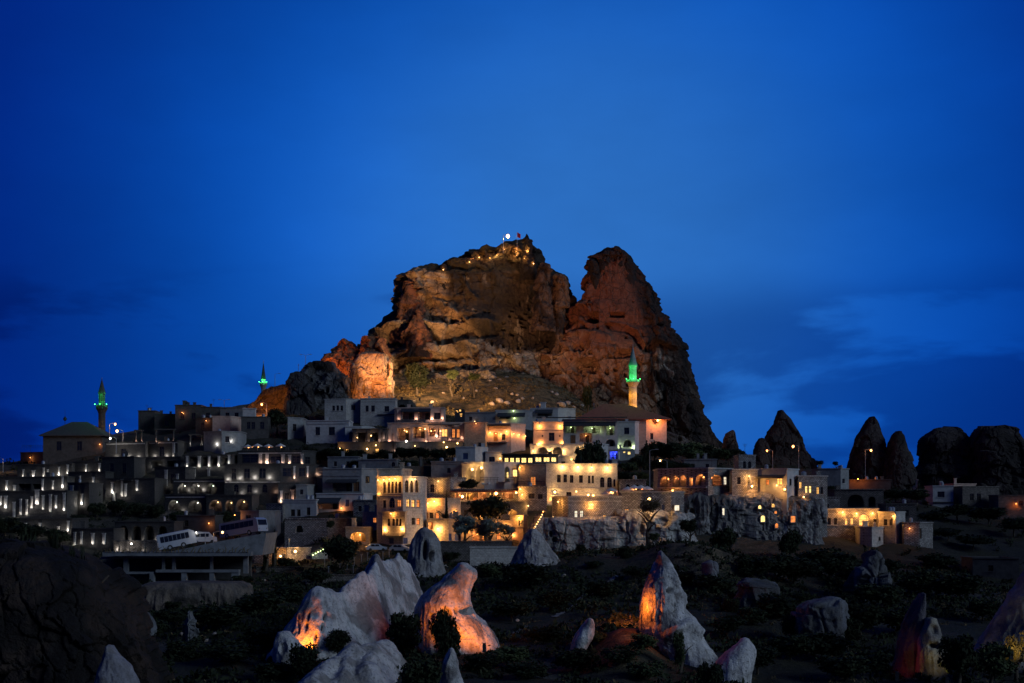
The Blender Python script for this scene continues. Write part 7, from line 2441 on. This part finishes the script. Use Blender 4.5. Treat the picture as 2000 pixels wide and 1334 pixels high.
def car(label, p, ang, mat='bus_white'):
    e = empty('car', p, label, 'car')
    d = Vector((math.cos(ang), math.sin(ang), 0))
    s = Vector((d.y, -d.x, 0))

    def pt(a, w, h):
        return p + d * a + s * w + Vector((0, 0, h))
    prof = [(-2.0, 0.3), (-2.0, 0.85), (-1.75, 0.95), (-1.2, 1.42), (0.4, 1.45), (1.1, 0.98), (2.0, 0.82), (2.05, 0.3)]
    m = MB(p)
    for w in (0.8, -0.8):
        q = [pt(a, w, h) for a, h in prof]
        m.poly(*(q if w < 0 else reversed(q)))
    for i in range(len(prof)):
        (a0, h0), (a1, h1) = prof[i], prof[(i + 1) % len(prof)]
        m.poly(pt(a0, 0.8, h0), pt(a1, 0.8, h1), pt(a1, -0.8, h1), pt(a0, -0.8, h0))
    m.build('body', MATS[mat], e)
    for a, b in ((-1.15, -0.4), (-0.34, 0.45)):
        m = MB(p)
        m.hexa([pt(a, 0.82, 0.95), pt(b + 0.15, 0.82, 0.95), pt(b + 0.15, 0.78, 0.95), pt(a, 0.78, 0.95), pt(a + 0.1, 0.82, 1.34), pt(b - 0.1, 0.82, 1.34), pt(b - 0.1, 0.78, 1.34), pt(a + 0.1, 0.78, 1.34)])
        m.build('side_window', MATS['glass_dark'], e)
    for a in (-1.25, 1.25):
        for w in (0.82, -0.62):
            m = MB(p)
            c = pt(a, w, 0.31)
            m.tube([c, c - s * 0.2], 0.31, 12)
            m.build('wheel', MATS['rubber'], e)


car('pale car parked among the vines below the main hotel', G(735, Yof(735, 1080)) + Vector((0, 0, 0.2)), 0.2)
car('pale car parked beside the grey doorway cone', G(782, Yof(782, 1080)) + Vector((0, 0, 0.2)), -0.3)


def footpath(name, pts, width):
    P3 = []
    for (x0, r0), (x1, r1) in zip(pts[:-1], pts[1:]):
        for k in range(12):
            t = k / 12
            px, row = x0 + (x1 - x0) * t, r0 + (r1 - r0) * t
            Y = Yof(px, row)
            P3.append((px, Y))
    V, F = [], []
    for i, (px, Y) in enumerate(P3):
        q = np.array([[(px - 1000) * K * Y, Y, 0.0]])
        z = float(ground_z(px, Y)[0]) + float((1.2 * sstep(40, 200, np.array([Y])) * 0.9 * fbm(q / 14, 4, 3) + 0.35 * fbm(q / 2.6, 3, 5))[0])
        w = width * (0.8 + 0.3 * math.sin(i * 1.7))
        x = (px - 1000) * K * Y
        V += [(x - w, Y + 0.3, z + 0.10), (x + w, Y - 0.3, z + 0.10)]
        if i:
            F.append((2 * i - 2, 2 * i - 1, 2 * i + 1, 2 * i))
    o = obj(name, faces_mesh(name, V, F, True), MATS['path_dust'])
    tag(o, kind='structure')


plain('path_dust', (0.20, 0.18, 0.155), 1.0, 0.35, 1.6, stain=0.5)
footpath('footpath', [(1082, 1210), (1112, 1190), (1150, 1166), (1188, 1140), (1206, 1124)], 0.45)
footpath('footpath', [(994, 1244), (1014, 1232), (1032, 1222)], 0.4)
footpath('footpath', [(660, 1116), (720, 1110), (800, 1112), (880, 1104)], 0.4)
bld('terrace_wall', 'low dry-stone wall across the slope left of the vineyard', [(500, 0), (606, 1)], 1108, 1118, 'rubble_dark', 'wall', deep=0.7, parapet=0.08, foot=2)
bld('terrace_wall', 'low dry-stone wall below the vine posts', [(630, 0), (752, 1)], 1124, 1132, 'rubble_dark', 'wall', deep=0.7, parapet=0.08, foot=2)
bld('terrace_wall', 'low dry-stone wall on the brown knoll above the leaning cone', [(1395, 0), (1500, 1)], 1096, 1104, 'rubble_dark', 'wall', deep=0.7, parapet=0.08, foot=2)

# ------------------------------------------------------------------ vegetation


def leaf_cloud(n, lobes, size, rs, flat=0.0):
    """n small leaf clumps (quads) spread through ellipsoid lobes (cx,cy,cz,rx,ry,rz)"""
    L = np.array(lobes, dtype=float)
    vol = L[:, 3] * L[:, 4] * L[:, 5]
    k = rs.choice(len(L), n, p=vol / vol.sum())
    d = rs.normal(size=(n, 3))
    d /= np.linalg.norm(d, axis=1, keepdims=True)
    r = rs.uniform(0.25, 1.0, n) ** 0.5
    r *= 1 + 0.18 * rs.normal(size=n)
    c = L[k, :3] + d * r[:, None] * L[k, 3:]
    a = rs.normal(size=(n, 3))
    a /= np.linalg.norm(a, axis=1, keepdims=True)
    b = np.cross(a, d + 0.6 * rs.normal(size=(n, 3)))
    b /= np.maximum(np.linalg.norm(b, axis=1, keepdims=True), 1e-6)
    s = size * rs.uniform(0.55, 1.35, n)[:, None]
    a = a * s
    b = b * s * 0.62
    return np.stack([c - a, c - b * 0.9, c + a, c + b], 1)


def crown_lobes(rs, n=9, spread=0.62):
    out = [(0, 0, 0.0, 0.62, 0.62, 0.6)]
    for k in range(n):
        t = rs.uniform(0, 2 * math.pi)
        z = rs.uniform(-0.55, 0.75)
        q = spread * math.sqrt(max(0.05, 1 - z * z))
        s = rs.uniform(0.24, 0.42)
        out.append((math.cos(t) * q, math.sin(t) * q, z * 0.75, s, s, s * 0.85))
    return out


CROWNS = {}
for kind, mt, n, size in (('dark', 'leaf_dark', 2600, 0.085), ('olive', 'leaf_olive', 2600, 0.075), ('mid', 'leaf_mid', 2400, 0.085), ('dry', 'leaf_dry', 900, 0.09)):
    for v in range(3):
        rs = np.random.RandomState(100 + v * 7 + len(kind))
        me = quads_mesh('crown', leaf_cloud(n, crown_lobes(rs), size, rs))
        me.materials.append(MATS[mt])
        CROWNS[kind, v] = me
for v in range(2):
    rs = np.random.RandomState(300 + v)
    lob = [(0, 0, -1 + 2 * (k + 0.5) / 9, 0.9 * (1 - k / 9.5), 0.9 * (1 - k / 9.5), 0.16) for k in range(9)]
    me = quads_mesh('crown', leaf_cloud(1800, lob, 0.10, rs))
    me.materials.append(MATS['leaf_dark'])
    CROWNS['cypress', v] = me


def trunk_mesh(h, r, rs, limbs=5, top=0.55):
    m = MB()
    pts = [Vector((0, 0, -0.8)), Vector((0, 0, 0)), Vector((rs.uniform(-.1, .1) * h, rs.uniform(-.1, .1) * h, h * 0.3)), Vector((rs.uniform(-.1, .1) * h, rs.uniform(-.1, .1) * h, h * top))]
    m.tube(pts, [r * 1.25, r * 1.1, r * 0.85, r * 0.5], 7)
    for k in range(limbs):
        t = 2 * math.pi * k / limbs + rs.uniform(-.4, .4)
        b = pts[2].lerp(pts[3], rs.uniform(0.1, 1.0))
        e = b + Vector((math.cos(t) * h * 0.26, math.sin(t) * h * 0.26, h * rs.uniform(0.16, 0.32)))
        m.tube([b, b.lerp(e, 0.5) + Vector((0, 0, h * 0.03)), e], [r * 0.45, r * 0.3, r * 0.12], 5)
    me = faces_mesh('trunk', m.v, m.f, True)
    me.materials.append(MATS['bark'])
    return me


TRUNKS = [trunk_mesh(1.0, 0.045, np.random.RandomState(k)) for k in range(3)]
NTREE = [0]


def tree(name, label, px, row, hpx, wpx, kind='dark', Y=None, group=None, low=0.30, cat=None):
    """tree with trunk foot at (px,row): hpx tall and wpx wide in the photograph"""
    Y = Y or Yof(px, row)
    b = P(px, row, Y)
    h = hpx * K * Y
    gz = float(ground_z(px, Y)[0])
    full = h * (1 - low)
    if gz < b.z:
        h += b.z - gz
        b.z = gz
        low = 0.05 if low < 0.25 else 1 - full / h
    w = wpx * K * Y / 2
    v = NTREE[0]
    NTREE[0] += 1
    e = empty(name, b, label, cat or ('bush' if 'bush' in name or 'shrub' in name else 'tree'), group)
    e.rotation_euler = (0, 0, (v * 2.39996) % 6.28)
    t = obj('trunk', TRUNKS[v % 3], None, e)
    t.scale = (h, h, h)
    c = obj('crown', CROWNS[(kind, v % (2 if kind == 'cypress' else 3))], None, e)
    ch = h * (1 - low) / 2
    c.location = (0, 0, h - ch * 0.98)
    c.scale = (w * 1.12, w * 1.12, ch * 1.2)
    return e


tree('tree', 'round dark tree on the skyline slope left of the beige house', 541, 852, 54, 46)
tree('tree', 'round dark tree on the dry slope under the castle', 815, 752, 44, 48, Y=466, low=0.1)
tree('tree', 'small thin tree right of the round tree under the castle', 884, 752, 30, 26, 'mid', Y=464)
tree('tree', 'small thin tree on the tuff shelf under the castle', 926, 752, 24, 26, 'mid', Y=464)
tree('tree', 'small bush below the east peak caves', 1148, 768, 14, 22, 'dark', Y=470, low=0.05)
tree('tree', 'big dark tree behind the silver olive trees', 952, 1052, 86, 78, Y=284)
tree('olive_tree', 'silver olive tree at the left of the hotel garden', 910, 1066, 62, 56, 'olive', Y=272)
tree('olive_tree', 'silver olive tree in the middle of the hotel garden', 955, 1068, 58, 56, 'olive', Y=271)
tree('olive_tree', 'small silver olive tree near the amber cottage', 988, 1062, 42, 40, 'olive', Y=272)
tree('tree', 'dark tree hanging over the restaurant loggia', 916, 966, 30, 44, 'dark', Y=322)
tree('cypress', 'slim cypress beside the amber-washed annex', 872, 1012, 46, 12, 'cypress', Y=292, low=0.05)
tree('cypress', 'left cypress of the pair in the cave garden', 517, 1080, 34, 9, 'cypress', Y=262, low=0.05)
tree('cypress', 'right cypress of the pair in the cave garden', 536, 1074, 38, 13, 'cypress', Y=263, low=0.05)
tree('umbrella_pine', 'dark umbrella-shaped tree on a thin trunk in the cave garden', 645, 1062, 46, 17, 'dark', Y=270, low=0.62)
tree('tree', 'large dark shrub mass left of the glowing arch house', 668, 1094, 50, 74, Y=256, low=0.05)
tree('tree', 'dark tree standing before the broad arcade arches', 1160, 908, 50, 44, Y=345, low=0.05)
tree('tree', 'dark tree left of the one before the arcade arches', 1136, 906, 34, 34, Y=344, low=0.05)
tree('conifer', 'dark conifer beside the white corner house', 1263, 905, 40, 22, 'cypress', Y=365, low=0.05)
tree('fig_tree', 'black fig tree against the orange caves of the hunched cone', 868, 1254, 66, 58, Y=156, low=0.2)
tree('tree', 'big dark bush between the ridge and the hunched cone', 788, 1252, 56, 74, Y=160, low=0.05)
tree('tree', 'broad dark bush below the broken cone', 1040, 1152, 56, 116, Y=224, low=0.05)
tree('tree', 'small dark tree against the pale cliff', 1135, 1086, 24, 26, Y=248)
tree('tree', 'dark conical bush at the foot of the pale cliff', 1222, 1098, 30, 30, Y=246, low=0.05)
tree('tree', 'green bush on the lit bank beside the wooden rail', 1277, 1064, 24, 24, 'mid', Y=254)
tree('tree', 'golden lamplit tree against the pale cliff brow', 1268, 1022, 52, 46, 'dry', Y=268, low=0.25)  # lamplight on the foliage is put into the leaf colour by the dry crown
tree('tree', 'round dark tree in front of the cave cliff, left end', 1345, 1058, 44, 40, Y=262)
tree('tree', 'dark trees in front of the cave cliff, middle', 1412, 1072, 46, 50, Y=262, low=0.2)
tree('tree', 'dark bush at the right end of the cave cliff', 1545, 1062, 28, 44, Y=268, low=0.05)
tree('tree', 'dark tree against the niche rock lit yellow', 1872, 1300, 62, 80, Y=150, low=0.1)
tree('tree', 'grass-green bush at the foot of the right edge cone', 1935, 1284, 30, 90, 'mid', Y=152, low=0.0)
tree('tree', 'yellow-lit bush under the right edge cone', 1985, 1268, 36, 60, 'dry', Y=156, low=0.0)
tree('tree', 'dark bush in front of the low tuff slab', 820, 1330, 44, 90, Y=132, low=0.0)
tree('tree', 'dark shrub at the foot of the orange ridge', 655, 1262, 34, 60, Y=162, low=0.0)
tree('tree', 'dark shrub in front of the small tuff stub', 590, 1300, 44, 76, Y=150, low=0.0)
tree('tree', 'leafy dark bush below the leaning cone', 1385, 1338, 44, 60, Y=138, low=0.0)
tree('tree', 'palm-like tuft on the leaning cone', 1328, 1256, 26, 26, 'mid', Y=151, low=0.0)
for px, row, h, w in [(655, 908, 34, 46), (692, 906, 28, 44), (722, 908, 24, 36), (752, 908, 30, 46), (790, 908, 34, 50), (826, 909, 36, 48), (858, 908, 32, 44), (884, 900, 26, 30), (640, 905, 30, 36), (700, 925, 26, 40), (800, 925, 26, 46), (850, 918, 24, 36)]:
    tree('garden_tree', 'dark leafy tree in the garden belt below the restaurant', px, row, h, w, 'dark', group='trees of the garden belt below the restaurant')
for px, row, h, w, k in [(1280, 912, 50, 54, 'dark'), (1308, 918, 54, 60, 'dark'), (1342, 916, 54, 62, 'mid'), (1376, 912, 44, 54, 'dark'), (1402, 912, 40, 46, 'mid'), (1250, 928, 40, 46, 'dark'), (1228, 935, 34, 44, 'mid'), (1290, 938, 40, 56, 'dark'), (1325, 936, 36, 60, 'dark'), (1362, 932, 34, 56, 'dark'), (1424, 908, 32, 40, 'dark'), (1395, 935, 30, 50, 'dark'), (1445, 905, 28, 30, 'dark'), (1215, 950, 30, 36, 'dark'), (1250, 952, 30, 44, 'mid')]:
    tree('grove_tree', 'dark tree of the grove right of the stone villa', px, row, h, w, k, group='trees of the grove right of the stone villa')
for px, row, h, w in [(1600, 915, 16, 24), (1632, 915, 14, 12), (1618, 972, 24, 40), (1750, 985, 30, 60), (1790, 990, 34, 60), (1700, 990, 22, 50), (1870, 1020, 36, 70), (1930, 1030, 40, 80), (1820, 1030, 34, 70), (1980, 1050, 40, 70), (1770, 1015, 28, 44), (1850, 1060, 30, 60), (1900, 1075, 30, 80)]:
    tree('slope_tree', 'black tree on the dim eastern slope', px, row, h, w, 'dark', group='black trees on the dim eastern slope')
rb = random.Random(5)
BUSH = []
for px, row, h, w in [(1470, 1130, 44, 90), (1550, 1140, 60, 110), (1620, 1130, 60, 120), (1680, 1150, 50, 100), (1400, 1160, 40, 90), (1520, 1215, 56, 110), (1470, 1225, 40, 60), (1610, 1290, 60, 110), (1680, 1240, 70, 120), (1720, 1190, 50, 110), (1545, 1290, 56, 100), (1480, 1310, 50, 90), (1650, 1330, 50, 110), (1760, 1240, 60, 90), (1800, 1160, 50, 100), (1870, 1170, 50, 110), (1420, 1240, 40, 70), (1700, 1320, 50, 90), (1560, 1180, 24, 50), (1655, 1190, 34, 44), (1440, 1190, 34, 50), (1500, 1196, 26, 50), (1600, 1275, 40, 60), (1830, 1110, 30, 80), (1920, 1210, 40, 70), (1740, 1120, 30, 60), (1545, 1250, 50, 50), (1655, 1262, 60, 60), (1590, 1272, 26, 60), (1430, 1205, 40, 40), (1528, 1200, 40, 44), (1470, 1205, 16, 60), (1700, 1140, 26, 50), (1390, 1136, 16, 40), (1560, 1195, 16, 24), (1640, 1185, 20, 24)]:
    tree('scrub_bush', 'black scrub bush on the lower right slope', px, row, h, w, 'dark', low=0.0, group='black scrub bushes on the lower right slope')
for px, row, h, w in [(430, 1230, 50, 110), (500, 1200, 46, 100), (560, 1180, 40, 90), (520, 1270, 50, 90), (450, 1300, 50, 120), (360, 1290, 40, 90), (300, 1250, 40, 60), (400, 1180, 26, 60), (330, 1220, 30, 60), (470, 1150, 26, 50), (620, 1140, 30, 60), (560, 1110, 22, 50), (300, 1330, 50, 90), (540, 1330, 40, 100), (340, 1190, 16, 40), (390, 1212, 20, 40)]:
    tree('scrub_bush', 'black scrub bush on the lower left slope', px, row, h, w, 'dark', low=0.0, group='black scrub bushes on the lower left slope')
for px, row, h, w in [(1000, 1210, 40, 90), (1090, 1190, 40, 80), (1180, 1170, 36, 70), (1060, 1260, 40, 80), (990, 1300, 40, 90), (1120, 1310, 44, 90), (1210, 1300, 40, 90), (1260, 1330, 40, 80), (940, 1310, 34, 80), (1240, 1130, 26, 50), (840, 1120, 22, 50), (880, 1096, 18, 40), (960, 1130, 30, 60), (1170, 1260, 30, 50), (1120, 1255, 20, 36), (1260, 1270, 34, 60), (1340, 1140, 26, 60), (1030, 1330, 36, 90), (1160, 1110, 16, 40), (1190, 1230, 14, 30)]:
    tree('scrub_bush', 'dark scrub bush on the slope between the two glowing cones', px, row, h, w, 'dark' if (px // 10) % 3 else 'mid', low=0.0, group='dark scrub bushes between the glowing cones')
for px, row, h, w in [(190, 1012, 30, 40), (228, 1008, 34, 40), (268, 1012, 30, 44), (305, 1016, 30, 40), (345, 1024, 28, 40), (440, 1024, 26, 50), (180, 990, 34, 36), (290, 975, 24, 30), (150, 1030, 26, 40), (560, 905, 30, 40), (600, 900, 30, 44), (625, 905, 26, 36), (10, 1050, 40, 60), (60, 1060, 40, 70), (110, 1066, 34, 50), (500, 978, 26, 40), (530, 975, 26, 36)]:
    tree('hotel_tree', 'black tree in the gardens of the pillared hotel', px, row, h, w, 'dark', low=0.08, group='black trees in the gardens of the pillared hotel')
# bushes on top of the dark left rock and the domes
for px, row, h, w, Y in [(60, 1068, 30, 60, 148), (110, 1072, 34, 40, 148), (20, 1070, 26, 50, 148), (150, 1088, 24, 40, 147)]:
    tree('scrub_bush', 'thin bush growing on the huge dark rock', px, row, h, w, 'dark', Y=Y, low=0.0, group='bushes on the huge dark rock')


# vine posts below the arch house
for k, (px, row) in enumerate([(692, 1104), (706, 1098), (718, 1094), (722, 1106), (735, 1100), (748, 1092), (760, 1088), (768, 1080), (650, 1110), (664, 1116), (678, 1112), (642, 1122), (690, 1120), (634, 1106)]):
    Y = Yof(px, row)
    b = P(px, row, Y)
    m = MB(b)
    m.tube([b - Vector((0, 0, 0.5)), b + Vector((0, 0, 1.45))], 0.05, 5)
    m.tube([b + Vector((-0.22, 0, 1.38)), b + Vector((0.22, 0, 1.38))], 0.035, 5)
    o = m.build('vine_post', MATS['metal_grey'])
    o.location = b
    tag(o, 'thin pale vine post in the dark vineyard below the arch house', 'post', 'vine posts in the dark vineyard')

# wooden rail on the lit bank
b = P(1260, 1072, 246)
m = MB(b)
pr = None
for k in range(6):
    q = G(1262 + k * 10, 246)
    m.tube([q - Vector((0, 0, 0.4)), q + Vector((0, 0, 1.2))], 0.06, 5)
    if pr:
        m.tube([pr + Vector((0, 0, 1.05)), q + Vector((0, 0, 1.1))], 0.04, 5)
    pr = q
o = m.build('wooden_rail', MATS['wood_dark'])
o.location = b
tag(o, 'crooked wooden rail on the lit bank below the cliff', 'fence')

# boulders on the castle slope
BL = []
for v in range(3):
    V_ = []
    nu, nv = 18, 12
    for j in range(nv):
        ph = math.pi * (j + 0.5) / nv - math.pi / 2
        for i in range(nu):
            t = 2 * math.pi * i / nu
            V_.append((math.cos(ph) * math.cos(t), math.cos(ph) * math.sin(t), math.sin(ph)))
    V_ = np.array(V_)
    dd = 1 + 0.30 * fbm(V_ * 1.3 + v * 7, 3, 40 + v) + blocky(V_, 0.9, 60 + v, 0.30)
    V_ = V_ * dd[:, None]
    col = np.tile(np.array([0.42, 0.34, 0.28]), (len(V_), 1))
    me = grid_mesh('boulder', V_, nu, nv, True, col, cap=V_[:nu].mean(0))
    me.materials.append(MATS['cone_tuff'])
    BL.append(me)
for k, (px, row, s) in enumerate([(844, 786, 7), (905, 778, 5), (960, 790, 9), (976, 785, 12), (990, 788, 10), (1012, 786, 9), (1020, 780, 7), (1010, 774, 6), (1086, 772, 8), (1078, 768, 6), (1095, 792, 16), (1108, 790, 12), (1136, 794, 8), (1120, 797, 8), (1000, 770, 5), (968, 762, 8), (955, 748, 9), (975, 745, 8), (990, 738, 7), (945, 735, 8), (1120, 752, 12), (1140, 756, 10), (1132, 748, 8), (1100, 752, 8), (1158, 762, 9), (866, 770, 5), (930, 765, 6), (1040, 780, 6), (1055, 792, 7), (1150, 790, 6)]):
    Y = Yof(px, row)
    g = G(px, Y)
    o = obj('boulder', BL[k % 3], None, None, g + Vector((0, 0, 0.1)))
    r = s * K * Y * 0.55
    o.scale = (r * 1.2, r, r * 0.8)
    o.rotation_euler = (rb.uniform(-.4, .4), rb.uniform(-.4, .4), rb.uniform(0, 6))
    tag(o, 'pale boulder lying on the dry slope under the castle', 'boulder', 'boulders on the slope under the castle')
for k, (px, row, s) in enumerate([(1004, 1118, 12), (1020, 1122, 8), (930, 1112, 8), (960, 1105, 9), (870, 1108, 8), (640, 1156, 9), (600, 1142, 10), (515, 1136, 9), (470, 1160, 8), (1145, 1108, 10), (1100, 1128, 8), (1180, 1150, 8), (1330, 1120, 8), (430, 1175, 10), (375, 1245, 12), (400, 1255, 10), (420, 1240, 9), (355, 1240, 8), (1010, 1215, 8), (905, 1262, 6)]):
    Y = Yof(px, row)
    g = G(px, Y)
    o = obj('boulder', BL[k % 3], None, None, g + Vector((0, 0, 0.1)))
    r = s * K * Y * 0.55
    o.scale = (r * 1.3, r, r * 0.7)
    o.rotation_euler = (rb.uniform(-.4, .4), rb.uniform(-.4, .4), rb.uniform(0, 6))
    tag(o, 'pale stone half buried on the dark valley slope', 'stone', 'stones on the dark valley slope')


# ground cover: scrub in the valley, dry tufts below the castle
def scatter(name, label, n, px_rng, y_rng, seed, per, size, hgt, mat, dens_scale, thr, avoid=True):
    rs = np.random.RandomState(seed)
    px = rs.uniform(px_rng[0], px_rng[1], n)
    Y = rs.uniform(y_rng[0] ** 2, y_rng[1] ** 2, n) ** 0.5
    x = (px - 1000) * K * Y
    q = np.stack([x, Y, np.zeros(n)], 1)
    keep = fbm(q / dens_scale, 3, seed) > thr
    if avoid:
        for a, b, c, d in FOOT:
            keep &= ~((px > a) & (px < b) & (Y > c) & (Y < d))
    px, Y, x = px[keep], Y[keep], x[keep]
    z = ground_z(px, Y)
    p = np.stack([x, Y, np.zeros(len(x))], 1)
    z = z + 1.2 * sstep(40, 200, Y) * 0.9 * fbm(p / 14, 4, 3) + 0.35 * fbm(p / 2.6, 3, 5)
    m = len(px)
    s = size * rs.uniform(0.5, 1.5, m)
    c = np.repeat(np.stack([x, Y, z], 1), per, 0)
    ss = np.repeat(s, per)[:, None]
    d = rs.normal(size=(m * per, 3))
    d[:, 2] = np.abs(d[:, 2])
    d /= np.linalg.norm(d, axis=1, keepdims=True)
    c = c + d * ss * rs.uniform(0.3, 1.0, (m * per, 1)) * np.array([1, 1, hgt])
    a = rs.normal(size=(m * per, 3)) + np.array([0, 0, 0.8])
    a /= np.linalg.norm(a, axis=1, keepdims=True)
    b = np.cross(a, rs.normal(size=(m * per, 3)))
    b /= np.linalg.norm(b, axis=1, keepdims=True)
    lf = ss * rs.uniform(0.18, 0.4, (m * per, 1))
    Q = np.stack([c - a * lf, c - b * lf * 0.5, c + a * lf, c + b * lf * 0.5], 1)
    o = obj(name, quads_mesh(name, Q), MATS[mat])
    tag(o, label, 'vegetation', kind='stuff')


FOOT.append((1180, 1275, 142, 168))
scatter('undergrowth', 'dark low scrub covering the valley slopes', 7000, (-60, 2060), (105, 275), 77, 16, 0.95, 0.8, 'leaf_dark', 16, -0.25)
scatter('weeds', 'dry pale weeds between the scrub', 5000, (-60, 2060), (110, 280), 88, 8, 0.55, 0.9, 'leaf_dry', 10, 0.05)
scatter('garden_shrubbery', 'dark shrubbery in the gaps between the houses', 2600, (0, 2040), (285, 440), 91, 18, 1.0, 1.0, 'leaf_dark', 9, -0.05)
scatter('dry_grass', 'dry grass tufts on the slope under the castle', 6000, (560, 1300), (425, 500), 97, 9, 0.75, 0.8, 'leaf_dry', 12, -0.2)

for o in SC.objects:
    if o.parent is None and 'category' in o and 'kind' not in o:
        o['kind'] = 'thing'
